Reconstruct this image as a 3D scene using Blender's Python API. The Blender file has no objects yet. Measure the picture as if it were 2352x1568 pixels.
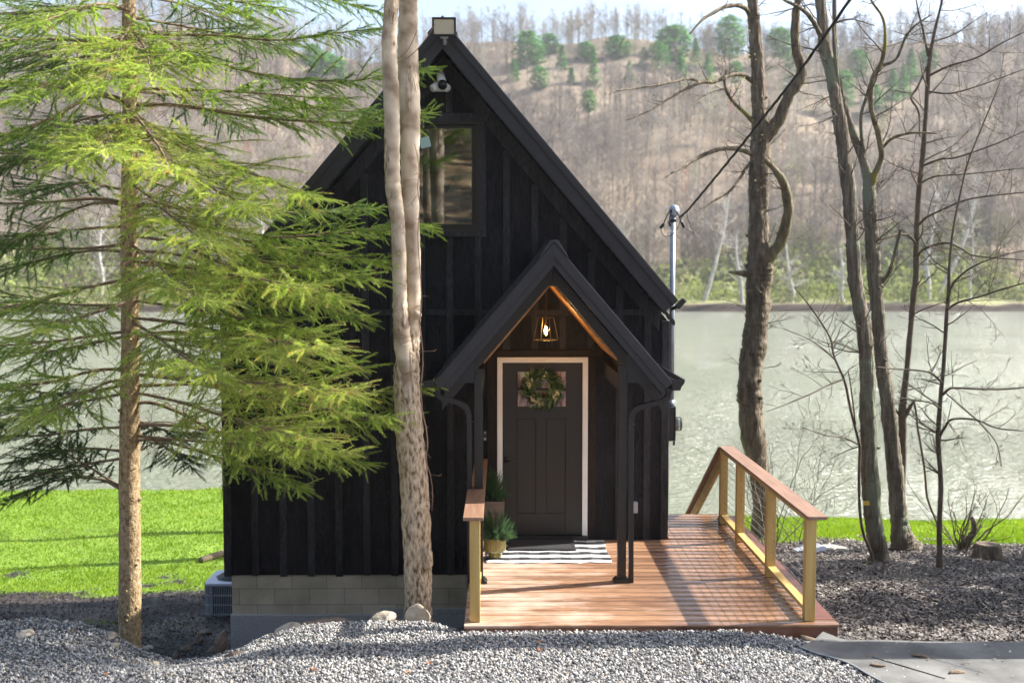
import bpy, math, random, bmesh
import numpy as np
from mathutils import Vector, Matrix, Euler, noise
R = math.radians
rng = random.Random(7)
nr = np.random.RandomState(11)
scene = bpy.context.scene
COL = scene.collection

# ------------------------------------------------------------------ camera
F = 2540.0; CW, CH = 2352.0, 1568.0
CAM = Vector((0, 0, 3.05))
EUL = Euler((R(90 - 3.585), 0, R(-0.587)), 'XYZ')
ROT = EUL.to_matrix()
def at(px, py, Y):
    d = ROT @ Vector((px - CW / 2, -(py - CH / 2), -F))
    return CAM + d * (Y / d.y)
cd = bpy.data.cameras.new('camera'); cam = bpy.data.objects.new('camera', cd); COL.objects.link(cam)
cam.location = CAM; cam.rotation_euler = EUL
cd.sensor_width = 36; cd.lens = 36 * F / CW; cd.clip_start = 0.1; cd.clip_end = 5000
cd.dof.use_dof = True; cd.dof.focus_distance = 11.6; cd.dof.aperture_fstop = 1.5
scene.camera = cam

# ------------------------------------------------------------------ tagging
def tag(o, label=None, cat=None, group=None, kind=None):
    if label: o['label'] = label
    if cat: o['category'] = cat
    if group: o['group'] = group
    if kind: o['kind'] = kind
    return o
def thing(name, loc, label, cat, group=None):
    o = bpy.data.objects.new(name, None); COL.objects.link(o); o.location = loc
    o.empty_display_size = 0.2
    return tag(o, label, cat, group)
def link(name, me, mat, parent=None, smooth=False):
    o = bpy.data.objects.new(name, me); COL.objects.link(o)
    if mat is not None and len(me.materials) == 0: me.materials.append(mat)
    if parent is not None:
        o.parent = parent
        q = parent; off = Vector((0, 0, 0))
        while q is not None:
            off += q.location; q = q.parent
        o.location = -off            # meshes are built in world coordinates
    if smooth: me.shade_smooth()
    return o
def rebase(o):
    """move origin of a mesh built in world coordinates to its base"""
    return o

# ------------------------------------------------------------------ mesh builder
class MB:
    def __init__(s): s.v = []; s.f = []
    def add(s, vs, fs):
        b = len(s.v); s.v.extend([tuple(p) for p in vs]); s.f.extend([tuple(b + i for i in f) for f in fs]); return s
    def box(s, x0, x1, y0, y1, z0, z1, M=None):
        vs = [Vector((x, y, z)) for x in (x0, x1) for y in (y0, y1) for z in (z0, z1)]
        if M is not None: vs = [M @ p for p in vs]
        return s.add(vs, [(0, 1, 3, 2), (4, 6, 7, 5), (0, 4, 5, 1), (2, 3, 7, 6), (0, 2, 6, 4), (1, 5, 7, 3)])
    def prism(s, pts, a, b, axis='Y'):
        """pts 2D polygon (x,z) extruded along Y a..b  (or (y,z) along X, or (x,y) along Z)"""
        n = len(pts)
        mk = {'Y': lambda p, t: (p[0], t, p[1]), 'X': lambda p, t: (t, p[0], p[1]), 'Z': lambda p, t: (p[0], p[1], t)}[axis]
        vs = [mk(p, a) for p in pts] + [mk(p, b) for p in pts]
        fs = [tuple(range(n)), tuple(range(2 * n - 1, n - 1, -1))]
        for i in range(n):
            j = (i + 1) % n; fs.append((i, i + n, j + n, j))
        return s.add(vs, fs)
    def bar(s, p, q, w, h, up=Vector((0, 0, 1))):
        p = Vector(p); q = Vector(q); d = (q - p).normalized()
        a = d.cross(up)
        if a.length < 1e-4: a = d.cross(Vector((1, 0, 0)))
        a.normalize(); b = a.cross(d).normalized()
        vs = [P + a * (sx * w / 2) + b * (sz * h / 2) for P in (p, q) for sx, sz in ((-1, -1), (1, -1), (1, 1), (-1, 1))]
        return s.add(vs, [(0, 1, 2, 3), (7, 6, 5, 4), (0, 4, 5, 1), (1, 5, 6, 2), (2, 6, 7, 3), (3, 7, 4, 0)])
    def tube(s, pts, rad, n=8, cap=True, twist=0.0, sq=None, rough=0.0, rf=9.0):
        pts = [Vector(p) for p in pts]; m = len(pts)
        if not hasattr(rad, '__len__'): rad = [rad] * m
        t0 = (pts[1] - pts[0]).normalized()
        a = t0.cross(Vector((0, 0, 1)))
        if a.length < 0.05: a = t0.cross(Vector((0, 1, 0)))
        a.normalize(); b0 = len(s.v); prev = t0
        for i in range(m):
            t = (pts[min(i + 1, m - 1)] - pts[max(i - 1, 0)])
            t = t.normalized() if t.length > 1e-9 else prev
            a = (a - t * a.dot(t)); a = a.normalized() if a.length > 1e-6 else t.orthogonal().normalized()
            b = t.cross(a); prev = t
            for k in range(n):
                th = 2 * math.pi * (k + (0.5 if sq else 0)) / n + twist
                ca, sa = math.cos(th), math.sin(th)
                if sq: ca *= sq[0]; sa *= sq[1]
                rr_ = rad[i]
                if rough:
                    q = pts[i] + (a * ca + b * sa) * rad[i]; rr_ *= 1 + rough * (noise.noise(Vector((q.x * rf, q.y * rf, q.z * rf * .35))) + .6 * noise.noise(Vector((q.x * rf * 3, q.y * rf * 3, q.z * rf * 1.6))))
                s.v.append(tuple(pts[i] + (a * ca + b * sa) * rr_))
        for i in range(m - 1):
            for k in range(n):
                k2 = (k + 1) % n
                s.f.append((b0 + i * n + k, b0 + i * n + k2, b0 + (i + 1) * n + k2, b0 + (i + 1) * n + k))
        if cap:
            s.f.append(tuple(b0 + k for k in range(n - 1, -1, -1)))
            s.f.append(tuple(b0 + (m - 1) * n + k for k in range(n)))
        return s
    def lathe(s, prof, c, n=24, closed=True):
        b0 = len(s.v)
        for r, z in prof:
            for k in range(n):
                th = 2 * math.pi * k / n
                s.v.append((c[0] + r * math.cos(th), c[1] + r * math.sin(th), c[2] + z))
        m = len(prof)
        for i in range(m - 1):
            for k in range(n):
                k2 = (k + 1) % n
                s.f.append((b0 + i * n + k, b0 + i * n + k2, b0 + (i + 1) * n + k2, b0 + (i + 1) * n + k))
        if closed:
            s.f.append(tuple(b0 + k for k in range(n - 1, -1, -1)))
            s.f.append(tuple(b0 + (m - 1) * n + k for k in range(n)))
        return s
    def build(s, name, mat, parent=None, smooth=False, bevel=0):
        me = bpy.data.meshes.new(name); me.from_pydata(s.v, [], s.f); me.validate(); me.update()
        import bmesh
        bm = bmesh.new(); bm.from_mesh(me); bmesh.ops.recalc_face_normals(bm, faces=bm.faces); bm.to_mesh(me); bm.free()
        o = link(name, me, mat, parent, smooth)
        if bevel:
            m = o.modifiers.new('bevel', 'BEVEL'); m.width = bevel; m.segments = 2; m.limit_method = 'ANGLE'; m.angle_limit = R(40)
        return o

def np_mesh(name, V, Fc, mat, rnd=None, parent=None, smooth=False, tint=None):
    me = bpy.data.meshes.new(name)
    V = np.asarray(V, dtype=np.float32); Fc = np.asarray(Fc, dtype=np.int32); k = Fc.shape[1]
    me.vertices.add(len(V)); me.vertices.foreach_set('co', V.ravel())
    me.loops.add(Fc.size); me.loops.foreach_set('vertex_index', Fc.ravel())
    me.polygons.add(len(Fc)); me.polygons.foreach_set('loop_start', np.arange(0, Fc.size, k, dtype=np.int32))
    me.update(calc_edges=True)
    if rnd is not None:
        a = me.attributes.new('rnd', 'FLOAT', 'POINT'); a.data.foreach_set('value', np.asarray(rnd, dtype=np.float32))
    if tint is not None:
        a = me.attributes.new('tint', 'FLOAT', 'POINT'); a.data.foreach_set('value', np.asarray(tint, dtype=np.float32))
    return link(name, me, mat, parent, smooth)

def instance(variants, which, P, Rm, S, rnd):
    """variants: list of (V,F[,tint]); Rm (N,3,3); S (N,) or (N,3)"""
    VV = []; FF = []; RR = []; base = 0
    for vi, (bv, bf) in enumerate(variants):
        idx = np.nonzero(which == vi)[0]
        if len(idx) == 0: continue
        n = len(bv); s = S[idx]
        if s.ndim == 1: s = s[:, None]
        loc = bv[None, :, :] * s[:, None, :]
        w = np.einsum('nij,nkj->nki', Rm[idx], loc) + P[idx][:, None, :]
        VV.append(w.reshape(-1, 3))
        FF.append((bf[None] + (np.arange(len(idx)) * n)[:, None, None] + base).reshape(-1, bf.shape[1]))
        RR.append(np.repeat(rnd[idx], n)); base += n * len(idx)
    return np.concatenate(VV), np.concatenate(FF), np.concatenate(RR)
def rot_z(a):
    c, s = np.cos(a), np.sin(a); M = np.zeros((len(a), 3, 3)); M[:, 0, 0] = c; M[:, 0, 1] = -s; M[:, 1, 0] = s; M[:, 1, 1] = c; M[:, 2, 2] = 1; return M
def rot_rand(n, rs=nr):
    q = rs.normal(size=(n, 4)); q /= np.linalg.norm(q, axis=1)[:, None]; w, x, y, z = q.T
    return np.stack([1-2*(y*y+z*z), 2*(x*y-z*w), 2*(x*z+y*w), 2*(x*y+z*w), 1-2*(x*x+z*z), 2*(y*z-x*w), 2*(x*z-y*w), 2*(y*z+x*w), 1-2*(x*x+y*y)], 1).reshape(n, 3, 3)
def rot_tilt(n, tilt, rs=nr):
    """z-rotation then small random tilt"""
    a = rs.uniform(0, 2*np.pi, n); Mz = rot_z(a)
    ax = rs.uniform(0, 2*np.pi, n); t = rs.normal(0, tilt, n)
    u = np.stack([np.cos(ax), np.sin(ax), 0*ax], 1); K = np.zeros((n, 3, 3))
    K[:, 0, 2] = u[:, 1]; K[:, 1, 2] = -u[:, 0]; K[:, 2, 0] = -u[:, 1]; K[:, 2, 1] = u[:, 0]
    I = np.eye(3)[None]; T = I + np.sin(t)[:, None, None]*K + (1-np.cos(t))[:, None, None]*np.einsum('nij,njk->nik', K, K)
    return np.einsum('nij,njk->nik', T, Mz)
def frames(D, roll=None):
    """rotation matrices whose +X is D (N,3)"""
    D = D / np.linalg.norm(D, axis=1)[:, None]
    up = np.tile([0., 0., 1.], (len(D), 1)); bad = np.abs(D[:, 2]) > 0.97; up[bad] = [1, 0, 0]
    B = np.cross(up, D); B /= np.linalg.norm(B, axis=1)[:, None]; C = np.cross(D, B)
    if roll is not None:
        c, s = np.cos(roll)[:, None], np.sin(roll)[:, None]; B, C = B*c + C*s, C*c - B*s
    return np.stack([D, B, C], 2)

# ------------------------------------------------------------------ materials
def nodes(name):
    m = bpy.data.materials.new(name); m.use_nodes = True; nt = m.node_tree
    return m, nt, nt.nodes['Principled BSDF'], nt.nodes.new, nt.links.new
def ramp(N, cols):
    r = N('ShaderNodeValToRGB'); e = r.color_ramp.elements
    while len(e) < len(cols): e.new(0.5)
    for i, (p, c) in enumerate(cols): e[i].position = p; e[i].color = (*c, 1)
    return r
def M(name, c1, c2=None, scale=8, rough=0.6, bump=0.0, metal=0.0, stretch=(1, 1, 1), detail=5, dist=0.01, spec=0.5, r2=None, lo=0.35, hi=0.65, coat=0, fine=None):
    m, nt, P, N, L = nodes(name)
    c2 = c2 or tuple(x * 0.8 for x in c1)
    tc = N('ShaderNodeTexCoord'); mp = N('ShaderNodeMapping'); mp.inputs['Scale'].default_value = stretch
    L(tc.outputs['Object'], mp.inputs['Vector'])
    n = N('ShaderNodeTexNoise'); n.inputs['Scale'].default_value = scale; n.inputs['Detail'].default_value = detail; n.inputs['Roughness'].default_value = 0.65
    L(mp.outputs[0], n.inputs['Vector'])
    r = ramp(N, [(lo, c1), (hi, c2)]); L(n.outputs['Fac'], r.inputs[0]); L(r.outputs[0], P.inputs['Base Color'])
    P.inputs['Roughness'].default_value = rough; P.inputs['Metallic'].default_value = metal
    P.inputs['Specular IOR Level'].default_value = spec
    if coat: P.inputs['Coat Weight'].default_value = coat
    if r2 is not None:
        mr = N('ShaderNodeMapRange'); mr.inputs['From Min'].default_value = lo; mr.inputs['From Max'].default_value = hi
        mr.inputs['To Min'].default_value = rough; mr.inputs['To Max'].default_value = r2
        L(n.outputs['Fac'], mr.inputs['Value']); L(mr.outputs[0], P.inputs['Roughness'])
    if bump:
        b = N('ShaderNodeBump'); b.inputs['Strength'].default_value = bump; b.inputs['Distance'].default_value = dist
        h = n.outputs['Fac']
        if fine:
            n2 = N('ShaderNodeTexNoise'); n2.inputs['Scale'].default_value = fine; n2.inputs['Detail'].default_value = 4
            L(mp.outputs[0], n2.inputs['Vector']); h = n2.outputs['Fac']
        L(h, b.inputs['Height']); L(b.outputs[0], P.inputs['Normal'])
    return m
def M_attr(name, cols, rough=0.8, trans=0.0, spec=0.3, tcol=None):
    """per-instance random colour from the rnd attribute"""
    m, nt, P, N, L = nodes(name)
    a = N('ShaderNodeAttribute'); a.attribute_name = 'rnd'
    r = ramp(N, cols); L(a.outputs['Fac'], r.inputs[0]); L(r.outputs[0], P.inputs['Base Color'])
    P.inputs['Roughness'].default_value = rough; P.inputs['Specular IOR Level'].default_value = spec
    if trans:
        t = N('ShaderNodeBsdfTranslucent'); mx = N('ShaderNodeMixShader'); mx.inputs[0].default_value = trans
        if tcol:
            mc = N('ShaderNodeMix'); mc.data_type = 'RGBA'; mc.blend_type = 'MULTIPLY'; mc.inputs[0].default_value = 1
            L(r.outputs[0], mc.inputs[6]); mc.inputs[7].default_value = (*tcol, 1); L(mc.outputs[2], t.inputs['Color'])
        else: L(r.outputs[0], t.inputs['Color'])
        L(P.outputs[0], mx.inputs[1]); L(t.outputs[0], mx.inputs[2]); L(mx.outputs[0], nt.nodes['Material Output'].inputs[0])
    return m
def M_siding(name, c1, c2, knots=True, rough=0.6, spec=.3):
    """vertical sawn boards: long grain, board-to-board tone, knots"""
    m, nt, P, N, L = nodes(name)
    tc = N('ShaderNodeTexCoord'); mp = N('ShaderNodeMapping'); mp.inputs['Scale'].default_value = (1, 1, 0.09); L(tc.outputs['Object'], mp.inputs[0])
    # knots distort grain
    n0 = N('ShaderNodeTexNoise'); n0.inputs['Scale'].default_value = 2.2; L(tc.outputs['Object'], n0.inputs['Vector'])
    ad = N('ShaderNodeVectorMath'); ad.operation = 'MULTIPLY_ADD'; ad.inputs[1].default_value = (0.22, 0.22, 0.22)
    L(n0.outputs['Color'], ad.inputs[0]); L(mp.outputs[0], ad.inputs[2])
    n = N('ShaderNodeTexNoise'); n.inputs['Scale'].default_value = 42; n.inputs['Detail'].default_value = 6; n.inputs['Roughness'].default_value = 0.6; L(ad.outputs[0], n.inputs['Vector'])
    n2 = N('ShaderNodeTexNoise'); n2.inputs['Scale'].default_value = 3.0; n2.inputs['Detail'].default_value = 3
    mp2 = N('ShaderNodeMapping'); mp2.inputs['Scale'].default_value = (1, 1, 0.25); L(tc.outputs['Object'], mp2.inputs[0]); L(mp2.outputs[0], n2.inputs['Vector'])
    mul = N('ShaderNodeMath'); mul.operation = 'MULTIPLY'; L(n.outputs['Fac'], mul.inputs[0]); L(n2.outputs['Fac'], mul.inputs[1])
    r = ramp(N, [(0.15, c1), (0.38, c2)]); L(mul.outputs[0], r.inputs[0])
    # sparse pale nail heads
    vo = N('ShaderNodeTexVoronoi'); vo.inputs['Scale'].default_value = 3.3; L(tc.outputs['Object'], vo.inputs['Vector'])
    lt = N('ShaderNodeMath'); lt.operation = 'LESS_THAN'; lt.inputs[1].default_value = 0.014; L(vo.outputs['Distance'], lt.inputs[0])
    mc = N('ShaderNodeMix'); mc.data_type = 'RGBA'; L(lt.outputs[0], mc.inputs[0]); L(r.outputs[0], mc.inputs[6]); mc.inputs[7].default_value = (0.12, 0.12, 0.12, 1)
    L(mc.outputs[2], P.inputs['Base Color'])
    mr = N('ShaderNodeMapRange'); mr.inputs['To Min'].default_value = rough - 0.12; mr.inputs['To Max'].default_value = rough + 0.2
    L(n2.outputs['Fac'], mr.inputs['Value']); L(mr.outputs[0], P.inputs['Roughness'])
    P.inputs['Specular IOR Level'].default_value = spec
    b = N('ShaderNodeBump'); b.inputs['Strength'].default_value = 0.7; b.inputs['Distance'].default_value = 0.006
    L(n.outputs['Fac'], b.inputs['Height']); L(b.outputs[0], P.inputs['Normal'])
    return m

m_siding = M_siding('charred_siding', (0.0010, 0.0010, 0.0014), (0.024, 0.0225, 0.027), spec=.22)
m_batten = M_siding('charred_batten', (0.005, 0.005, 0.006), (0.046, 0.044, 0.050), spec=.35)
m_siding_in = M_siding('porch_siding', (0.006, 0.0035, 0.0025), (0.030, 0.018, 0.012))
m_metal = M('black_roof_metal', (0.0175, 0.018, 0.0235), (0.025, 0.0255, 0.031), scale=2.5, rough=0.45, bump=0.08, dist=0.004, spec=0.5)
m_metal2 = M('black_gutter_metal', (0.010, 0.009, 0.010), (0.014, 0.013, 0.013), scale=5, rough=0.3, spec=0.5)
m_post = M('dark_bronze_post', (0.013, 0.0105, 0.009), (0.019, 0.015, 0.0125), scale=3, rough=0.4)
m_door = M('charcoal_door_paint', (0.015, 0.0125, 0.011), (0.021, 0.017, 0.015), scale=3, rough=0.42, stretch=(1, 1, .2))
m_trim = M('cream_door_trim', (0.84, 0.83, 0.80), (0.90, 0.89, 0.86), scale=6, rough=0.5)
m_frame = M('bronze_window_frame', (0.009, 0.0075, 0.0065), (0.014, 0.011, 0.0095), scale=5, rough=0.4)
m_black = M('matte_black', (0.012, 0.012, 0.013), (0.018, 0.018, 0.018), rough=0.35)
m_white = M('white_plastic', (0.75, 0.75, 0.76), (0.8, 0.8, 0.8), rough=0.35)
m_grey = M('grey_metal', (0.32, 0.34, 0.36), (0.42, 0.44, 0.46), scale=12, rough=0.45, metal=0.3)
m_galv = M('galvanised_pipe', (0.33, 0.38, 0.45), (0.44, 0.49, 0.55), scale=10, rough=0.4, metal=0.5)
m_pine = M('treated_pine', (0.42, 0.27, 0.075), (0.58, 0.40, 0.14), scale=16, rough=0.6, bump=0.25, stretch=(1, 1, .07), dist=0.003)
m_pine_l = M('treated_pine_rail', (0.42, 0.27, 0.075), (0.58, 0.40, 0.14), scale=16, rough=0.6, bump=0.25, stretch=(1, .07, 1), dist=0.003)
m_cap = M('composite_cap', (0.20, 0.115, 0.075), (0.34, 0.20, 0.13), scale=26, rough=0.42, bump=0.35, stretch=(1, .06, .3), dist=0.002)
m_capL = m_cap
m_wire = M('steel_cable', (0.45, 0.45, 0.45), (0.55, 0.55, 0.55), rough=0.25, metal=0.8)
m_ceil = M('varnished_ceiling', (0.30, 0.12, 0.028), (0.55, 0.27, 0.075), scale=9, rough=0.4, stretch=(2, .25, 2), bump=0.3, dist=0.004)
m_conc = M('poured_concrete', (0.26, 0.26, 0.26), (0.44, 0.44, 0.45), scale=60, rough=0.9, bump=0.5, dist=0.006)
m_rock = M('sandstone_rock', (0.30, 0.24, 0.17), (0.52, 0.45, 0.36), scale=7, rough=0.9, bump=0.8, dist=0.02)
m_rockd = M('brown_rock', (0.13, 0.09, 0.065), (0.30, 0.22, 0.16), scale=9, rough=0.85, bump=0.8, dist=0.02)
m_log = M('log_bark', (0.10, 0.075, 0.05), (0.24, 0.18, 0.12), scale=18, rough=0.9, bump=0.8, dist=0.01)
m_pot = M('olive_glaze', (0.16, 0.13, 0.035), (0.26, 0.21, 0.06), scale=5, rough=0.16, coat=0.5)
m_planter = M('taupe_planter', (0.16, 0.115, 0.09), (0.24, 0.17, 0.13), scale=8, rough=0.5, stretch=(.2, .2, 3))
m_soil = M('potting_soil', (0.02, 0.014, 0.01), (0.05, 0.035, 0.025), scale=40, rough=0.95, bump=0.8)
m_tarp = M('grey_roofing_felt', (0.06, 0.06, 0.058), (0.20, 0.195, 0.18), scale=1.5, rough=0.7, bump=0.3, fine=160, dist=0.003, detail=8)
m_mulch = M('doormat_rubber', (0.010, 0.010, 0.012), (0.03, 0.03, 0.034), scale=70, rough=0.9, bump=0.9, dist=0.006)

def bark(name, cols, scale=14, zs=0.18, bump=0.9, dist=0.02, moss=None):
    m, nt, P, N, L = nodes(name)
    tc = N('ShaderNodeTexCoord'); mp = N('ShaderNodeMapping'); mp.inputs['Scale'].default_value = (1, 1, zs); L(tc.outputs['Object'], mp.inputs[0])
    n = N('ShaderNodeTexNoise'); n.inputs['Scale'].default_value = scale; n.inputs['Detail'].default_value = 7; n.inputs['Roughness'].default_value = 0.7; L(mp.outputs[0], n.inputs['Vector'])
    v = N('ShaderNodeTexVoronoi'); v.feature = 'DISTANCE_TO_EDGE'; v.inputs['Scale'].default_value = scale * 1.1; L(mp.outputs[0], v.inputs['Vector'])
    n2 = N('ShaderNodeTexNoise'); n2.inputs['Scale'].default_value = 1.7; n2.inputs['Detail'].default_value = 4; L(tc.outputs['Object'], n2.inputs['Vector'])
    r = ramp(N, cols); L(n.outputs['Fac'], r.inputs[0])
    col = r.outputs[0]
    if moss:
        rr = ramp(N, [(0.54, (0, 0, 0)), (0.64, (1, 1, 1))]); L(n2.outputs['Fac'], rr.inputs[0])
        mc = N('ShaderNodeMix'); mc.data_type = 'RGBA'; L(rr.outputs[0], mc.inputs[0]); L(col, mc.inputs[6]); mc.inputs[7].default_value = (*moss, 1); col = mc.outputs[2]
    L(col, P.inputs['Base Color']); P.inputs['Roughness'].default_value = 0.9; P.inputs['Specular IOR Level'].default_value = 0.2
    mi = N('ShaderNodeMath'); mi.operation = 'MINIMUM'; mi.inputs[1].default_value = 0.18; L(v.outputs['Distance'], mi.inputs[0])
    ad = N('ShaderNodeMath'); ad.operation = 'MULTIPLY_ADD'; ad.inputs[1].default_value = 1.6; L(mi.outputs[0], ad.inputs[0]); L(n.outputs['Fac'], ad.inputs[2])
    b = N('ShaderNodeBump'); b.inputs['Strength'].default_value = bump; b.inputs['Distance'].default_value = dist
    L(ad.outputs[0], b.inputs['Height']); L(b.outputs[0], P.inputs['Normal'])
    return m
b_grey = bark('rough_grey_bark', [(0.3, (0.06, 0.045, 0.032)), (0.52, (0.19, 0.15, 0.11)), (0.72, (0.38, 0.33, 0.25))], 13, .22, 1, .04)
b_ash = bark('lichened_bark', [(0.3, (0.06, 0.05, 0.038)), (0.5, (0.17, 0.145, 0.11)), (0.7, (0.34, 0.31, 0.24))], 16, .12, 1, .03, moss=(0.22, 0.24, 0.17))
b_twig = bark('twig_bark', [(0.3, (0.07, 0.055, 0.042)), (0.7, (0.19, 0.155, 0.12))], 10, .5, .3, .01)
b_moss = bark('mossy_bark', [(0.3, (0.07, 0.055, 0.035)), (0.5, (0.18, 0.15, 0.09)), (0.75, (0.33, 0.29, 0.20))], 10, .5, .8, .02, moss=(0.26, 0.24, 0.05))
b_spruce = bark('spruce_bark', [(0.34, (0.14, 0.095, 0.05)), (0.5, (0.38, 0.27, 0.15)), (0.68, (0.60, 0.46, 0.28))], 26, .7, .8, .012)
b_sbranch = bark('spruce_branch_bark', [(0.3, (0.12, 0.08, 0.05)), (0.7, (0.32, 0.24, 0.15))], 20, 1, .5, .006)

def birch_mat():
    m, nt, P, N, L = nodes('smooth_pale_bark')
    tc = N('ShaderNodeTexCoord'); sx = N('ShaderNodeSeparateXYZ'); L(tc.outputs['Object'], sx.inputs[0])
    mp = N('ShaderNodeMapping'); mp.inputs['Scale'].default_value = (1, 1, .3); L(tc.outputs['Object'], mp.inputs[0])
    n = N('ShaderNodeTexNoise'); n.inputs['Scale'].default_value = 5; n.inputs['Detail'].default_value = 6; L(tc.outputs['Object'], n.inputs['Vector'])
    smooth = ramp(N, [(0.35, (0.25, 0.18, 0.12)), (0.48, (0.46, 0.365, 0.265)), (0.68, (0.66, 0.56, 0.43))]); L(n.outputs['Fac'], smooth.inputs[0])
    g = N('ShaderNodeTexNoise'); g.inputs['Scale'].default_value = 34; g.inputs['Detail'].default_value = 6
    mg = N('ShaderNodeMapping'); mg.inputs['Scale'].default_value = (1, 1, .38); L(tc.outputs['Object'], mg.inputs[0]); L(mg.outputs[0], g.inputs['Vector'])
    rough = ramp(N, [(0.36, (0.14, 0.09, 0.05)), (0.45, (0.40, 0.295, 0.195)), (0.66, (0.68, 0.55, 0.40))]); L(g.outputs['Fac'], rough.inputs[0])
    # rough flaking bark low on the trunk, smooth above
    mr = N('ShaderNodeMapRange'); mr.inputs['From Min'].default_value = 3.0; mr.inputs['From Max'].default_value = 1.4; L(sx.outputs[2], mr.inputs['Value'])
    ad = N('ShaderNodeMath'); ad.operation = 'ADD'; L(mr.outputs[0], ad.inputs[0])
    nn = N('ShaderNodeTexNoise'); nn.inputs['Scale'].default_value = 3.2; nn.inputs['Detail'].default_value = 5; L(mp.outputs[0], nn.inputs['Vector'])
    m2 = N('ShaderNodeMapRange'); m2.inputs['From Min'].default_value = 0.3; m2.inputs['From Max'].default_value = 0.7; m2.inputs['To Min'].default_value = -.75; m2.inputs['To Max'].default_value = .75
    L(nn.outputs['Fac'], m2.inputs['Value']); L(m2.outputs[0], ad.inputs[1]); ad.use_clamp = True
    rr = ramp(N, [(0.42, (0, 0, 0)), (0.55, (1, 1, 1))]); L(ad.outputs[0], rr.inputs[0])
    mc = N('ShaderNodeMix'); mc.data_type = 'RGBA'; L(rr.outputs[0], mc.inputs[0]); L(smooth.outputs[0], mc.inputs[6]); L(rough.outputs[0], mc.inputs[7])
    # dark scars
    v = N('ShaderNodeTexVoronoi'); v.inputs['Scale'].default_value = 2.6
    ms = N('ShaderNodeMapping'); ms.inputs['Scale'].default_value = (1.6, 1.6, .8); L(tc.outputs['Object'], ms.inputs[0]); L(ms.outputs[0], v.inputs['Vector'])
    sc = ramp(N, [(0.06, (1, 1, 1)), (0.10, (0, 0, 0))]); L(v.outputs['Distance'], sc.inputs[0])
    m3 = N('ShaderNodeMix'); m3.data_type = 'RGBA'; L(sc.outputs[0], m3.inputs[0]); L(mc.outputs[2], m3.inputs[6]); m3.inputs[7].default_value = (0.09, 0.06, 0.04, 1)
    L(m3.outputs[2], P.inputs['Base Color']); P.inputs['Roughness'].default_value = 0.75
    mu = N('ShaderNodeMath'); mu.operation = 'MULTIPLY'; L(g.outputs['Fac'], mu.inputs[0]); L(rr.outputs[0], mu.inputs[1])
    b = N('ShaderNodeBump'); b.inputs['Strength'].default_value = 1; b.inputs['Distance'].default_value = 0.035; L(mu.outputs[0], b.inputs['Height']); L(b.outputs[0], P.inputs['Normal'])
    return m
b_birch = birch_mat()

def deck_mat():
    m, nt, P, N, L = nodes('brown_composite_decking')
    tc = N('ShaderNodeTexCoord'); mp = N('ShaderNodeMapping'); mp.inputs['Scale'].default_value = (.12, 1, 1); L(tc.outputs['Object'], mp.inputs[0])
    n = N('ShaderNodeTexNoise'); n.inputs['Scale'].default_value = 34; n.inputs['Detail'].default_value = 6; L(mp.outputs[0], n.inputs['Vector'])
    a = N('ShaderNodeAttribute'); a.attribute_name = 'rnd'
    mx = N('ShaderNodeMath'); mx.operation = 'MULTIPLY_ADD'; mx.inputs[1].default_value = 0.45; L(a.outputs['Fac'], mx.inputs[0]); L(n.outputs['Fac'], mx.inputs[2])
    r = ramp(N, [(0.42, (0.140, 0.070, 0.038)), (0.95, (0.36, 0.20, 0.112))]); L(mx.outputs[0], r.inputs[0])
    # dusty, worn patches plus sun glare painted into the colour, stronger to the left
    mp2 = N('ShaderNodeMapping'); mp2.inputs['Scale'].default_value = (.45, 1.3, 1); L(tc.outputs['Object'], mp2.inputs[0])
    d = N('ShaderNodeTexNoise'); d.inputs['Scale'].default_value = 2.6; d.inputs['Detail'].default_value = 8; d.inputs['Roughness'].default_value = .7; L(mp2.outputs[0], d.inputs['Vector'])
    sx = N('ShaderNodeSeparateXYZ'); L(tc.outputs['Object'], sx.inputs[0])
    px = N('ShaderNodeMapRange'); px.inputs['From Min'].default_value = 1.9; px.inputs['From Max'].default_value = 0.2; px.inputs['To Min'].default_value = -.18; px.inputs['To Max'].default_value = .09; L(sx.outputs[0], px.inputs['Value'])
    s = N('ShaderNodeMath'); s.operation = 'ADD'; L(d.outputs['Fac'], s.inputs[0]); L(px.outputs[0], s.inputs[1])
    dr = ramp(N, [(0.47, (0, 0, 0)), (0.70, (.75, .75, .75))]); L(s.outputs[0], dr.inputs[0])
    mc = N('ShaderNodeMix'); mc.data_type = 'RGBA'; L(dr.outputs[0], mc.inputs[0]); L(r.outputs[0], mc.inputs[6]); mc.inputs[7].default_value = (0.60, 0.46, 0.37, 1)
    L(mc.outputs[2], P.inputs['Base Color'])
    # rubbed smooth / damp towards the side walkway
    rx = N('ShaderNodeMapRange'); rx.inputs['From Min'].default_value = 1.2; rx.inputs['From Max'].default_value = 2.0; rx.inputs['To Min'].default_value = .5; rx.inputs['To Max'].default_value = .27; L(sx.outputs[0], rx.inputs['Value'])
    ra = N('ShaderNodeMath'); ra.operation = 'MULTIPLY_ADD'; ra.inputs[1].default_value = .25; L(dr.outputs[0], ra.inputs[0]); L(rx.outputs[0], ra.inputs[2])
    L(ra.outputs[0], P.inputs['Roughness']); P.inputs['Specular IOR Level'].default_value = .5
    cw = N('ShaderNodeMapRange'); cw.inputs['From Min'].default_value = 1.0; cw.inputs['From Max'].default_value = 2.0; cw.inputs['To Max'].default_value = 1.0; L(sx.outputs[0], cw.inputs['Value']); L(cw.outputs[0], P.inputs['Coat Weight']); P.inputs['Coat Roughness'].default_value = .12
    b = N('ShaderNodeBump'); b.inputs['Strength'].default_value = .3; b.inputs['Distance'].default_value = .003; L(n.outputs['Fac'], b.inputs['Height']); L(b.outputs[0], P.inputs['Normal'])
    return m
m_deck = deck_mat()
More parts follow.
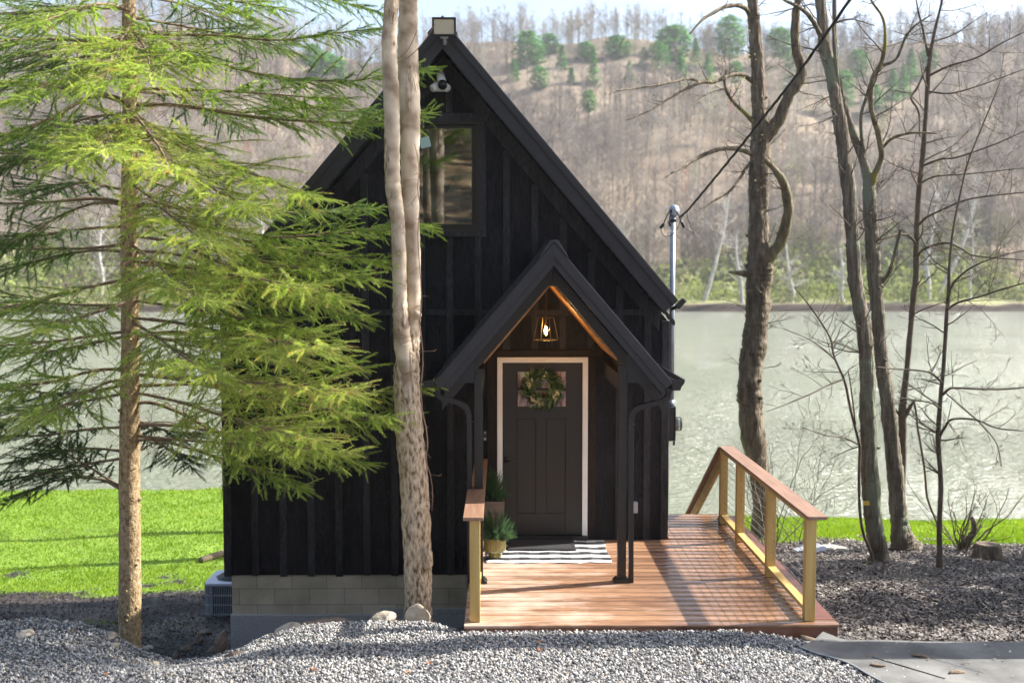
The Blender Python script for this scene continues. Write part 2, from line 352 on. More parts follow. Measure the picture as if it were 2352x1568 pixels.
m_fascia = M('deck_fascia', (0.12, 0.045, 0.03), (0.18, 0.075, 0.045), scale=12, rough=.4, stretch=(.2, 1, 1))

def block_mat():
    m, nt, P, N, L = nodes('concrete_block')
    tc = N('ShaderNodeTexCoord'); sx = N('ShaderNodeSeparateXYZ'); cb = N('ShaderNodeCombineXYZ'); L(tc.outputs['Object'], sx.inputs[0]); L(sx.outputs[0], cb.inputs[0])
    ad = N('ShaderNodeMath'); ad.operation = 'ADD'; ad.inputs[1].default_value = 0.87 + 4.0; L(sx.outputs[2], ad.inputs[0]); L(ad.outputs[0], cb.inputs[1])
    br = N('ShaderNodeTexBrick'); br.inputs['Scale'].default_value = 1; br.inputs['Brick Width'].default_value = .40; br.inputs['Row Height'].default_value = .1868
    br.inputs['Mortar Size'].default_value = .004; br.inputs['Mortar Smooth'].default_value = .2
    br.inputs['Color1'].default_value = (0.48, 0.44, 0.36, 1); br.inputs['Color2'].default_value = (0.60, 0.55, 0.45, 1); br.inputs['Mortar'].default_value = (0.30, 0.28, 0.24, 1)
    L(cb.outputs[0], br.inputs['Vector'])
    n = N('ShaderNodeTexNoise'); n.inputs['Scale'].default_value = 2.4; n.inputs['Detail'].default_value = 6; L(tc.outputs['Object'], n.inputs['Vector'])
    rr = ramp(N, [(.35, (.72, .70, .62)), (.6, (1.05, 1.02, .98))]); L(n.outputs['Fac'], rr.inputs[0])
    mc = N('ShaderNodeMix'); mc.data_type = 'RGBA'; mc.blend_type = 'MULTIPLY'; mc.inputs[0].default_value = 1; L(br.outputs['Color'], mc.inputs[6]); L(rr.outputs[0], mc.inputs[7])
    L(mc.outputs[2], P.inputs['Base Color']); P.inputs['Roughness'].default_value = .9
    n2 = N('ShaderNodeTexNoise'); n2.inputs['Scale'].default_value = 130; L(tc.outputs['Object'], n2.inputs['Vector'])
    m2 = N('ShaderNodeMath'); m2.operation = 'MULTIPLY_ADD'; m2.inputs[1].default_value = -2; L(br.outputs['Fac'], m2.inputs[0]); L(n2.outputs['Fac'], m2.inputs[2])
    b = N('ShaderNodeBump'); b.inputs['Strength'].default_value = .6; b.inputs['Distance'].default_value = .006; L(m2.outputs[0], b.inputs['Height']); L(b.outputs[0], P.inputs['Normal'])
    return m
m_block = block_mat()

def glass_mat(name, rough=0.0, bump=0.0, bscale=20, tint=(1, 1, 1), ior=1.6):
    m, nt, P, N, L = nodes(name); nt.nodes.remove(P)
    g = N('ShaderNodeBsdfGlossy'); g.inputs['Roughness'].default_value = rough; g.inputs['Color'].default_value = (*tint, 1)
    t = N('ShaderNodeBsdfTransparent'); t.inputs['Color'].default_value = (.75, .78, .75, 1)
    fr = N('ShaderNodeFresnel'); fr.inputs['IOR'].default_value = ior; mx = N('ShaderNodeMixShader')
    L(fr.outputs[0], mx.inputs[0]); L(t.outputs[0], mx.inputs[1]); L(g.outputs[0], mx.inputs[2]); L(mx.outputs[0], nt.nodes['Material Output'].inputs[0])
    if bump:
        tc = N('ShaderNodeTexCoord'); mp = N('ShaderNodeMapping'); mp.inputs['Scale'].default_value = (1, 1, .35); L(tc.outputs['Object'], mp.inputs[0])
        n = N('ShaderNodeTexNoise'); n.inputs['Scale'].default_value = bscale; n.inputs['Detail'].default_value = 4; L(mp.outputs[0], n.inputs['Vector'])
        b = N('ShaderNodeBump'); b.inputs['Strength'].default_value = bump; b.inputs['Distance'].default_value = .01; L(n.outputs['Fac'], b.inputs['Height']); L(b.outputs[0], g.inputs['Normal'])
    return m
m_glass = glass_mat('window_glass', ior=2.8)
m_dglass = M('rippled_door_glass', (.13, .07, .06), (.55, .42, .42), scale=26, rough=.12, stretch=(1, 1, .35), bump=.8, fine=60, dist=.01, detail=6)  # mottled mauve-brown reflection painted into the pane's base colour
m_meterglass = glass_mat('meter_glass', ior=1.5)

def rug_mat():
    m, nt, P, N, L = nodes('buffalo_check_cotton')
    tc = N('ShaderNodeTexCoord'); sx = N('ShaderNodeSeparateXYZ'); L(tc.outputs['Object'], sx.inputs[0])
    def stripe(o, p, off):
        a = N('ShaderNodeMath'); a.operation = 'MULTIPLY_ADD'; a.inputs[1].default_value = 1 / p; a.inputs[2].default_value = off; L(o, a.inputs[0])
        f = N('ShaderNodeMath'); f.operation = 'FRACT'; L(a.outputs[0], f.inputs[0])
        g = N('ShaderNodeMath'); g.operation = 'GREATER_THAN'; g.inputs[1].default_value = .5; L(f.outputs[0], g.inputs[0]); return g
    a = stripe(sx.outputs[0], .22, .1); b = stripe(sx.outputs[1], .222, .0)
    # rows dominate, columns lighten or darken them
    s = N('ShaderNodeMath'); s.operation = 'MULTIPLY_ADD'; s.inputs[1].default_value = 2.6; L(b.outputs[0], s.inputs[0]); L(a.outputs[0], s.inputs[2])
    d = N('ShaderNodeMath'); d.operation = 'DIVIDE'; d.inputs[1].default_value = 3.6; L(s.outputs[0], d.inputs[0])
    n = N('ShaderNodeTexNoise'); n.inputs['Scale'].default_value = 160; L(tc.outputs['Object'], n.inputs['Vector'])
    r = ramp(N, [(0, (0.012, 0.012, 0.016)), (.3, (0.05, 0.05, 0.055)), (.7, (0.52, 0.54, 0.56)), (1, (0.74, 0.76, 0.78))]); L(d.outputs[0], r.inputs[0])
    L(r.outputs[0], P.inputs['Base Color']); P.inputs['Roughness'].default_value = .95
    bb = N('ShaderNodeBump'); bb.inputs['Strength'].default_value = .5; bb.inputs['Distance'].default_value = .004; L(n.outputs['Fac'], bb.inputs['Height']); L(bb.outputs[0], P.inputs['Normal'])
    return m
m_rug = rug_mat()

def emit(name, col, s):
    m, nt, P, N, L = nodes(name); P.inputs['Emission Color'].default_value = (*col, 1); P.inputs['Emission Strength'].default_value = s
    P.inputs['Base Color'].default_value = (*col, 1); return m
m_bulb = emit('lit_filament', (1.0, 0.62, 0.22), 60)
m_panel = M('led_panel', (0.50, 0.44, 0.33), (0.56, 0.50, 0.38), scale=40, rough=.35)
m_brass = M('aged_brass', (0.10, 0.07, 0.03), (0.15, 0.10, 0.045), scale=8, rough=.4, metal=.8)

# ------------------------------------------------------------------ terrain
def sst(x, a, b):
    t = np.clip((x - a) / (b - a), 0, 1); return t * t * (3 - 2 * t)
def wav(X, Y, s, ph=0.0):
    return (np.sin(X*s*1.3+Y*s*.7+ph) + np.sin(-X*s*.6+Y*s*1.1+ph*2.3) + np.sin(X*s*2.1-Y*s*1.7+ph*.7) + np.sin(X*s*3.7+Y*s*3.1+ph*1.9)*.5) / 3.5
CX = np.array([-9, -6.0, -4.45, -4.1, -3.7, -3.45, -3.15, -2.85, -2.6, -2.3, -2.1, -1.7, -1.3, -.9, -.2])
CZ = np.array([-.10, -.06, -.03, 0.0, -.04, -.13, -.30, -.38, -.36, -.27, -.17, -.06, -.035, -.035, -.05])
def height(X, Y):
    X = np.asarray(X, float); Y = np.asarray(Y, float)
    zr = np.interp(Y, [9.2, 14.9, 19, 27, 29.4, 36, 60], [-.10, -.92, -1.54, -3.0, -4.8, -6.5, -7])
    zr = zr - .10 * sst(X, 5, 12) * sst(Y, 9, 12)
    base = np.interp(Y, [9.6, 12.5, 17.5, 21, 32.5, 34.8, 42, 60], [-1.0, -1.5, -2.45, -2.82, -3.38, -4.8, -6.5, -7])
    crest = np.interp(X, CX, CZ)
    zl = -.06 + (crest + .06) * sst(Y, 8.3, 9.6)
    drop = np.maximum(crest - .62 * np.maximum(Y - 9.6, 0), base + .05 * wav(X, Y, 1.1))
    zl = np.where(Y > 9.6, drop, zl)
    k = sst(Y, 12.4, 13.4); a = -.7 + k * (-1.8); b = -.2 + k * 1.7
    t = np.clip((X - a) / (b - a), 0, 1); t = t*t*(3-2*t)
    near = .002 - .105 * sst(X, 1.9, 2.9) + 0 * Y
    zr2 = np.where(Y < 9.2, near, zr + .05 * wav(X, Y, .9, 1) * sst(Y, 9.5, 12))
    z = zl * (1 - t) + zr2 * t
    # rises towards and behind the camera
    z = z + .2 * np.maximum(7.4 - np.maximum(Y, -4), 0) + .42 * np.maximum(-4 - Y, 0)
    z = z + .3 * wav(X, Y, .12, 3) * sst(-Y, 2, 12)
    return z
def grass_w(X, Y):
    """0..1 how grassy the near ground is"""
    X = np.asarray(X, float); Y = np.asarray(Y, float)
    j = .7 * wav(X, Y, .9, 2) + .35 * wav(X, Y, 3.1, 5)
    left = sst(Y + j + .28 * np.clip(-X - 6, 0, 6), 19.0, 20.6)
    right = sst(Y + j * .8 + .45 * np.clip(X - 6, 0, 6), 17.3, 18.6)
    w = np.where(X < 0, left, right)
    # ragged tufts on the leafy ground at right
    p = sst(wav(X, Y, 1.2, 8) + .5 * wav(X, Y, 5.3, 3), .15, .9) * sst(Y, 12.0, 15.5) * (X > 2.5) * .52
    q = sst(wav(X, Y, 1.1, 4), .3, .8) * sst(Y, 15.0, 18) * (X < 0) * .8
    w = w * (1 - .75 * sst(wav(X, Y, 1.9, 9) + .7 * wav(X, Y, 4.7, 2), .30, .62) * np.where(X < 0, 1 - sst(Y, 20.5, 24), 1 - sst(Y, 18.5, 20.5)))
    return np.clip(np.maximum(w, np.maximum(p, q)), 0, 1)

def axis_pts(segs):
    out = []
    for a, b, st in segs: out += list(np.arange(a, b, st))
    return np.array(out + [segs[-1][1]])
gx = axis_pts([(-420, -60, 30), (-60, -16, 4), (-16, -6, .5), (-6, 5, .11), (5, 14, .4), (14, 60, 4), (60, 420, 30)])
gy = axis_pts([(-90, -10, 6), (-10, 6, 1), (6, 8, .2), (8, 12.5, .1), (12.5, 22, .25), (22, 36, .4), (36, 60, 4)])
GX, GY = np.meshgrid(gx, gy, indexing='ij'); GZ = height(GX, GY)
nx, ny = GX.shape; idx = np.arange(nx * ny).reshape(nx, ny)
quads = np.stack([idx[:-1, :-1], idx[1:, :-1], idx[1:, 1:], idx[:-1, 1:]], -1).reshape(-1, 4)
def ground_mat():
    m, nt, P, N, L = nodes('ground_soil_and_turf')
    tc = N('ShaderNodeTexCoord'); a = N('ShaderNodeAttribute'); a.attribute_name = 'rnd'
    g = N('ShaderNodeAttribute'); g.attribute_name = 'tint'
    n = N('ShaderNodeTexNoise'); n.inputs['Scale'].default_value = 9; n.inputs['Detail'].default_value = 9; n.inputs['Roughness'].default_value = .75; L(tc.outputs['Object'], n.inputs['Vector'])
    n2 = N('ShaderNodeTexNoise'); n2.inputs['Scale'].default_value = .8; n2.inputs['Detail'].default_value = 6; L(tc.outputs['Object'], n2.inputs['Vector'])
    soil = ramp(N, [(.32, (0.012, 0.009, 0.007)), (.5, (0.035, 0.026, 0.021)), (.68, (0.09, 0.07, 0.057))]); L(n.outputs['Fac'], soil.inputs[0])
    turf = ramp(N, [(.3, (0.09, 0.17, 0.012)), (.5, (0.15, 0.26, 0.018)), (.72, (0.22, 0.32, 0.04))])
    md = N('ShaderNodeMath'); md.operation = 'MULTIPLY_ADD'; md.inputs[1].default_value = .5; L(n2.outputs['Fac'], md.inputs[0])
    md2 = N('ShaderNodeMath'); md2.operation = 'MULTIPLY'; md2.inputs[1].default_value = .5; L(n.outputs['Fac'], md2.inputs[0]); L(md2.outputs[0], md.inputs[2])
    L(md.outputs[0], turf.inputs[0])
    grav = ramp(N, [(.35, (0.10, 0.10, 0.11)), (.65, (0.30, 0.30, 0.31))]); L(n.outputs['Fac'], grav.inputs[0])
    ms = N('ShaderNodeMath'); ms.operation = 'MULTIPLY_ADD'; ms.inputs[1].default_value = .5; ms.inputs[2].default_value = -.25; L(n.outputs['Fac'], ms.inputs[0])
    ad = N('ShaderNodeMath'); ad.operation = 'ADD'; L(a.outputs['Fac'], ad.inputs[0]); L(ms.outputs[0], ad.inputs[1])
    rr = ramp(N, [(.42, (0, 0, 0)), (.58, (1, 1, 1))]); L(ad.outputs[0], rr.inputs[0])
    mc = N('ShaderNodeMix'); mc.data_type = 'RGBA'; L(rr.outputs[0], mc.inputs[0]); L(soil.outputs[0], mc.inputs[6]); L(turf.outputs[0], mc.inputs[7])
    m2 = N('ShaderNodeMix'); m2.data_type = 'RGBA'; L(g.outputs['Fac'], m2.inputs[0]); L(mc.outputs[2], m2.inputs[6]); L(grav.outputs[0], m2.inputs[7])
    L(m2.outputs[2], P.inputs['Base Color'])
    # damp soil is shinier than turf
    mr = N('ShaderNodeMapRange'); mr.inputs['From Min'].default_value = .42; mr.inputs['From Max'].default_value = .6; mr.inputs['To Min'].default_value = .28; mr.inputs['To Max'].default_value = .9; L(n2.outputs['Fac'], mr.inputs['Value'])
    mm = N('ShaderNodeMath'); mm.operation = 'MAXIMUM'; L(mr.outputs[0], mm.inputs[0]); L(rr.outputs[0], mm.inputs[1]); L(mm.outputs[0], P.inputs['Roughness'])
    b = N('ShaderNodeBump'); b.inputs['Strength'].default_value = 1; b.inputs['Distance'].default_value = .05; L(n.outputs['Fac'], b.inputs['Height']); L(b.outputs[0], P.inputs['Normal'])
    return m
gw = grass_w(GX, GY).ravel()
grv = (1 - sst(GY - .5 * np.clip(-GX - 3, 0, 9)*0, 9.7, 10.3)) * (GY > -4) * (1 - sst(GX, 3.0, 3.6) * sst(GY, 9.0, 9.4))
gz = GZ.ravel(); dry = sst(-GY, 6, 9).ravel()
ground = np_mesh('ground', np.stack([GX.ravel(), GY.ravel(), gz], 1), quads, ground_mat(), rnd=gw, tint=grv.ravel(), smooth=True)
tag(ground, kind='structure')

def H(x, y): return float(height(np.array([x]), np.array([y]))[0])
def on_ground(px, py):
    """world point where the ray through a photo pixel meets the ground"""
    lo = 6.0
    for i in range(4000):
        Y = lo + i * .02; p = at(px, py, Y)
        if p.z <= H(p.x, p.y): return p
    return p

# ------------------------------------------------------------------ far bank and hills
RX = np.array([-600, 0, 300, 600, 870, 1000, 1100, 1500, 1700, 1950, 2150, 2352, 3000]); RT = np.array([60, 45, 40, 45, 105, 85, 62, 48, 68, 85, 66, 48, 40]) + 46.0
def hillz(X, Y):
    px = 1176 + (X / np.maximum(Y, 50)) * F
    tgt = np.interp(px, RX, RT)                      # ridge height follows the skyline
    zr = 3.05 + (625 - tgt) / F * 470
    shore = 213 + 2.5 * wav(X, Y * 0, .045, 1)
    d = Y - shore
    z = np.interp(d, [-20, -1.2, 0.3, 1.2, 3, 8, 24], [-7, -5.2, -4.45, -3.3, -3.0, -2.7, -2.2])
    z = z + (.22 * wav(X, Y * 0, .33, 2) + .25 * wav(X, Y * 0, 1.1, 5)) * sst(d, -.6, .6) * (1 - sst(d, 3, 9))
    up = np.clip((d - 24) / (470 - 237.0), 0, None)
    prof = np.where(up < 1, up ** 1.08, 1 - (up - 1) * .25)
    z = z + (zr + 2.2) * np.clip(prof, 0, 1) * (up > 0)
    z = z - np.maximum(up - 1, 0) * 60
    z = z + (3.5 * wav(X, Y, .03, 4) + 2.0 * wav(X, Y, .08, 2)) * sst(d, 26, 70)
    return z
hx = axis_pts([(-700, -240, 20), (-240, 260, 4), (260, 700, 20)]); hy = axis_pts([(190, 211, 3), (211, 218, .4), (218, 240, 2), (240, 500, 5), (500, 900, 40)])
HX, HY = np.meshgrid(hx, hy, indexing='ij'); HZ = hillz(HX, HY); nx, ny = HX.shape; idx = np.arange(nx * ny).reshape(nx, ny)
quads = np.stack([idx[:-1, :-1], idx[1:, :-1], idx[1:, 1:], idx[:-1, 1:]], -1).reshape(-1, 4)
def hill_mat():
    m, nt, P, N, L = nodes('leaf_litter_hillside')
    tc = N('ShaderNodeTexCoord')
    n = N('ShaderNodeTexNoise'); n.inputs['Scale'].default_value = .05; n.inputs['Detail'].default_value = 10; n.inputs['Roughness'].default_value = .7; L(tc.outputs['Object'], n.inputs['Vector'])
    r = ramp(N, [(.32, (0.10, 0.072, 0.048)), (.5, (0.20, 0.15, 0.10)), (.68, (0.30, 0.235, 0.165))]); L(n.outputs['Fac'], r.inputs[0])
    a = N('ShaderNodeAttribute'); a.attribute_name = 'rnd'
    bk = ramp(N, [(0, (0.045, 0.03, 0.02)), (.32, (0.045, 0.03, 0.02)), (.6, (0.20, 0.17, 0.09)), (1, (0.20, 0.21, 0.08))]); L(a.outputs['Fac'], bk.inputs[0])
    g = N('ShaderNodeAttribute'); g.attribute_name = 'tint'
    mc = N('ShaderNodeMix'); mc.data_type = 'RGBA'; L(g.outputs['Fac'], mc.inputs[0]); L(r.outputs[0], mc.inputs[6]); L(bk.outputs[0], mc.inputs[7])
    L(mc.outputs[2], P.inputs['Base Color']); P.inputs['Roughness'].default_value = .95; return m
dsh = (HY - (213 + 2.5 * wav(HX, HY * 0, .045, 1)))
hills = np_mesh('hills', np.stack([HX.ravel(), HY.ravel(), HZ.ravel()], 1), quads, hill_mat(), rnd=np.clip(dsh.ravel() / 4.0, 0, 1), tint=(1 - sst(dsh, 12, 30)).ravel(), smooth=True)
tag(hills, kind='structure')

def water_mat():
    m, nt, P, N, L = nodes('river_water')
    P.inputs['Base Color'].default_value = (0.25, 0.27, 0.20, 1); P.inputs['Roughness'].default_value = .10; P.inputs['IOR'].default_value = 1.6
    tc = N('ShaderNodeTexCoord')
    def nz(sc, st, rotz, det):
        mp = N('ShaderNodeMapping'); mp.inputs['Scale'].default_value = st; mp.inputs['Rotation'].default_value = (0, 0, rotz); L(tc.outputs['Object'], mp.inputs[0])
        n = N('ShaderNodeTexNoise'); n.inputs['Scale'].default_value = sc; n.inputs['Detail'].default_value = det; n.inputs['Roughness'].default_value = .6; L(mp.outputs[0], n.inputs['Vector']); return n
    a = nz(2.6, (.4, 1, 1), R(8), 5); c = nz(9, (.5, 1, 1), R(-10), 3)
    ad = N('ShaderNodeMath'); ad.operation = 'MULTIPLY_ADD'; ad.inputs[1].default_value = .35; L(c.outputs['Fac'], ad.inputs[0]); L(a.outputs['Fac'], ad.inputs[2])
    # broad calm and ruffled streaks
    w = nz(.035, (.25, 1, 1), R(4), 4)
    mr = N('ShaderNodeMapRange'); mr.inputs['From Min'].default_value = .38; mr.inputs['From Max'].default_value = .6; mr.inputs['To Min'].default_value = .55; mr.inputs['To Max'].default_value = 1.0; L(w.outputs['Fac'], mr.inputs['Value'])
    b = N('ShaderNodeBump'); b.inputs['Distance'].default_value = .62; L(mr.outputs[0], b.inputs['Strength']); L(ad.outputs[0], b.inputs['Height']); L(b.outputs[0], P.inputs['Normal'])
    return m
wm = MB(); wm.add([(-700, 26, -4.6), (700, 26, -4.6), (700, 220, -4.6), (-700, 220, -4.6)], [(0, 1, 2, 3)])
water = wm.build('water', water_mat()); tag(water, kind='structure')

# ---- hillside wood: many bare trees, one object nobody could count
def bare_variant(seed, H0=15):
    rs = random.Random(seed); V = []; Fc = []
    def blade(p, q, w0, w1, side):
        b = len(V); d = (q - p).normalized(); a = d.cross(side); a = a.normalized() if a.length > 1e-3 else Vector((1, 0, 0))
        V.extend([p - a*w0, p + a*w0, q + a*w1, q - a*w1]); Fc.append((b, b+1, b+2)); Fc.append((b, b+2, b+3))
    def limb(p, q, w0, w1):
        blade(p, q, w0, w1, Vector((0, 1, 0))); blade(p, q, w0, w1, Vector((1, 0, 0)))
    p = Vector((0, 0, -1)); top = Vector((rs.uniform(-.8, .8), rs.uniform(-.8, .8), H0)); mid = Vector((top.x*.3, top.y*.3, H0*.45))
    limb(p, mid, .12, .09); limb(mid, top, .09, .03)
    for i in range(13):
        t = rs.uniform(.28, .95); s = mid.lerp(top, (t-.45)/.55) if t > .45 else p.lerp(mid, t/.45)
        a = rs.uniform(0, 6.283); L0 = (1.15 - t) * rs.uniform(4.0, 6.5)
        e = s + Vector((math.cos(a)*L0*.75, math.sin(a)*L0*.75, L0*rs.uniform(.5, 1.0)))
        limb(s, e, .055, .02)
        for j in range(12):
            u = rs.uniform(.25, 1); s2 = s.lerp(e, u); a2 = rs.uniform(0, 6.283); l2 = rs.uniform(.8, 2.2)
            e2 = s2 + Vector((math.cos(a2)*l2*.7, math.sin(a2)*l2*.7, l2*rs.uniform(.1, .9)))
            blade(s2, e2, .024, .012, Vector((rs.uniform(-1, 1), rs.uniform(-1, 1), rs.uniform(-.3, .3))))
    return np.array([tuple(v) for v in V]), np.array(Fc)
FP = [(1212, 112, 78, 66, 440, 'broad evergreen highest on the hill right of the cabin ridge', True),
      (1290, 132, 60, 34, 430, 'narrow evergreen between the broad one and the pale cone on the ridge', False),
      (1345, 120, 52, 46, 440, 'small rounded evergreen right behind the pale cone shaped pine', True),
      (1362, 152, 84, 36, 405, 'pale cone shaped pine standing alone above the roof slope', False),
      (1352, 226, 42, 34, 360, 'lone small pine halfway down the slope above the cabin roof', True),
      (1262, 98, 46, 44, 455, 'dark evergreen tucked beside the broad one on the skyline', True),
      (1545, 92, 66, 78, 445, 'wide pale evergreen left of the thick trunk on the skyline', True),
      (1598, 112, 52, 30, 425, 'dark pointed evergreen just left of the thick riverside trunk', False),
      (1562, 152, 78, 44, 405, 'bright pointed evergreen below the wide skyline one', False),
      (1676, 78, 84, 62, 440, 'full rounded evergreen directly left of the thick trunk top', True),
      (1478, 130, 48, 32, 425, 'short evergreen at left end of the skyline group by the hanging branch', False),
      (1790, 92, 56, 60, 445, 'evergreen framed between the forked limbs of the thick trunk', True),
      (1935, 200, 76, 52, 385, 'shaded evergreen seen between the leaning paired trunks', True),
      (2050, 190, 66, 40, 385, 'bright double pointed evergreen right of the paired trunks', False),
      (2075, 178, 62, 34, 390, 'slim evergreen touching the double pointed one at right', False),
      (2092, 142, 60, 36, 400, 'upper right evergreen above the double pointed one', False),
      (2132, 130, 40, 44, 420, 'small pale evergreen behind the thin straight trunk', True),
      (1180, 158, 50, 34, 415, 'pointed evergreen just above the cabin roof slope', False),
      (1238, 172, 46, 40, 400, 'low rounded evergreen between the cabin roof and the pale cone pine', True),
      (1312, 178, 50, 30, 405, 'dark pointed evergreen left of the pale cone pine', False),
      (1418, 108, 56, 58, 440, 'broad skyline evergreen between the cone pine and the wide pale one', True),
      (1446, 166, 54, 32, 410, 'pointed evergreen below the broad skyline one left of the hanging branch', False),
      (1512, 124, 60, 44, 425, 'rounded evergreen touching the wide pale skyline one on its left', True),
      (1626, 150, 58, 36, 410, 'pointed evergreen halfway between the mast top and the skyline group', False),
      (1690, 160, 44, 34, 405, 'small evergreen hugging the left side of the thick trunk', True),
      (1820, 150, 60, 46, 415, 'rounded evergreen inside the right fork of the thick trunk', True),
      (1970, 140, 54, 44, 420, 'pale evergreen right behind the mossy limb', True),
      (2010, 218, 50, 34, 380, 'lowest evergreen below the double pointed one', True),
      (752, 152, 56, 84, 430, 'pale evergreen seen between spruce and cabin roof', True),
      (718, 120, 40, 50, 450, 'fainter evergreen on the skyline left of the cabin', True)]
variants = [bare_variant(s) for s in range(8)]
NT = 14500
u = nr.uniform(0, 1, NT); ty = 240 + (u ** .9) * 245
pxr = nr.uniform(-900, 3250, NT); tx = (pxr - 1150) / F * ty
tz = hillz(tx, ty)
tr = np.clip(.46 + .30 * wav(tx, ty, .022, 6) + .14 * wav(tx, ty, .07, 1) + nr.normal(0, .16, NT), 0, 1)
sc = nr.uniform(.65, 1.15, NT)
kp_ = nr.uniform(0, 1, NT) < .62 + .45 * wav(tx, ty, .05, 9); tpx = 1176 + (tx / ty) * F - 26
for (fx, fy, fh, fw, fY, _l, _b) in FP: kp_ &= ~((np.abs(tpx - fx) < fw * .62) & (ty < fY + 4) & (ty > fY - 34))
tx, ty, tz, tr, sc = tx[kp_], ty[kp_], tz[kp_], tr[kp_], sc[kp_]; NT = len(tx)
V, Fc, RR = instance(variants, nr.randint(0, 8, NT), np.stack([tx, ty, tz], 1), rot_tilt(NT, .05), sc, tr)
m_wood = M_attr('bare_hillside_trees', [(0, (0.12, 0.11, 0.10)), (.3, (0.24, 0.205, 0.18)), (.5, (0.36, 0.295, 0.245)), (.68, (0.42, 0.37, 0.30)), (.84, (0.62, 0.58, 0.52)), (.93, (0.34, 0.36, 0.14)), (.97, (0.46, 0.20, 0.16)), (1, (0.50, 0.20, 0.16))], rough=1, spec=.05)
wood = np_mesh('bare_wood', V, Fc, m_wood, RR)
tag(wood, 'dense bare grey and pinkish brown woodland covering the hillside across the river', 'woodland', kind='stuff')

# leafing shrubs along the far shore
def shrub_variant(seed, n=70):
    rs = np.random.RandomState(seed); V = []; Fc = []
    for i in range(n):
        a = rs.uniform(0, 6.283); z = rs.uniform(.05, 1); r = math.sqrt(max(0, 1 - (z*1.1-.25)**2)) * rs.uniform(.3, 1)
        c = np.array([r*math.cos(a), r*math.sin(a), z]); d = rs.normal(size=3); d /= np.linalg.norm(d); e = np.cross(d, rs.normal(size=3)); e /= np.linalg.norm(e); s = rs.uniform(.05, .13)
        b = len(V); V += [c - d*s, c + e*s*.7, c + d*s, c - e*s*.7]; Fc += [(b, b+1, b+2), (b, b+2, b+3)]
    return np.array(V), np.array(Fc)
sv = [shrub_variant(s) for s in range(6)]
NS = 1850; sy = 217 + nr.uniform(0, 1, NS)**1.2 * 58; sx_ = (nr.uniform(-800, 3150, NS) - 1150) / F * sy
keep = (wav(sx_, sy, .06, 3) > -.3 + .5 * sst(sy, 235, 275)); sx_, sy = sx_[keep], sy[keep]; NS = len(sx_); ss = nr.uniform(1.4, 3.6, NS) * (1 + .8 * sst(sy, 222, 245))
V, Fc, RR = instance(sv, nr.randint(0, 6, NS), np.stack([sx_, sy, hillz(sx_, sy) - .3], 1), rot_z(nr.uniform(0, 6.28, NS)), np.stack([ss*1.2, ss*1.2, ss*1.15], 1), np.clip(nr.normal(.5, .25, NS), 0, 1))
m_shrub = M_attr('young_leaves', [(0, (0.15, 0.15, 0.08)), (.35, (0.22, 0.25, 0.09)), (.7, (0.29, 0.35, 0.08)), (1, (0.38, 0.36, 0.20))], rough=.9, trans=.35)
sh = np_mesh('shore_undergrowth', V, Fc, m_shrub, RR)
tag(sh, 'yellow green leafing undergrowth along the far river bank', 'undergrowth', kind='stuff')

# evergreens one can tell apart on the hill
m_pinefar = M_attr('far_pine_needles', [(0, (0.06, 0.19, 0.035)), (1, (0.17, 0.46, 0.07))], rough=.9, trans=.25)
def far_pine(px, py, hpx, wpx, Y, label, broad=False, seed=0):
    base = at(px, py, Y); zg = float(hillz(np.array([base.x]), np.array([Y]))[0])
    top = at(px, py - hpx / 2, Y).z; bot = at(px, py + hpx / 2, Y).z; W = wpx / F * Y / 2
    root = thing('pine_tree', (base.x, Y, min(zg, bot)), label, 'tree', 'evergreens on the far hillside')
    MB().tube([(base.x, Y, min(zg, bot) - .5), (base.x, Y, top - .5)], [.28, .06], 6).build('trunk', b_twig, root)
    rs = np.random.RandomState(seed + 40); n = 900; Vv = []; Ff = []; RRr = []
    Hh = top - bot
    for i in range(n):
        t = rs.uniform(0, 1); prof = (1 - t) ** .8 if not broad else math.sqrt(max(0.02, 1 - (2*t - .9)**2 / 1.25))
        prof *= .75 + .35 * math.sin(t * 17 + seed) ** 2
        a = rs.uniform(0, 6.283); r = W * prof * math.sqrt(rs.uniform(.05, 1)); c = np.array([base.x + r*math.cos(a), Y + r*math.sin(a), bot + t*Hh])
        out = np.array([math.cos(a), math.sin(a), rs.uniform(-.5, .25)]); sd = np.cross(out, [0, 0, 1.]); sd /= np.linalg.norm(sd)
        s = W * rs.uniform(.14, .30); k = rs.uniform(.35, .6); b = len(Vv)
        up = np.array([0, 0, rs.uniform(-.4, .4)])
        Vv += [c - sd*s*k, c + (out+up)*s, c + sd*s*k, c - out*s*.4]; Ff += [(b, b+1, b+2), (b, b+2, b+3)]; RRr += [rs.uniform(0, 1)] * 4
    np_mesh('crown', np.array(Vv), np.array(Ff), m_pinefar, RRr, root)
for i, f in enumerate(FP): far_pine(f[0], f[1] + 6, f[2] * 1.15, f[3] * 1.2, f[4], f[5], f[6], i)

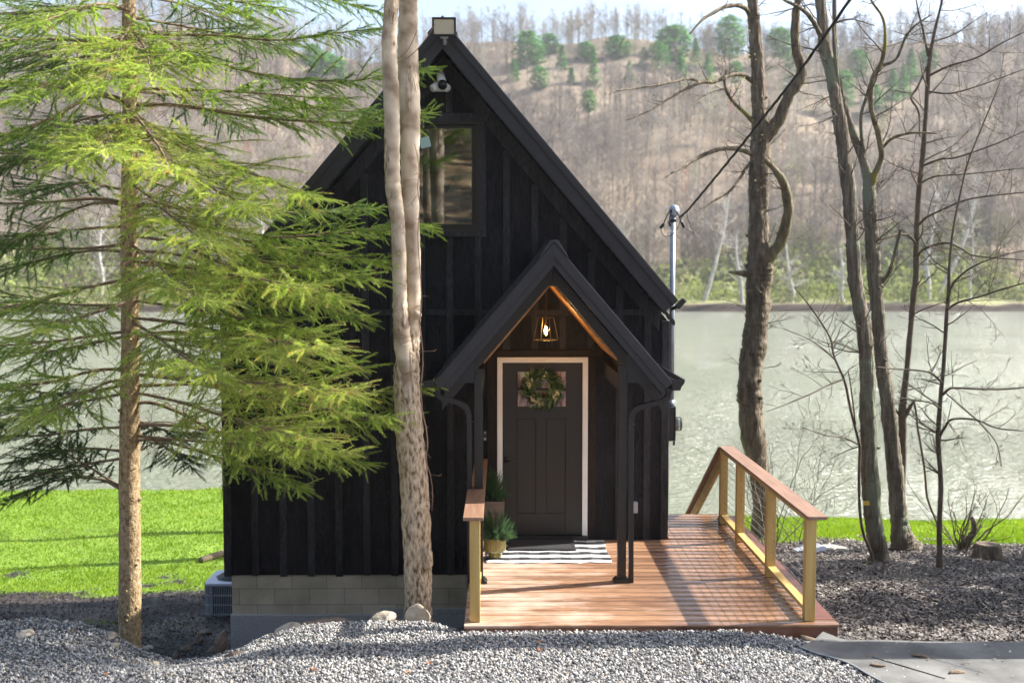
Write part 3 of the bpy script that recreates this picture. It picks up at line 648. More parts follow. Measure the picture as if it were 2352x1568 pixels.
# ------------------------------------------------------------------ curves and bare trees near the camera
def smooth_path(pts, rad, sub=4, jit=0.0, rs=rng):
    P = [Vector(p) for p in pts]; out = []; ro = []
    n = len(P)
    for i in range(n - 1):
        p0 = P[max(i-1, 0)]; p1 = P[i]; p2 = P[i+1]; p3 = P[min(i+2, n-1)]
        for k in range(sub):
            t = k / sub
            q = 0.5 * ((2*p1) + (p2-p0)*t + (2*p0-5*p1+4*p2-p3)*t*t + (3*p1-p0-3*p2+p3)*t**3)
            r = rad[i] * (1-t) + rad[i+1] * t
            if jit: q += Vector((rs.uniform(-1, 1), rs.uniform(-1, 1), 0)) * r * jit
            out.append(q); ro.append(r * (1 + (rs.uniform(-1, 1) * .05 if jit else 0)))
    out.append(P[-1]); ro.append(rad[-1]); return out, ro
def limb_px(pts, Y0, Y1=None, sub=4, jit=.12):
    """pts [(px,py,width_px)] -> world path, radii"""
    Y1 = Y0 if Y1 is None else Y1; n = len(pts); W = []; Rr = []
    for i, (px, py, w) in enumerate(pts):
        Y = Y0 + (Y1 - Y0) * (i / max(1, n - 1)); W.append(at(px, py, Y)); Rr.append(w / 2 * Y / F)
    return smooth_path(W, Rr, sub, jit)
def grow(mb, p, d, L, r, lvl, rs, up=.05, maxlvl=3, dens=1.0):
    n = max(3, int(L / .18)); pts = [p.copy()]; q = p.copy(); d = d.normalized()
    for i in range(n):
        d = (d + Vector((rs.gauss(0, .16), rs.gauss(0, .16), rs.gauss(0, .13) + up))).normalized(); q = q + d * (L / n); pts.append(q.copy())
    rr = [max(.0016, r * (1 - .85 * i / n)) for i in range(n + 1)]
    mb.tube(pts, rr, 5 if r > .012 else 3, cap=False)
    if lvl < maxlvl:
        k = int((3 + L * 3.2) * dens)
        for j in range(k):
            t = rs.uniform(.15, .98); i = min(n - 1, int(t * n)); b = pts[i].lerp(pts[i+1], t*n - i)
            ax = (pts[i+1] - pts[i]).normalized(); o = Vector((rs.gauss(0, 1), rs.gauss(0, 1), rs.gauss(0, .6))); o = (o - ax * o.dot(ax)).normalized()
            grow(mb, b, ax * rs.uniform(.5, 1) + o * rs.uniform(.5, 1), L * rs.uniform(.28, .55) * (1.1 - t*.5), rr[i] * .55, lvl + 1, rs, up, maxlvl, dens)
def twigs_along(mb, path, rad, n, L, rs, t0=.2, maxlvl=2, side=None, up=.04, dens=1.0):
    m = len(path)
    for j in range(n):
        t = rs.uniform(t0, 1); i = min(m - 2, int(t * (m - 1))); ax = (path[i+1] - path[i]).normalized()
        o = Vector((rs.gauss(0, 1), rs.gauss(0, .8), rs.gauss(0, .8)))
        if side: o += Vector(side) * 1.2
        o = (o - ax * o.dot(ax)).normalized(); d = ax * rs.uniform(.1, .8) + o
        grow(mb, path[i], d, L * rs.uniform(.5, 1.2), min(rad[i] * .45, .008 + L * .006), 0, rs, up, maxlvl, dens)
def roots(mb, path, rad, flare=1.5):
    pass
def bare_tree(name, label, Y, trunk, limbs, twigs, mat, Ytop=None, limbmats=None, group=None, seed=1, cat='tree', n=14, knobs=0):
    rs = random.Random(seed)
    path, rad = limb_px(trunk, Y, Ytop, 14 if n > 12 else 6, .012 if n > 12 else .05)
    z = H(path[0].x, Y)
    foot = Vector((path[0].x, Y, z - .25))
    if path[0].z > z - .2: path = [foot] + path; rad = [rad[0] * 1.25] + rad
    root = thing(name, (path[0].x, Y, z), label, cat, group)
    mb = MB(); mb.tube(path, rad, n * 2 if n > 12 else n, rough=.16 if n > 12 else .1)
    for k in range(knobs):
        i = rs.randrange(4, len(path) - 30); a = rs.uniform(0, 6.28); c = path[i] + Vector((math.cos(a), math.sin(a), 0)) * rad[i] * .92
        mb.tube([c - Vector((math.cos(a), math.sin(a), 0))*.02, c + Vector((math.cos(a), math.sin(a), .2)) * rad[i] * .35], [rad[i]*.3, rad[i]*.14], 7)
    mb.build('trunk', mat, root, smooth=True)
    tw = MB()
    for k, lb in enumerate(limbs):
        pts, dy, nt, tl = lb[:4]
        lp, lr = limb_px(pts, Y, Y + dy, 4, .1)
        bo = MB().tube(lp, lr, 10, rough=.22, rf=14).build('branch', (limbmats or {}).get(k, mat), root, smooth=True)
        if nt: twigs_along(tw, lp, lr, nt, tl, rs)
    for (t0, cnt, L) in twigs: twigs_along(tw, path, rad, cnt + 6, L, rs, t0 * .8)
    if tw.v: tw.build('twigs', b_twig, root)
    return root, path, rad

YA = 18.7
A_tr = [(1746, 1246, 66), (1748, 1215, 46), (1749, 1152, 40), (1743, 1081, 46), (1729, 997, 56), (1722, 917, 54), (1723, 856, 52), (1731, 800, 56), (1739, 730, 52), (1743, 660, 58), (1746, 612, 58), (1742, 558, 45), (1741, 473, 43), (1743, 408, 45), (1746, 345, 46), (1748, 298, 40), (1743, 258, 33), (1741, 172, 32), (1733, 64, 28), (1728, 0, 25), (1722, -130, 18), (1716, -300, 6)]
A_l = [([(1752, 330, 28), (1768, 305, 30), (1790, 272, 28), (1814, 215, 26), (1842, 172, 24), (1828, 107, 21), (1827, 43, 19), (1833, 0, 16), (1842, -140, 10)], -.5, 12, .8),
       ([(1756, 604, 34), (1775, 580, 28), (1790, 560, 26), (1806, 515, 25), (1809, 464, 23), (1797, 415, 20), (1776, 386, 14), (1758, 368, 10)], -.4, 8, .5),
       ([(1735, 360, 14), (1715, 349, 11), (1685, 341, 10), (1642, 346, 10), (1599, 365, 9), (1565, 385, 6), (1543, 397, 4)], -1.2, 6, .35),
       ([(1730, 370, 9), (1712, 388, 8), (1698, 412, 7), (1672, 442, 6), (1629, 468, 4), (1616, 490, 3), (1612, 502, 2)], -.8, 5, .3),
       ([(1730, 190, 11), (1705, 172, 10), (1675, 174, 9), (1642, 188, 9), (1610, 190, 8), (1575, 205, 6), (1534, 228, 5), (1490, 255, 4), (1441, 276, 2)], -1.5, 10, .5),
       ([(1610, 190, 6), (1582, 182, 5), (1534, 191, 5), (1470, 202, 4), (1415, 209, 2)], -1.6, 6, .4),
       ([(1724, 40, 12), (1712, 20, 11), (1693, 13, 10), (1663, 17, 9), (1635, 32, 8), (1612, 47, 6), (1584, 79, 3)], -1.0, 4, .3),
       ([(1728, 632, 22), (1706, 628, 14), (1690, 626, 8), (1675, 625, 5)], -.3, 0, 0),
       ([(1732, 285, 10), (1712, 262, 9), (1689, 240, 8), (1671, 215, 6), (1664, 190, 5), (1668, 160, 4)], -.4, 12, .7)]
treeA, pA, rA = bare_tree('leaning_tree', 'thick rough barked tree with a looped side limb behind the deck stairs', YA, A_tr, A_l, [(.35, 26, .7)], b_grey, limbmats={1: b_moss, 8: b_moss}, seed=3, n=18, knobs=26)
B_tr = [(2024, 1304, 50), (2020, 1270, 43), (2010, 1222, 40), (2001, 1128, 42), (1996, 1034, 38), (1994, 941, 36), (1991, 847, 34), (1987, 777, 35), (1976, 706, 33), (1963, 636, 31), (1958, 537, 30), (1951, 451, 32), (1940, 365, 30), (1932, 301, 30), (1921, 236, 28), (1910, 172, 28), (1895, 107, 28), (1889, 43, 26), (1885, 0, 24), (1876, -150, 18), (1868, -320, 6)]
B_l = [([(1890, 90, 13), (1878, 69, 11), (1857, 34, 10), (1827, 13, 8), (1801, 0, 7), (1760, -25, 4)], -.6, 5, .5),
       ([(1922, 240, 9), (1924, 180, 9), (1917, 110, 8), (1915, 60, 6), (1924, 50, 4), (1960, 45, 3), (2010, 60, 2)], -.3, 7, .5)]
bare_tree('paired_tree', 'left of two grey trunks leaning together with dark ground at its foot', 14.9, B_tr, B_l, [(.4, 22, .7)], b_ash, seed=4, n=16, group='paired trunks by the river lawn', knobs=12)
C_tr = [(2082, 1266, 74), (2076, 1245, 56), (2068, 1210, 42), (2062, 1165, 38), (2056, 1081, 37), (2045, 988, 34), (2034, 894, 32), (2022, 800, 30), (2015, 706, 29), (2010, 644, 34), (2003, 558, 31), (1997, 451, 31), (1994, 410, 24), (1981, 365, 18), (1960, 309, 17), (1943, 258, 16), (1927, 193, 14), (1918, 100, 12), (1916, -40, 8)]
C_l = [([(1999, 430, 22), (2012, 395, 13), (2024, 360, 12), (2018, 309, 14), (2006, 270, 12), (2000, 236, 11), (2005, 180, 12), (2024, 146, 10), (2033, 99, 8), (2028, 43, 6), (2000, 0, 5), (1985, -40, 3)], -.8, 14, .7),
       ([(2024, 345, 7), (2046, 320, 7), (2075, 309, 6), (2106, 305, 5), (2153, 307, 3)], -1, 8, .6),
       ([(2026, 150, 8), (2058, 137, 6), (2076, 94, 6), (2090, 72, 5), (2106, 56, 4), (2140, 34, 3)], -1.2, 10, .8),
       ([(1986, 370, 8), (1977, 279, 8), (1990, 223, 7), (2000, 190, 6)], -.3, 4, .4),
       ([(2014, 660, 14), (2040, 630, 9), (2050, 600, 8), (2064, 545, 7), (2068, 525, 6)], -.2, 0, 0)]
bare_tree('paired_tree', 'right of the two leaning grey trunks with a flared root and mossy limb', 16.6, C_tr, C_l, [(.4, 14, .8)], b_ash, limbmats={0: b_moss, 1: b_moss}, seed=5, n=16, group='paired trunks by the river lawn', knobs=12)
D_tr = [(2066, 1262, 20), (2068, 1180, 18), (2073, 1062, 16), (2073, 990, 19), (2073, 941, 19), (2083, 847, 13), (2092, 753, 13), (2099, 673, 15), (2104, 644, 16), (2106, 537, 14), (2112, 430, 12), (2121, 344, 12), (2127, 258, 10), (2134, 150, 11), (2144, 86, 8), (2157, 30, 6), (2164, 0, 5), (2175, -80, 3)]
D_l = [([(2074, 965, 10), (2088, 938, 9), (2096, 926, 7), (2104, 915, 3)], -.1, 0, 0),
       ([(2072, 960, 6), (2055, 938, 5), (2045, 920, 4)], -.1, 1, .3),
       ([(2117, 382, 6), (2160, 366, 5), (2200, 361, 4), (2286, 331, 3), (2360, 298, 2)], -1.6, 14, .9),
       ([(2110, 516, 6), (2130, 498, 6), (2157, 485, 5), (2210, 462, 4), (2265, 451, 4), (2370, 440, 2)], -1.6, 16, .9),
       ([(2132, 175, 6), (2180, 152, 5), (2243, 133, 4), (2300, 100, 3), (2370, 66, 2)], -1.6, 14, .9),
       ([(2105, 590, 8), (2126, 570, 6), (2174, 558, 5), (2210, 572, 4), (2243, 588, 4), (2370, 598, 2)], -1.4, 14, .9),
       ([(2132, 130, 5), (2120, 70, 5), (2110, 30, 4), (2098, -30, 2)], -.3, 5, .5),
       ([(2128, 155, 5), (2108, 200, 5), (2093, 226, 5), (2108, 250, 5), (2112, 275, 4), (2112, 313, 3)], -.5, 4, .4),
       ([(2104, 560, 8), (2085, 540, 6), (2050, 541, 5), (2018, 560, 3)], -.6, 8, .6),
       ([(2132, 210, 5), (2180, 215, 4), (2240, 200, 3), (2350, 160, 2)], -1.2, 12, .8),
       ([(2116, 420, 5), (2150, 405, 4), (2220, 400, 3), (2360, 385, 2)], -1.5, 12, .8)]
bare_tree('slender_tree', 'slim straight dark trunk with long level twiggy branches behind the paired trunks', 17.0, D_tr, D_l, [(.35, 16, .9)], b_twig, seed=6, n=10, group='slender saplings at right')
E_tr = [(2158, 1310, 18), (2158, 1260, 13), (2158, 1198, 12), (2161, 1105, 11), (2155, 1011, 12), (2160, 917, 10), (2167, 847, 9), (2174, 730, 9), (2179, 659, 8), (2181, 601, 6), (2191, 516, 5), (2209, 430, 4), (2226, 365, 4), (2273, 249, 3), (2300, 180, 2)]
E_l = [([(2166, 905, 7), (2180, 893, 5), (2198, 891, 4), (2291, 894, 4), (2370, 888, 3)], -1, 8, .6),
       ([(2159, 1000, 7), (2172, 978, 6), (2188, 962, 5), (2244, 964, 4), (2291, 983, 3), (2370, 990, 2)], -1, 9, .7),
       ([(2174, 712, 6), (2200, 695, 5), (2244, 683, 4), (2300, 665, 4), (2370, 645, 3)], -1.2, 10, .7),
       ([(2165, 880, 6), (2146, 862, 5), (2123, 852, 4), (2057, 847, 3), (2010, 842, 2)], -1, 12, .8),
       ([(2162, 940, 5), (2140, 925, 4), (2112, 920, 3), (2060, 912, 2)], -1, 10, .6),
       ([(2176, 690, 6), (2190, 650, 5), (2230, 615, 4), (2290, 590, 3), (2352, 575, 2)], -1, 10, .6),
       ([(2170, 900, 3), (2210, 935, 3), (2255, 975, 3), (2290, 1020, 2), (2300, 1070, 2)], -1, 6, .4)]
bare_tree('slender_tree', 'crooked thin sapling nearest the right edge rising beside the stump', 14.2, E_tr, E_l, [(.3, 22, .7)], b_twig, seed=8, n=10, group='slender saplings at right')
F_tr = [(2006, 1290, 10), (2001, 1269, 8), (1980, 1212, 7), (1973, 1128, 7), (1975, 1034, 7), (1973, 1016, 7), (1954, 941, 6), (1940, 875, 6), (1916, 819, 5), (1907, 777, 4), (1879, 730, 4), (1851, 692, 3), (1823, 659, 2)]
F_l = [([(1940, 870, 4), (1900, 885, 3), (1860, 905, 3), (1800, 930, 2), (1760, 945, 1.5)], -.6, 9, .5),
       ([(1971, 1020, 4), (1940, 1005, 3), (1900, 1000, 2), (1840, 980, 1.5)], -.6, 8, .5),
       ([(1922, 830, 4), (1890, 800, 3), (1850, 775, 2), (1800, 755, 1.5)], -.5, 9, .5),
       ([(1965, 975, 4), (1956, 900, 3), (1948, 850, 2)], -.3, 5, .4)]
bare_tree('slender_tree', 'thin forked sapling leaning left against the paired trunks', 14.7, F_tr, F_l, [(.4, 16, .6)], b_twig, seed=9, n=8, group='slender saplings at right')
G_tr = [(2151, 1210, 5), (2151, 1198, 5), (2130, 1142, 5), (2123, 1072, 5), (2109, 988, 5), (2104, 945, 5), (2100, 925, 4)]
gp, gr_ = limb_px(G_tr, 16.4)
vine = MB().tube(gp, gr_, 7).build('hanging_vine', b_twig, None, True); tag(vine, 'dead dark vine hanging crooked between the slim trunk and the sapling', 'vine')

# small brush: twisted shrub, basal shoots
def brush(name, label, px, py, n, L, spread, seed, thick=.008, group=None):
    rs = random.Random(seed); p = on_ground(px, py); root = thing(name, p, label, 'shrub', group); mb = MB()
    for k in range(n):
        a = rs.uniform(0, 6.28); grow(mb, p + Vector((math.cos(a)*.08, math.sin(a)*.08, -.03)), Vector((math.cos(a)*spread, math.sin(a)*spread, 1)), L * rs.uniform(.5, 1.1), thick, 1, rs, .03, 3, .8)
    mb.build('stems', b_twig, root)
    return root, p
root, pS = brush('bare_shrub', 'leafless shrub with a twisted thick stem left of the stump', 2212, 1262, 16, 1.3, .75, 21, .013)
tp, tr_ = limb_px([(2200, 1268, 18), (2222, 1240, 14), (2238, 1215, 13), (2236, 1195, 12), (2230, 1186, 9)], pS.y - .1)
MB().tube(tp, tr_, 9).build('branch', b_grey, root, smooth=True)
brush('bare_shrub', 'spray of thin reddish shoots growing at the foot of the thick tree', 1768, 1262, 14, 2.1, .25, 22, .011)
brush('bare_shrub', 'few upright whips behind the deck railing', 1830, 1250, 5, 1.9, .2, 23)
# stump
ps = on_ground(2268, 1283); ps.z = H(ps.x, ps.y)
root = thing('tree_stump', ps, 'cut grey tree stump beside the bare shrub at the lawn edge', 'stump')
mb = MB(); rs = random.Random(5); prof = [(.235, -.1), (.215, .02), (.185, .1), (.175, .2), (.17, .215)]
mb.lathe(prof, ps, 20); mb.v = [(ps.x + (v[0]-ps.x)*(1+.08*math.sin(9*math.atan2(v[1]-ps.y, v[0]-ps.x))), ps.y + (v[1]-ps.y)*(1+.08*math.sin(9*math.atan2(v[1]-ps.y, v[0]-ps.x))), v[2]) for v in mb.v]
mb.build('trunk', b_grey, root, True)
MB().lathe([(.162, .216), (.155, .222)], ps, 20).build('cut_top', m_log, root)

# pale trees on the far bank
m_pale = M('pale_sycamore_bark', (0.34, 0.31, 0.28), (0.58, 0.55, 0.50), scale=.8, rough=.9)
def shore_tree(pts, Y, label, seed, nt=26, L=3.2):
    rs = random.Random(seed); path, rad = limb_px(pts, Y, None, 3, .15); root = thing('shore_tree', path[0], label, 'tree', 'bare trees on the far bank')
    MB().tube(path, rad, 7).build('trunk', m_pale, root, True); tw = MB()
    for k in range(nt):
        i = rs.randrange(len(path)//3, len(path)-1); d = Vector((rs.gauss(0, 1), rs.gauss(0, .6), rs.uniform(.1, 1.2)))
        q = path[i]; LL = L*rs.uniform(.6, 1.5); n = 5; pts2 = [q.copy()]; dd = d.normalized()
        for s in range(n):
            dd = (dd + Vector((rs.gauss(0, .2), rs.gauss(0, .2), rs.gauss(0, .2)+.08))).normalized(); q = q + dd*LL/n; pts2.append(q.copy())
        tw.tube(pts2, [.09*(1-.7*s/n) for s in range(n+1)], 4, cap=False)
        for s in range(4):
            b = pts2[rs.randrange(1, n)]; e = b + Vector((rs.gauss(0, 1), rs.gauss(0, 1), rs.uniform(0, 1.4)))*LL*.25; tw.tube([b, e], [.035, .02], 3, cap=False)
    tw.build('branches', m_pale, root)
ST = [([(1610, 706, 10), (1628, 660, 9), (1642, 610, 8), (1655, 560, 6), (1668, 500, 4), (1675, 440, 2)], 219, 'slanting bare tree on the far bank right of the grey service mast'),
      ([(1706, 712, 12), (1704, 680, 10), (1700, 640, 9), (1692, 590, 6), (1690, 540, 3)], 216, 'pale stout tree on the far bank just left of the thick trunk'),
      ([(1817, 708, 9), (1822, 670, 8), (1812, 630, 6), (1805, 560, 3)], 217, 'short pale tree on the far bank behind the thick trunk fork'),
      ([(1938, 706, 10), (1932, 670, 8), (1936, 630, 6), (1930, 570, 3)], 217, 'grey tree on the far bank seen left of the paired trunks'),
      ([(2134, 708, 12), (2132, 650, 10), (2128, 600, 9), (2140, 540, 7), (2150, 470, 4), (2146, 420, 2)], 218, 'tall white sycamore on the far bank behind the slim trunks'),
      ([(2150, 706, 10), (2170, 650, 9), (2200, 590, 8), (2225, 520, 6), (2240, 450, 4), (2250, 400, 2)], 221, 'white sycamore leaning right on the far bank'),
      ([(2230, 700, 7), (2228, 640, 6), (2235, 570, 4), (2232, 500, 2)], 224, 'thin pale tree on the far bank near the right edge'),
      ([(600, 690, 9), (596, 640, 8), (604, 580, 6), (600, 500, 3)], 222, 'pale tree on the far bank seen through the spruce right of its trunk'),
      ([(230, 690, 9), (236, 640, 8), (228, 580, 6), (235, 500, 3)], 222, 'pale tree on the far bank seen through the spruce left of its trunk')]
for i, (p_, Y_, l_) in enumerate(ST): shore_tree(p_, Y_, l_, 60 + i)

# ------------------------------------------------------------------ double pale trunk before the cabin
YBt = 10.25
birch = thing('pale_bark_tree', (at(960, 1435, YBt).x, YBt, H(-.78, YBt)), 'pale smooth barked tree forking in two in front of the cabin wall', 'tree')
lp, lr = limb_px([(963, 1500, 80), (961, 1440, 70), (960, 1400, 64), (960, 1330, 63), (958, 1250, 66), (950, 1100, 66), (941, 1000, 65), (934, 870, 61), (938, 815, 52), (946, 760, 40), (950, 690, 32), (950, 600, 33), (944, 494, 38), (942, 387, 42), (941, 258, 49), (937, 129, 47), (938, 0, 41), (942, -150, 34), (950, -400, 18)], YBt, YBt + .1, 12, .01)
MB().tube(lp, lr, 36, rough=.05, rf=4).build('trunk', b_birch, birch, True)
lp2, lr2 = limb_px([(936, 850, 46), (927, 800, 42), (922, 760, 38), (919, 700, 34), (918, 645, 33), (914, 516, 32), (904, 440, 35), (901, 387, 36), (900, 258, 36), (895, 150, 35), (894, 86, 34), (900, 0, 32), (908, -150, 26), (918, -400, 12)], YBt, YBt - .35, 12, .01)
o = MB().tube(lp2, lr2, 30, rough=.03, rf=4).build('trunk', b_birch, birch, True); tag(o, 'smoother left stem')
mb = MB()
c = at(982, 1285, YBt - .05); mb.tube([c + Vector((-.06, 0, .16)), c + Vector((.0, -.02, .06)), c + Vector((.012, -.03, -.03)), c + Vector((-.05, 0, -.17))], [.03, .05, .045, .02], 9); mb.build('knot', b_birch, birch, True)
c = at(958, 722, YBt - .05); mb = MB(); mb.tube([c + Vector((-.02, 0, 0)), c + Vector((.03, -.02, -.01))], [.045, .03], 8); mb.build('knot', b_birch, birch, True)
c = at(903, 695, YBt - .05); mb = MB(); mb.tube([c + Vector((.03, 0, -.05)), c + Vector((0, -.0, .0))], [.03, .012], 7)
mb.build('knot', b_birch, birch, True)
# twiggy vine climbing the trunk
vm = MB(); rs = random.Random(31)
vp, vr = limb_px([(966, 640, 2), (968, 700, 3), (964, 745, 3.2), (969, 790, 3), (972, 840, 3), (966, 900, 3), (974, 960, 3), (983, 1010, 3), (979, 1055, 3), (988, 1090, 2.6), (994, 1130, 2.2), (992, 1172, 1.6)], YBt - .18, YBt - .25, 3, .6)
vm.tube(vp, vr, 5); twigs_along(vm, vp, vr, 16, .10, rs, .05, 1)
vp, vr = limb_px([(958, 70, 1.5), (940, 110, 1.8), (915, 135, 2), (900, 140, 1)], YBt - .2, None, 3, .5); vm.tube(vp, vr, 4)
vp, vr = limb_px([(1000, 55, 1.5), (985, 80, 1.8), (960, 112, 2), (935, 135, 2)], YBt - .2, None, 3, .5); vm.tube(vp, vr, 4)
vp, vr = limb_px([(952, 330, 1.5), (962, 380, 1.8), (960, 430, 2), (964, 480, 2), (960, 540, 2), (966, 640, 2)], YBt - .2, None, 3, .5); vm.tube(vp, vr, 4); twigs_along(vm, vp, vr, 8, .12, rs, .05, 1)
tag(vm.build('climbing_vine', M('vine_bark', (0.16, 0.09, 0.06), (0.3, 0.19, 0.13), rough=.8), None), 'thin reddish vine twig hanging down the right side of the pale trunk', 'vine')

# ------------------------------------------------------------------ spruce
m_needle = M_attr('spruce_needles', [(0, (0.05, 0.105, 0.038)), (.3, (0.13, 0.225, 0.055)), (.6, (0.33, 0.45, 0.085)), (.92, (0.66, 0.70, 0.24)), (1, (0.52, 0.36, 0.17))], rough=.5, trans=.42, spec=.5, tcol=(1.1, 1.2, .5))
def shoot_variant(seed, nn=46):
    rs = np.random.RandomState(seed); V = []; Fc = []
    bend = rs.uniform(-.12, .12)
    def ctr(t): return np.array([t, bend*t*t, -.10*t*t])
    for i in range(3):
        a, b = ctr(i/3), ctr((i+1)/3); r = .014*(1-i/4)
        k = len(V); V += [a+[0, r, 0], a+[0, -r, 0], b, a+[0, 0, r], ]; Fc += [(k, k+1, k+2), (k, k+3, k+2)]
    for i in range(nn):
        t = (i + rs.uniform(0, 1)) / nn; c = ctr(t); th = rs.uniform(-2.5, 2.5) + math.pi/2
        rad = np.array([0, math.cos(th), math.sin(th)]); f = np.array([1., 0, 0])
        d = rad*rs.uniform(.75, 1) + f*rs.uniform(.5, 1.0); d /= np.linalg.norm(d); ln = rs.uniform(.13, .18)*(1 - .35*t)
        s = np.cross(d, f); s /= np.linalg.norm(s)+1e-6; w = .0135
        k = len(V); V += [c - s*w, c + s*w, c + d*ln]; Fc.append((k, k+1, k+2))
    return np.array(V, float), np.array(Fc)
shoots = [shoot_variant(s) for s in range(7)]
def spruce_foliage(branches, rs, density=1.0, sec_len=.75, keep_wood=True):
    """branches: list of (path[list Vector], start_fraction, width scale). returns arrays of shoots + MB of twigs"""
    P = []; D = []; S = []; Q = []; wood = MB()
    for path, f0, ws, tone in branches:
        f0 = f0 * .82; m = len(path); cum = [0]
        for i in range(1, m): cum.append(cum[-1] + (path[i]-path[i-1]).length)
        Lt = cum[-1]; step = .034 / density; s = Lt * f0; side = 1
        def pos(s):
            for i in range(1, m):
                if cum[i] >= s or i == m-1:
                    t = (s - cum[i-1]) / max(1e-6, cum[i]-cum[i-1]); return path[i-1].lerp(path[i], min(1, t)), (path[i]-path[i-1]).normalized()
        while s < Lt:
            p, ax = pos(s); t = s / Lt; side = -side
            h = ax.cross(Vector((0, 0, 1))); h = h.normalized() if h.length > .1 else Vector((1, 0, 0))
            L = sec_len * ws * (min(1, (t - f0) / .25 + .25)) * (1.0 - .80 * t**1.6) * rs.uniform(.55, 1.15)
            L = max(L, .10)
            d = (ax * rs.uniform(.55, .95) + h * side * rs.uniform(.55, 1.0) + Vector((0, 0, rs.gauss(-.07, .28)))).normalized()
            n = max(2, int(L / .068)); q = p.copy(); pts = [q.copy()]; s2 = 1
            for i in range(n):
                d = (d + Vector((rs.gauss(0, .05), rs.gauss(0, .05), -.018 + rs.gauss(0, .045) + (.05 if i > n*.7 else 0)))).normalized()
                q2 = q + d * (L / n)
                if i / n > rs.uniform(.0, .3) or L < .3:
                    # shoots leaving the side twig
                    hh = d.cross(Vector((0, 0, 1))); hh = hh.normalized() if hh.length > .1 else Vector((1, 0, 0)); s2 = -s2
                    dd = d * rs.uniform(.6, 1) + hh * s2 * rs.uniform(.4, .95) + Vector((0, 0, rs.uniform(-.45, .2)))
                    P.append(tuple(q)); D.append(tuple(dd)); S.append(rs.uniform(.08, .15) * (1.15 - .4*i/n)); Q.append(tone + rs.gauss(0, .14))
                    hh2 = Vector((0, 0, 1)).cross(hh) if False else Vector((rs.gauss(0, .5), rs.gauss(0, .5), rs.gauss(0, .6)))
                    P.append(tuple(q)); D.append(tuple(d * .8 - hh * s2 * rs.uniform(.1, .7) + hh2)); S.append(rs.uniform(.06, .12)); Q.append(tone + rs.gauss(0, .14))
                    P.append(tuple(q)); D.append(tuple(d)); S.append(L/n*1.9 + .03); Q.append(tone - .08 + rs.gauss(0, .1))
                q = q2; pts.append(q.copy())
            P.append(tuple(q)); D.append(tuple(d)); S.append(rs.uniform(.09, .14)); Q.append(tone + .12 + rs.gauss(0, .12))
            wood.tube(pts[::2] + [pts[-1]] if n > 3 else pts, .0035 if L > .3 else .002, 3, cap=False)
            s += step * rs.uniform(.6, 1.4) * (1.0 if t > .3 else 1.5)
        for k in range(3):
            P.append(tuple(path[-1])); D.append(tuple((path[-1]-path[-2]).normalized() + Vector((rs.gauss(0, .4), rs.gauss(0, .4), rs.gauss(0, .2))))); S.append(.13); Q.append(tone + .15)
    return np.array(P), np.array(D), np.array(S), np.clip(np.array(Q), 0, 1), wood
YS = 10.87
def spruce_branch(y0, tip, dY, mids=None, w0=10, sx0=300):
    pts = [(sx0, y0, w0)] + [(a, b, 0) for a, b in (mids or [])] + [(tip[0], tip[1], 2)]
    n = len(pts); W = []; Rr = []
    for i, (px, py, w) in enumerate(pts):
        t = i / (n - 1); te = abs(px - sx0) / max(1, abs(tip[0] - sx0)) if abs(tip[0]-sx0) > 120 else t
        W.append(at(px, py, YS + dY * te ** 1.1)); Rr.append((w0 * (1 - te) ** .8 + 1.6) / 2 * YS / F)
    return smooth_path(W, Rr, 5, .15, rng)
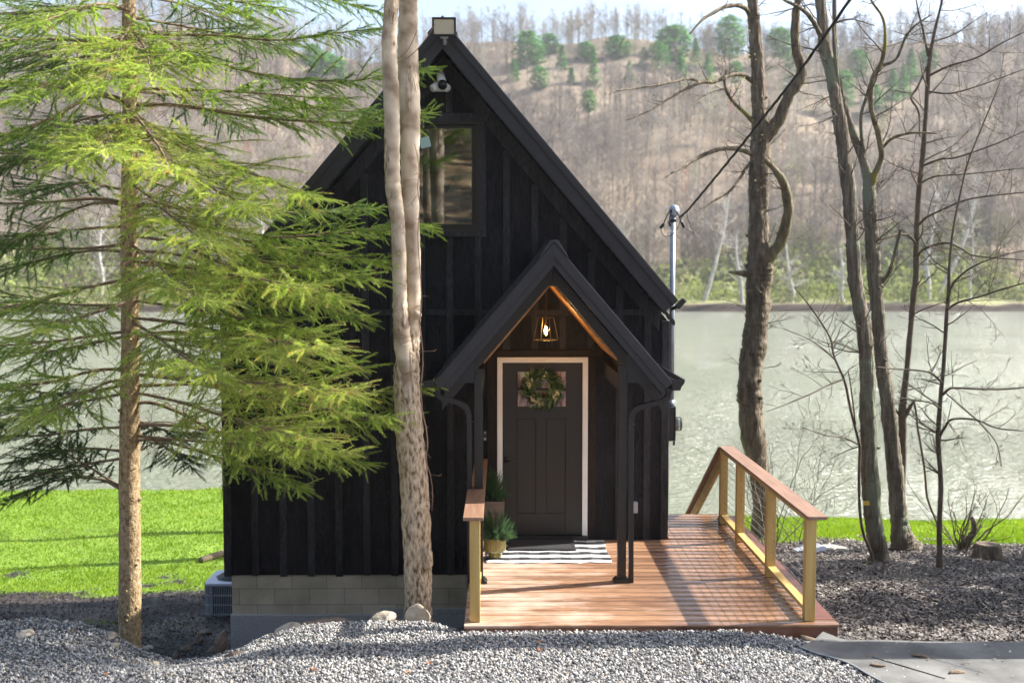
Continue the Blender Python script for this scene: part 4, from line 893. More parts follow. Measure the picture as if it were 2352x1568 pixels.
SB = [ # start y, tip, depth offset of tip, mids, width, bare fraction, foliage scale, tone
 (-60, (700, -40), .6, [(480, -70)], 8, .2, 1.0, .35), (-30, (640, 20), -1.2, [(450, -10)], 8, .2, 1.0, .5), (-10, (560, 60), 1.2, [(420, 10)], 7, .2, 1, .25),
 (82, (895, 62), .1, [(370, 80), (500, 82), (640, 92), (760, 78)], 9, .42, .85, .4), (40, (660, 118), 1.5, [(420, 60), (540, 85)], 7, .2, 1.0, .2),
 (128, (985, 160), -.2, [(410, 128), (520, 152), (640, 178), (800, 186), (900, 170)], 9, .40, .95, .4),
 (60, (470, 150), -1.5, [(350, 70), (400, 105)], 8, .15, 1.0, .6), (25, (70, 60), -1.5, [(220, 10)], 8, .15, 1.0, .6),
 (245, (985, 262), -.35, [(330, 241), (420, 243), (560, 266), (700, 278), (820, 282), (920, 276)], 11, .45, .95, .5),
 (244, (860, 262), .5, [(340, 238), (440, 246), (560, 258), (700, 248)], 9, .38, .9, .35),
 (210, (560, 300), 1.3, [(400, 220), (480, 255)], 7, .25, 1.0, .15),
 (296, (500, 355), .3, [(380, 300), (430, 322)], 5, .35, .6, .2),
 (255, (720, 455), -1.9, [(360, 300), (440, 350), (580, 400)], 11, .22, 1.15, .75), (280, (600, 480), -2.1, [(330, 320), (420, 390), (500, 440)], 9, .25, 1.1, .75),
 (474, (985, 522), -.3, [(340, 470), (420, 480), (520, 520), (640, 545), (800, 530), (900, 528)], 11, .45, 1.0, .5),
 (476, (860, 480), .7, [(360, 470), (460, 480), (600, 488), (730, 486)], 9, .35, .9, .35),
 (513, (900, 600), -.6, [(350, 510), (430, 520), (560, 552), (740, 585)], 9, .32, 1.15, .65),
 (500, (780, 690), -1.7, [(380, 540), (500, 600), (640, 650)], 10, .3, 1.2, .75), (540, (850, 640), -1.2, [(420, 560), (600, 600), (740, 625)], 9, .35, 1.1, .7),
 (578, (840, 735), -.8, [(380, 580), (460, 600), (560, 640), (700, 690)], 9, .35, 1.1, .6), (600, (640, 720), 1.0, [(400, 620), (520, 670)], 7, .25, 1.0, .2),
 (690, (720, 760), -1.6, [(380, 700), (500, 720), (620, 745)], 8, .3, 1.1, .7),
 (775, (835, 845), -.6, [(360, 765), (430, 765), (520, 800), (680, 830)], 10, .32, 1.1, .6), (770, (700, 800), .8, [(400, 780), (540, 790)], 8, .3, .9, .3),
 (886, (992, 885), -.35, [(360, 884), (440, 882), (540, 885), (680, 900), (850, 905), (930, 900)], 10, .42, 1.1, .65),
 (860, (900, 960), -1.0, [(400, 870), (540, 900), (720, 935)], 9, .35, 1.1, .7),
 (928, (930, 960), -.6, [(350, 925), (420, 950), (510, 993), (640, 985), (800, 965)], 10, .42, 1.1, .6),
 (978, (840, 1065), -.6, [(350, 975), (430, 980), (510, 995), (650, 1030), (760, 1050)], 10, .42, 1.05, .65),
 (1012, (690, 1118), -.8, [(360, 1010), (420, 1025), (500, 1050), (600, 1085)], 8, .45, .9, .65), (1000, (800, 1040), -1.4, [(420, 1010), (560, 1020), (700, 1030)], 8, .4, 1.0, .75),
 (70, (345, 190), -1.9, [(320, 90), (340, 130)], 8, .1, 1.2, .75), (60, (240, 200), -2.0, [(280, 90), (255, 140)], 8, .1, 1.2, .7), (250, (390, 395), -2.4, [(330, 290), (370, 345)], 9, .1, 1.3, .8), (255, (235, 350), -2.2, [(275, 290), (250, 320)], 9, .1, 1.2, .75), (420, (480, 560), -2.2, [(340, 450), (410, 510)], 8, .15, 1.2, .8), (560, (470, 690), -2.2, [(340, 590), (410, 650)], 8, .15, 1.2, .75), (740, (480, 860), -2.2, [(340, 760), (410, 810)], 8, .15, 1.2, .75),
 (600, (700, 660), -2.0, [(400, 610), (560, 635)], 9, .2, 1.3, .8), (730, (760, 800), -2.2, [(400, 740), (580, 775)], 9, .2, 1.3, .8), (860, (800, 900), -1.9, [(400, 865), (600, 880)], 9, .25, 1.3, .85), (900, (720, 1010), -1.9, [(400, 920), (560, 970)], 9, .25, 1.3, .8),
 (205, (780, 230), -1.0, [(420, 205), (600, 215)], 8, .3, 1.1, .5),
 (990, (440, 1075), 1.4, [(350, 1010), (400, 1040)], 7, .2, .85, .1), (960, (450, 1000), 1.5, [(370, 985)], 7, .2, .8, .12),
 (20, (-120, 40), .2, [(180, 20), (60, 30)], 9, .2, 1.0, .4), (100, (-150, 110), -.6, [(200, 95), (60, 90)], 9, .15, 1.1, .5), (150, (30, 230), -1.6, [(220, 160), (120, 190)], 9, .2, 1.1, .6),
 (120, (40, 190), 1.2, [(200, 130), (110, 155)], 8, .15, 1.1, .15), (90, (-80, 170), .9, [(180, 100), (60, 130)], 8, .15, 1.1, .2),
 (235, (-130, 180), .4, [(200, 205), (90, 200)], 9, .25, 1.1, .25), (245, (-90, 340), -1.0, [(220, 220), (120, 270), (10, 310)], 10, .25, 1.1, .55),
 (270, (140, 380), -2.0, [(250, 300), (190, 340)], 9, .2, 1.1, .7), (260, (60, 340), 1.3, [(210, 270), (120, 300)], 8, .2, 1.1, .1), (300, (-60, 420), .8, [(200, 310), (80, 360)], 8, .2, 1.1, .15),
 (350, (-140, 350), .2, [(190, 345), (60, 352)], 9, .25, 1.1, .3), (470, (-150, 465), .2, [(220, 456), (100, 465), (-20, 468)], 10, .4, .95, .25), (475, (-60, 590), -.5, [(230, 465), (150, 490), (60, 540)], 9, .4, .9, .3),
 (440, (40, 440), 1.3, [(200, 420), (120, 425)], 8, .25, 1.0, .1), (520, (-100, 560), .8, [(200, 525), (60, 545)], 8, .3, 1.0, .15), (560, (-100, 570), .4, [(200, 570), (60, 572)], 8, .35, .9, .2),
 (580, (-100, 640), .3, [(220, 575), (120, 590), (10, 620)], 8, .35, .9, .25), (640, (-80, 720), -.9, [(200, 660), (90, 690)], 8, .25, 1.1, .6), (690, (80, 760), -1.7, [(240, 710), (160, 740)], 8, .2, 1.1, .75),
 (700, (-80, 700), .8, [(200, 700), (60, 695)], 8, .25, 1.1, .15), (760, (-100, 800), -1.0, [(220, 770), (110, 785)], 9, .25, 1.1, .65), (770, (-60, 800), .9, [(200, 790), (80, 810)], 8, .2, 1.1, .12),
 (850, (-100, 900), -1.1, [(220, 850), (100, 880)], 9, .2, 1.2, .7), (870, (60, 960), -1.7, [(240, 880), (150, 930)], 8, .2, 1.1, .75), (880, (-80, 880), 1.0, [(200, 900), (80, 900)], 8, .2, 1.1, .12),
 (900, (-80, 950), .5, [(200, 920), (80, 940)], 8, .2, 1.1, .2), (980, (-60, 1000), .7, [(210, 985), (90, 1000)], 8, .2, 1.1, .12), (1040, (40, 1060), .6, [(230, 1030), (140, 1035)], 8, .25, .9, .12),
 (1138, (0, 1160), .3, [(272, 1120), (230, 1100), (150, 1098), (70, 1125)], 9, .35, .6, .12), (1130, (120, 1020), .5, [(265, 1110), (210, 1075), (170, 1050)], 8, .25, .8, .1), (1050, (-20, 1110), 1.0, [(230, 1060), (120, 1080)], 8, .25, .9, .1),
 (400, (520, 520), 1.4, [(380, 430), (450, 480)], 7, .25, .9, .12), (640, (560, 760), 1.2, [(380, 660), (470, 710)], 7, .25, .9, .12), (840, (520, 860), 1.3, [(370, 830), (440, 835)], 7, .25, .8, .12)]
spruce = thing('spruce_tree', (at(298, 1520, YS).x, YS, H(at(298, 1520, YS).x, YS)), 'tall green spruce with level drooping boughs left of the cabin', 'tree')
tp, tr_ = limb_px([(298, 1600, 58), (297, 1520, 54), (297, 1501, 53), (298, 1350, 51), (298, 1187, 49), (298, 1016, 46), (299, 900, 44), (300, 788, 42), (298, 650, 40), (297, 560, 38), (298, 430, 37), (300, 330, 35), (298, 200, 33), (297, 100, 31), (296, 0, 30), (295, -300, 24), (295, -900, 4)], YS, YS, 4, .03)
mb = MB().tube(tp, tr_, 20)
rs = random.Random(77)
for k in range(46):
    y = rs.uniform(1120, 1490) if k < 30 else rs.uniform(0, 1100); c = at(298, y, YS); a = rs.uniform(2.6, 6.8); r = 24 * YS / F
    dd = Vector((math.cos(a), math.sin(a), .15)); s = rs.uniform(.010, .022)
    mb.tube([c + dd*r*.8, c + dd*(r*1.0 + s*.8)], [s*1.35, s*.7], 7)
mb.build('trunk', b_spruce, spruce, True)
brs = []
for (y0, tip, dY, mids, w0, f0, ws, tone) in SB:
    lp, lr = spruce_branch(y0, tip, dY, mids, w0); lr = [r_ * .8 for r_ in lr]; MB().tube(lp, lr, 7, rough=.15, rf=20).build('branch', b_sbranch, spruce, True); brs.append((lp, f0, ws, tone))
# higher whorls above the frame, only their shadow and lower tips matter
for k in range(16):
    a = k * 2.4; z = 5.9 + k * .28; L = max(.5, 2.4 - k * .12); p0 = Vector((at(298, 0, YS).x, YS, z)); e = p0 + Vector((math.cos(a)*L, math.sin(a)*L, -.35))
    m_ = p0.lerp(e, .5) + Vector((0, 0, .12)); lp, lr = smooth_path([p0, m_, e], [.016, .012, .003], 5, .1, rng)
    MB().tube(lp, lr, 6).build('branch', b_sbranch, spruce, True); brs.append((lp, .15, 1.0, .4))
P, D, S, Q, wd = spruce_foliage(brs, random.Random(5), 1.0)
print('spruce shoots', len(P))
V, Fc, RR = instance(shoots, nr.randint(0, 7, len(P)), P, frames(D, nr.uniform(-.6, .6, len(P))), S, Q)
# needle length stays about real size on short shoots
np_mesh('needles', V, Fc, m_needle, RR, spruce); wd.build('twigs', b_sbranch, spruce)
# dead bare inner twigs
dt = MB(); rs = random.Random(12)
for lp, f0, ws, tone in brs[:70]:
    for j in range(7):
        i = rs.randrange(1, max(2, int(len(lp)*.55))); grow(dt, lp[i], Vector((rs.gauss(0, 1), rs.gauss(0, 1), rs.gauss(-.2, .5))), rs.uniform(.2, .55), .0035, 2, rs, -.03, 3, .7)
o = dt.build('dead_twigs', b_sbranch, spruce)

# evergreen and leaning trunk just outside the frame at right: their shade falls into it
def plain_spruce(x, y, h, rad, name, label, seed):
    z = H(x, y); root = thing(name, (x, y, z), label, 'tree'); MB().tube([(x, y, z-.2), (x, y, z+h)], [.11, .01], 10).build('trunk', b_spruce, root, True)
    rs = random.Random(seed); brs = []; wm_ = MB()
    for k in range(int(h * 9)):
        t = k / (h * 9); a = k * 2.39; L = rad * (1 - t) ** .8 + .15; p0 = Vector((x, y, z + .5 + t * (h - .6))); e = p0 + Vector((math.cos(a)*L, math.sin(a)*L, -.25*L))
        lp, lr = smooth_path([p0, p0.lerp(e, .5) + Vector((0, 0, .08)), e], [.014, .01, .003], 4, .1, rs); wm_.tube(lp, lr, 5, cap=False); brs.append((lp, .15, .8, .4))
    wm_.build('branches', b_sbranch, root)
    P, D, S, Q, wd = spruce_foliage(brs, rs, .8, .8); V, Fc, RR = instance(shoots, nr.randint(0, 7, len(P)), P, frames(D), S * 1.6, Q); np_mesh('needles', V, Fc, m_needle, RR, root)
plain_spruce(10.6, 15.2, 8.5, 2.4, 'young_spruce', 'taller spruce beyond the right edge behind the younger one', 95)
plain_spruce(9.6, 12.3, 7.0, 2.6, 'young_spruce', 'smaller young spruce beyond the right edge shading the leaf covered bank', 91)
x_, y_ = 6.0, 8.95; z_ = H(x_, y_)
root = thing('leaning_pine', (x_, y_, z_), 'tall leaning pine beyond the right edge whose trunk and crown shade the gravel', 'tree')
lp, lr = smooth_path([(x_, y_, z_ - .3), (6.0, 9.42, 1.6), (6.0, 10.05, 3.8), (6.05, 10.6, 5.9), (6.1, 11.2, 8.0), (6.15, 12.2, 12.4)], [.24, .22, .19, .17, .15, .03], 4, .03, rng)
MB().tube(lp, lr, 14, rough=.1).build('trunk', b_spruce, root, True)
rs = random.Random(97); cb_ = []; wm_ = MB()
for k in range(46):
    t = k / 46; a = k * 2.39; L = (.5 + 1.1 * math.sin(math.pi * (.15 + .8 * t))) * rs.uniform(.8, 1.15); i0 = min(len(lp) - 1, int((.82 + .18 * t) * (len(lp) - 1))); p0 = lp[i0]; e = p0 + Vector((math.cos(a)*L, math.sin(a)*L, -.2*L))
    q_, r_ = smooth_path([p0, p0.lerp(e, .5) + Vector((0, 0, .08)), e], [.02, .014, .004], 4, .1, rs); wm_.tube(q_, r_, 5, cap=False); cb_.append((q_, .15, .9, .4))
wm_.build('branches', b_sbranch, root); P, D, S, Q, wd = spruce_foliage(cb_, rs, .6, .65); V, Fc, RR = instance(shoots, nr.randint(0, 7, len(P)), P, frames(D), S * 1.35, Q); np_mesh('needles', V, Fc, m_needle, RR, root)
plain_spruce(2.2, -11, 7, 2.2, 'slope_spruce', 'green spruce on the leafy slope facing the cabin', 98); plain_spruce(-1.0, -17, 6, 2.0, 'slope_spruce', 'further green spruce on the leafy slope facing the cabin', 99)
for k_, (x_, y_, h_) in enumerate([(-1.2, 24.0, 8.0), (-2.6, 27.0, 8.5)]):  # unseen trees, added only for their shadow bands on the left lawn
    z_ = H(x_, y_); root = thing('shadow_tree', (x_, y_, z_), ['nearer', 'farther'][k_] + ' bare tree added unseen behind the cabin to shade the left lawn', 'tree'); lp, lr = smooth_path([(x_, y_, z_ - .2), (x_ + .1, y_, z_ + h_ * .5), (x_, y_, z_ + h_)], [.28, .2, .06], 5, .05, rng)
    MB().tube(lp, lr, 10).build('trunk', b_ash, root, True); tw = MB(); twigs_along(tw, lp, lr, 18, 2.0, random.Random(8 + k_), .4, 2); tw.build('twigs', b_twig, root)
# trees on the slope behind the camera, mirrored in the panes
rs = random.Random(44)
for k, (x, y) in enumerate([(-3.2, -7), (1.6, -9), (4.8, -6), (-7, -13), (0.2, -15), (7.5, -14), (-1.6, -20), (3.6, -22), (-5, -26), (9, -27)]):
    z = H(x, y); root = thing('bare_tree', (x, y, z), ['crooked', 'straight', 'slim', 'thick', 'tall', 'mossy', 'pale', 'dark', 'forked', 'old'][k] + ' bare trunk on the leafy slope facing the cabin', 'tree', 'trees on the slope facing the cabin')
    lp, lr = smooth_path([(x, y, z-.3), (x+rs.uniform(-.4, .4), y, z+4), (x+rs.uniform(-.9, .9), y, z+9), (x+rs.uniform(-1.5, 1.5), y, z+14)], [.22, .18, .12, .03], 4, .05, rs)
    MB().tube(lp, lr, 10).build('trunk', b_ash, root, True); tw = MB(); twigs_along(tw, lp, lr, 16, 2.4, rs, .3, 1); tw.build('twigs', b_twig, root)
#PART2
_a = ground.data.attributes.new('dry', 'FLOAT', 'POINT'); _a.data.foreach_set('value', dry.astype(np.float32))
_nt = ground.active_material.node_tree
_P = _nt.nodes['Principled BSDF']; _src = _P.inputs['Base Color'].links[0].from_socket
_at = _nt.nodes.new('ShaderNodeAttribute'); _at.attribute_name = 'dry'; _mx = _nt.nodes.new('ShaderNodeMix'); _mx.data_type = 'RGBA'
_nn = _nt.nodes.new('ShaderNodeTexNoise'); _nn.inputs['Scale'].default_value = 1.1; _nn.inputs['Detail'].default_value = 9
_tc = _nt.nodes.new('ShaderNodeTexCoord'); _nt.links.new(_tc.outputs['Object'], _nn.inputs['Vector'])
_rr = ramp(_nt.nodes.new, [(.38, (0.03, 0.03, 0.012)), (.52, (0.14, 0.09, 0.045)), (.66, (0.36, 0.26, 0.15))]); _nt.links.new(_nn.outputs['Fac'], _rr.inputs[0])
_nt.links.new(_at.outputs['Fac'], _mx.inputs[0]); _nt.links.new(_src, _mx.inputs[6]); _nt.links.new(_rr.outputs[0], _mx.inputs[7]); _nt.links.new(_mx.outputs[2], _P.inputs['Base Color'])

# ================================================================== cabin
YW = 12.5
def wx(px, py=1000): return at(px, py, YW).x
def wz(py, px=1023): return at(px, py, YW).z
XL = wx(514, 1200); XR = wx(1535, 1000); XC = (XL + XR) / 2; YB = 19.6
YR = 12.14                                        # plane of the rake boards
ZR = at(1023, 45, YR).z                            # top of roof at ridge
pe = at(1558, 690, YR); XE = pe.x - XC; ZE = pe.z  # outer eave line (half width from ridge)
SL = (ZR - ZE) / XE; ang = math.atan(SL); ca, sa = math.cos(ang), math.sin(ang)
TH = .19
def zroof(x, off=0): return ZR - SL * abs(x - XC) - off / ca
ZB = wz(1320, 530)
cabin = thing('cabin', (XC, YW, -1.5), 'black board and batten cabin with steep metal gable roof beside the river', 'cabin')
# walls
zb_r = -.02
yt = TH + .01
pts = [(XL, ZB), (XR, ZB), (XR, zroof(XR, yt)), (XC, ZR - yt / ca), (XL, zroof(XL, yt))]
# window opening in the gable
WXL, WXR, WZT, WZB = wx(962, 400), wx(1084, 400), wz(294), wz(513)
WXL2 = 2 * XC - WXR
WXL = min(WXL, WXL2)
T = .14
def wallpiece(mb, poly): mb.prism(poly, YW, YW + T)
mb = MB()
Lx, Rx = WXL - .06, WXR + .06; Bz, Tz = WZB - .06, WZT + .06
wallpiece(mb, [(XL, ZB), (Lx, ZB), (Lx, zroof(Lx, yt)), (XL, zroof(XL, yt))])
wallpiece(mb, [(Rx, ZB), (XR, ZB), (XR, zroof(XR, yt)), (Rx, zroof(Rx, yt))])
wallpiece(mb, [(Lx, ZB), (Rx, ZB), (Rx, Bz), (Lx, Bz)])
wallpiece(mb, [(Lx, Tz), (Rx, Tz), (Rx, zroof(Rx, yt)), (XC, ZR - yt / ca), (Lx, zroof(Lx, yt))])
mb.box(XL, XL + T, YW + T, YB, ZB, zroof(XL, yt)); mb.box(XR - T, XR, YW + T, YB, ZB, zroof(XR, yt)); mb.prism(pts, YB, YB + T)
mb.build('wall', m_siding, cabin)
# battens and trim boards
bt = MB(); BW = .039
zbelt0, zbelt1 = wz(724), wz(711); proud = .022
ks = range(-8, 8)
for k in ks:
    px = 1034.6 + 64.45 * k; x = wx(px, 1000)
    if x < XL + .1 or x > XR - .1: continue
    lo = ZB + rng.uniform(-.015, .0); hi = zroof(x, yt + .16)
    def seg(a, b):
        if b - a > .03: bt.box(x - BW, x + BW, YW - proud, YW + .005, a, b)
    dx0, dx1 = wx(1142) - .08, wx(1350) + .08
    if dx0 < x < dx1: segs = [(wz(803), zbelt0), (zbelt1, hi)]
    else: segs = [(lo, zbelt0), (zbelt1, hi)]
    out = []
    for a, b in segs:
        if WXL - .12 < x < WXR + .14 and b > wz(543): 
            out.append((a, min(b, wz(543)))); out.append((wz(260), b))
        else: out.append((a, b))
    for a, b in out: seg(a, b)
for xx in (XL + .043, XR - .043): bt.box(xx - .043, xx + .043, YW - proud - .004, YW + .005, ZB - .01, zroof(xx, yt + .02))
bt.box(XL + .09, XR - .09, YW - proud - .001, YW + .005, zbelt0, zbelt1)
for s in (-1, 1):       # sloping frieze boards under the rakes
    xo, xi = XC + s * (XE - .16), XC
    q = [(xo, zroof(xo, yt)), (xi, ZR - yt / ca), (xi, ZR - (yt + .15) / ca), (xo, zroof(xo, yt + .15))]
    bt.prism(q, YW - proud - .003, YW + .004)
bt.build('batten', m_batten, cabin, bevel=.003)
# foundation
fb = MB(); fb.box(XL + .075, XR - .05, YW + .02, YB, -.87, ZB + .002); fb.build('foundation', m_block, cabin)
fb = MB(); fb.box(XL + .06, XR - .04, YW - .015, YB, -2.6, -.87); fb.box(wx(870), XR - .05, YW - .012, YW + .06, -.87, -.80); fb.build('footing', m_conc, cabin, bevel=.01)
# roof
rf = MB()
for s in (-1, 1):
    a = (XC, ZR); b = (XC + s * XE, ZE); n = (-(s) * 0, 0)
    nx_, nz_ = s * sa, ca                       # outward normal of the slope
    def pt(x, z, d): return (x - nx_ * d, z - nz_ * d)
    rf.prism([(XC, ZR), b, pt(*b, .045), (XC, ZR - .045 / ca)], YR - .012, YB + .35)
    rf.prism([(XC, ZR - .05 / ca), pt(*b, .05), pt(*b, TH), (XC, ZR - TH / ca)], YR + .02, YB + .33)
    Lr = math.hypot(XE, ZR - ZE)
    for k in range(1, 34):                        # standing ribs
        y = YR + k * .229
        if y < YB + .3:
            c0 = Vector((XC + nx_ * .012, y, ZR + nz_ * .012)); c1 = Vector((b[0] + nx_ * .012, y, b[1] + nz_ * .012)); rf.bar(c0, c1, .03, .03, Vector((nx_, 0, nz_)))
rf.build('roof', m_metal, cabin)
rk = MB()
for s in (-1, 1):
    nx_, nz_ = s * sa, ca; b = (XC + s * XE, ZE)
    def off(d): return [(XC, ZR - d / ca), (b[0] - nx_ * d, b[1] - nz_ * d)]
    o0, o1 = off(.0 + .002), off(.072); rk.prism([o0[0], o0[1], o1[1], o1[0]], YR - .03, YR - .013)
    o0, o1 = off(.076), off(TH + .012); rk.prism([o0[0], o0[1], o1[1], o1[0]], YR - .006, YR + .018)
    o0, o1 = off(.066), off(.084); rk.prism([o0[0], o0[1], o1[1], o1[0]], YR - .022, YR - .004)
    for k in range(9):                            # screw heads
        t = (k + .5) / 9; q = Vector((XC + s * XE * t - nx_ * .125, YR - .008, ZR - (ZR - ZE) * t - nz_ * .125)); rk.box(q.x-.008, q.x+.008, q.y-.006, q.y, q.z-.008, q.z+.008)
rk.build('rake_trim', m_metal, cabin, bevel=.003)
# ridge cap
rc = MB(); rc.prism([(XC, ZR + .035), (XC + .16, ZR + .035 - .16 * SL * .96), (XC + .16, ZR + .02 - .16 * SL), (XC, ZR + .01), (XC - .16, ZR + .02 - .16 * SL), (XC - .16, ZR + .035 - .16 * SL * .96)], YR - .035, YB + .36); rc.build('ridge_cap', m_metal, cabin)
# soffit blocks between roof and wall (corrugation fillers)
for s in (-1, 1):
    sf = MB(); top = []; bot = []
    for k in range(47):
        x0 = XC + s * XE * (.04 + k / 49)
        for dx, dz in ((-.012, -.02), (.012, -.02), (.0121, -.004), (.026, -.004)):
            x = x0 + s * dx; bot.append((x, zroof(x, TH + .012) + dz))
    xa_, xb_ = bot[0][0], bot[-1][0]
    for a_, b_ in zip(bot[:-1], bot[1:]):
        sf.prism([a_, b_, (b_[0], zroof(b_[0], TH - .02)), (a_[0], zroof(a_[0], TH - .02))], YR + .03, YR + .05) if abs(a_[0] - b_[0]) > 1e-3 else None
    me_sf = sf
    sf.build('soffit_vent', m_black, cabin)
# window
win = bpy.data.meshes.new('x'); bpy.data.meshes.remove(win)
fr = MB()
def rect_frame(mb, x0, x1, z0, z1, w, ya, yb):
    mb.box(x0, x1, ya, yb, z1 - w, z1); mb.box(x0, x1, ya, yb, z0, z0 + w); mb.box(x0, x0 + w, ya, yb, z0 + w, z1 - w); mb.box(x1 - w, x1, ya, yb, z0 + w, z1 - w)
rect_frame(fr, WXL - .085, WXR + .085, WZB - .10, WZT + .085, .05, YW - .035, YW + .05)
rect_frame(fr, WXL - .034, WXR + .034, WZB - .049, WZT + .034, .037, YW - .012, YW + .06)
window = fr.build('window', m_frame, cabin, bevel=.003)
tm = MB(); xa, xb = WXL - .16, WXR + .16
tm.box(xa, WXL - .086, YW - .03, YW + .004, wz(531), wz(279)); tm.box(WXR + .086, xb, YW - .03, YW + .004, wz(531), wz(279))
tm.prism([(xa - .02, wz(280)), (xb + .02, wz(280)), (xb + .05, wz(261)), (xa - .05, wz(261))], YW - .045, YW + .004)
tm.box(xa - .0, xb + .0, YW - .04, YW + .004, wz(544), wz(532)); tm.build('casing', m_batten, window, bevel=.003)
MB().box(WXL, WXR, YW + .02, YW + .026, WZB - .008, WZT).build('pane', m_glass, window)
# sticker in the corner of the pane
p0 = at(976, 327, YW)
st = MB(); 
Mst = Matrix.Translation((p0.x, YW + .016, p0.z)) @ Matrix.Rotation(R(-14), 4, 'Y')
st.box(-.058, .058, 0, .002, -.058, .058, Mst); tag(st.build('sticker', M('pale_mint_paper', (.45, .62, .58), (.5, .66, .62), rough=.7), window), 'pale mint square sticker')
# what the pane lets us see: a room with a pale sloping ceiling panel
im = MB(); im.box(XC - 1.0, XC + 1.0, YW + 2.6, YW + 2.66, WZB - 1.2, WZT - .25); im.build('room_wall', M('room_panelling', (.05, .042, .03), (.075, .06, .042), scale=4, rough=.8), cabin)
a_, b_, c_, d_ = at(1010, 470, YW + .9), at(1058, 385, YW + .9), at(1058, 478, YW + .9), at(1000, 486, YW + .9)
MB().add([a_, b_, c_, d_] + [q + Vector((0, .03, 0)) for q in (a_, b_, c_, d_)], [(0, 1, 2, 3), (7, 6, 5, 4), (0, 4, 5, 1), (1, 5, 6, 2), (2, 6, 7, 3), (3, 7, 4, 0)]).build('room_panel', M('pale_room_panel', (.75, .73, .68), (.8, .78, .72), rough=.9), cabin)
im = MB(); im.box(WXL - .1, WXR + .1, YW + .45, YW + .48, WZB + .05, WZB + .085); im.build('rail', m_frame, cabin)

# door
dz0 = wz(1245, 1246); dz1 = wz(820, 1246); dx0, dx1 = wx(1142, 900), wx(1350, 900)
SX0, SX1, SZ0, SZ1 = wx(1155, 900), wx(1337, 900), wz(1232, 1246), wz(833, 1246)
dm = MB()
dm.box(dx0, dx1, YW - .035, YW + .0, SZ1 + .004, dz1); dm.box(dx0, SX0 - .004, YW - .035, YW, dz0 + .02, SZ1 + .004); dm.box(SX1 + .004, dx1, YW - .035, YW, dz0 + .02, SZ1 + .004)
dm.box(dx0 + .022, dx1 - .022, YW - .042, YW - .033, SZ1 + .03, dz1 - .02)
door_mb = MB()
yd = YW - .012
gx0, gx1, gz0, gz1 = wx(1189, 893), wx(1302, 893), wz(933, 1246), wz(853, 1246)
p_l0, p_l1, p_r0, p_r1 = wx(1187, 1050), wx(1231, 1050), wx(1255, 1050), wx(1299, 1050); pz0, pz1 = wz(1178, 1246), wz(961, 1246)
for x0, x1, z0, z1 in [(SX0, p_l0, SZ0, SZ1), (p_r1 + .0, SX1, SZ0, SZ1), (p_l0, p_r1, SZ0, pz0), (p_l0, p_r1, pz1, gz0), (p_l0, p_r1, gz1, SZ1), (p_l1, p_r0, pz0, pz1)]:
    door_mb.box(x0, x1, yd, yd + .045, z0, z1)
for x0, x1 in ((p_l0, p_l1), (p_r0, p_r1)): door_mb.box(x0 + .004, x1 - .004, yd + .008, yd + .04, pz0 + .004, pz1 - .004)
# glazing bars
c1, c2, c3, c4 = wx(1224.3, 893), wx(1228.6, 893), wx(1263, 893), wx(1267.7, 893); r1, r2 = wz(895.5, 1246), wz(890.5, 1246)
door_mb.box(c1, c2, yd - .002, yd + .03, gz0, gz1); door_mb.box(c3, c4, yd - .002, yd + .03, gz0, gz1); door_mb.box(gx0, gx1, yd - .003, yd + .031, r1, r2)
door = door_mb.build('door', m_door, cabin, bevel=.0025)
dm.build('door_frame', m_trim, door, bevel=.004)
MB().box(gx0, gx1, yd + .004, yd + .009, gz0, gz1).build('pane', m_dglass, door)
tag(MB().box(wx(1196, 860), wx(1216, 860), yd + .001, yd + .0025, wz(866, 1246), gz1 - .004).build('sticker', M('pale_green_sticker', (.45, .62, .52), (.5, .66, .56), rough=.7), door), 'pale green square sticker')
MB().box(SX0 - .3, SX1 + .3, YW + .5, YW + .55, -.1, 2.2).build('hall_wall', M('hall_wall', (.16, .10, .09), (.25, .17, .15), scale=5, rough=.9), cabin)
th = MB(); th.box(SX0 - .06, SX1 + .06, YW - .10, YW - .005, 0.006, .05); th.box(SX0 - .02, SX1 + .02, YW - .055, YW - .005, .05, SZ0 - .004); th.build('threshold', m_black, door, bevel=.004)
kp = MB(); kx0, kx1, kz0, kz1 = wx(1157, 1020), wx(1171.5, 1020), wz(1032, 1160), wz(1007, 1160)
kp.box(kx0, kx1, yd - .022, yd, kz0, kz1); kp.box(kx0 + .007, kx1 - .007, yd - .027, yd - .02, kz0 + .035, kz1 - .008); kp.build('keypad', m_black, door, bevel=.003)
hx_, hz_ = wx(1164.5, 1054), wz(1054, 1164)
hd = MB(); hd.tube([(hx_, yd + .002, hz_), (hx_, yd - .014, hz_)], .036, 20); hd.tube([(hx_, yd - .01, hz_), (hx_, yd - .055, hz_)], .013, 12)
hd.tube([(hx_ - .008, yd - .05, hz_), (hx_ + .03, yd - .056, hz_), (hx_ + .105, yd - .052, hz_ - .002)], [.012, .010, .008], 10); hd.build('handle', m_black, door, True)
# dark casing around the white frame
dc = MB(); dc.box(dx0 - .11, dx0 - .002, YW - .028, YW + .003, dz0 + .0, dz1 + .002); dc.box(dx1 + .002, dx1 + .09, YW - .028, YW + .003, dz0, dz1 + .002); dc.box(wx(1112), wx(1385), YW - .03, YW + .003, dz1 + .004, wz(804))
dc.build('casing', m_siding_in, door, bevel=.003)

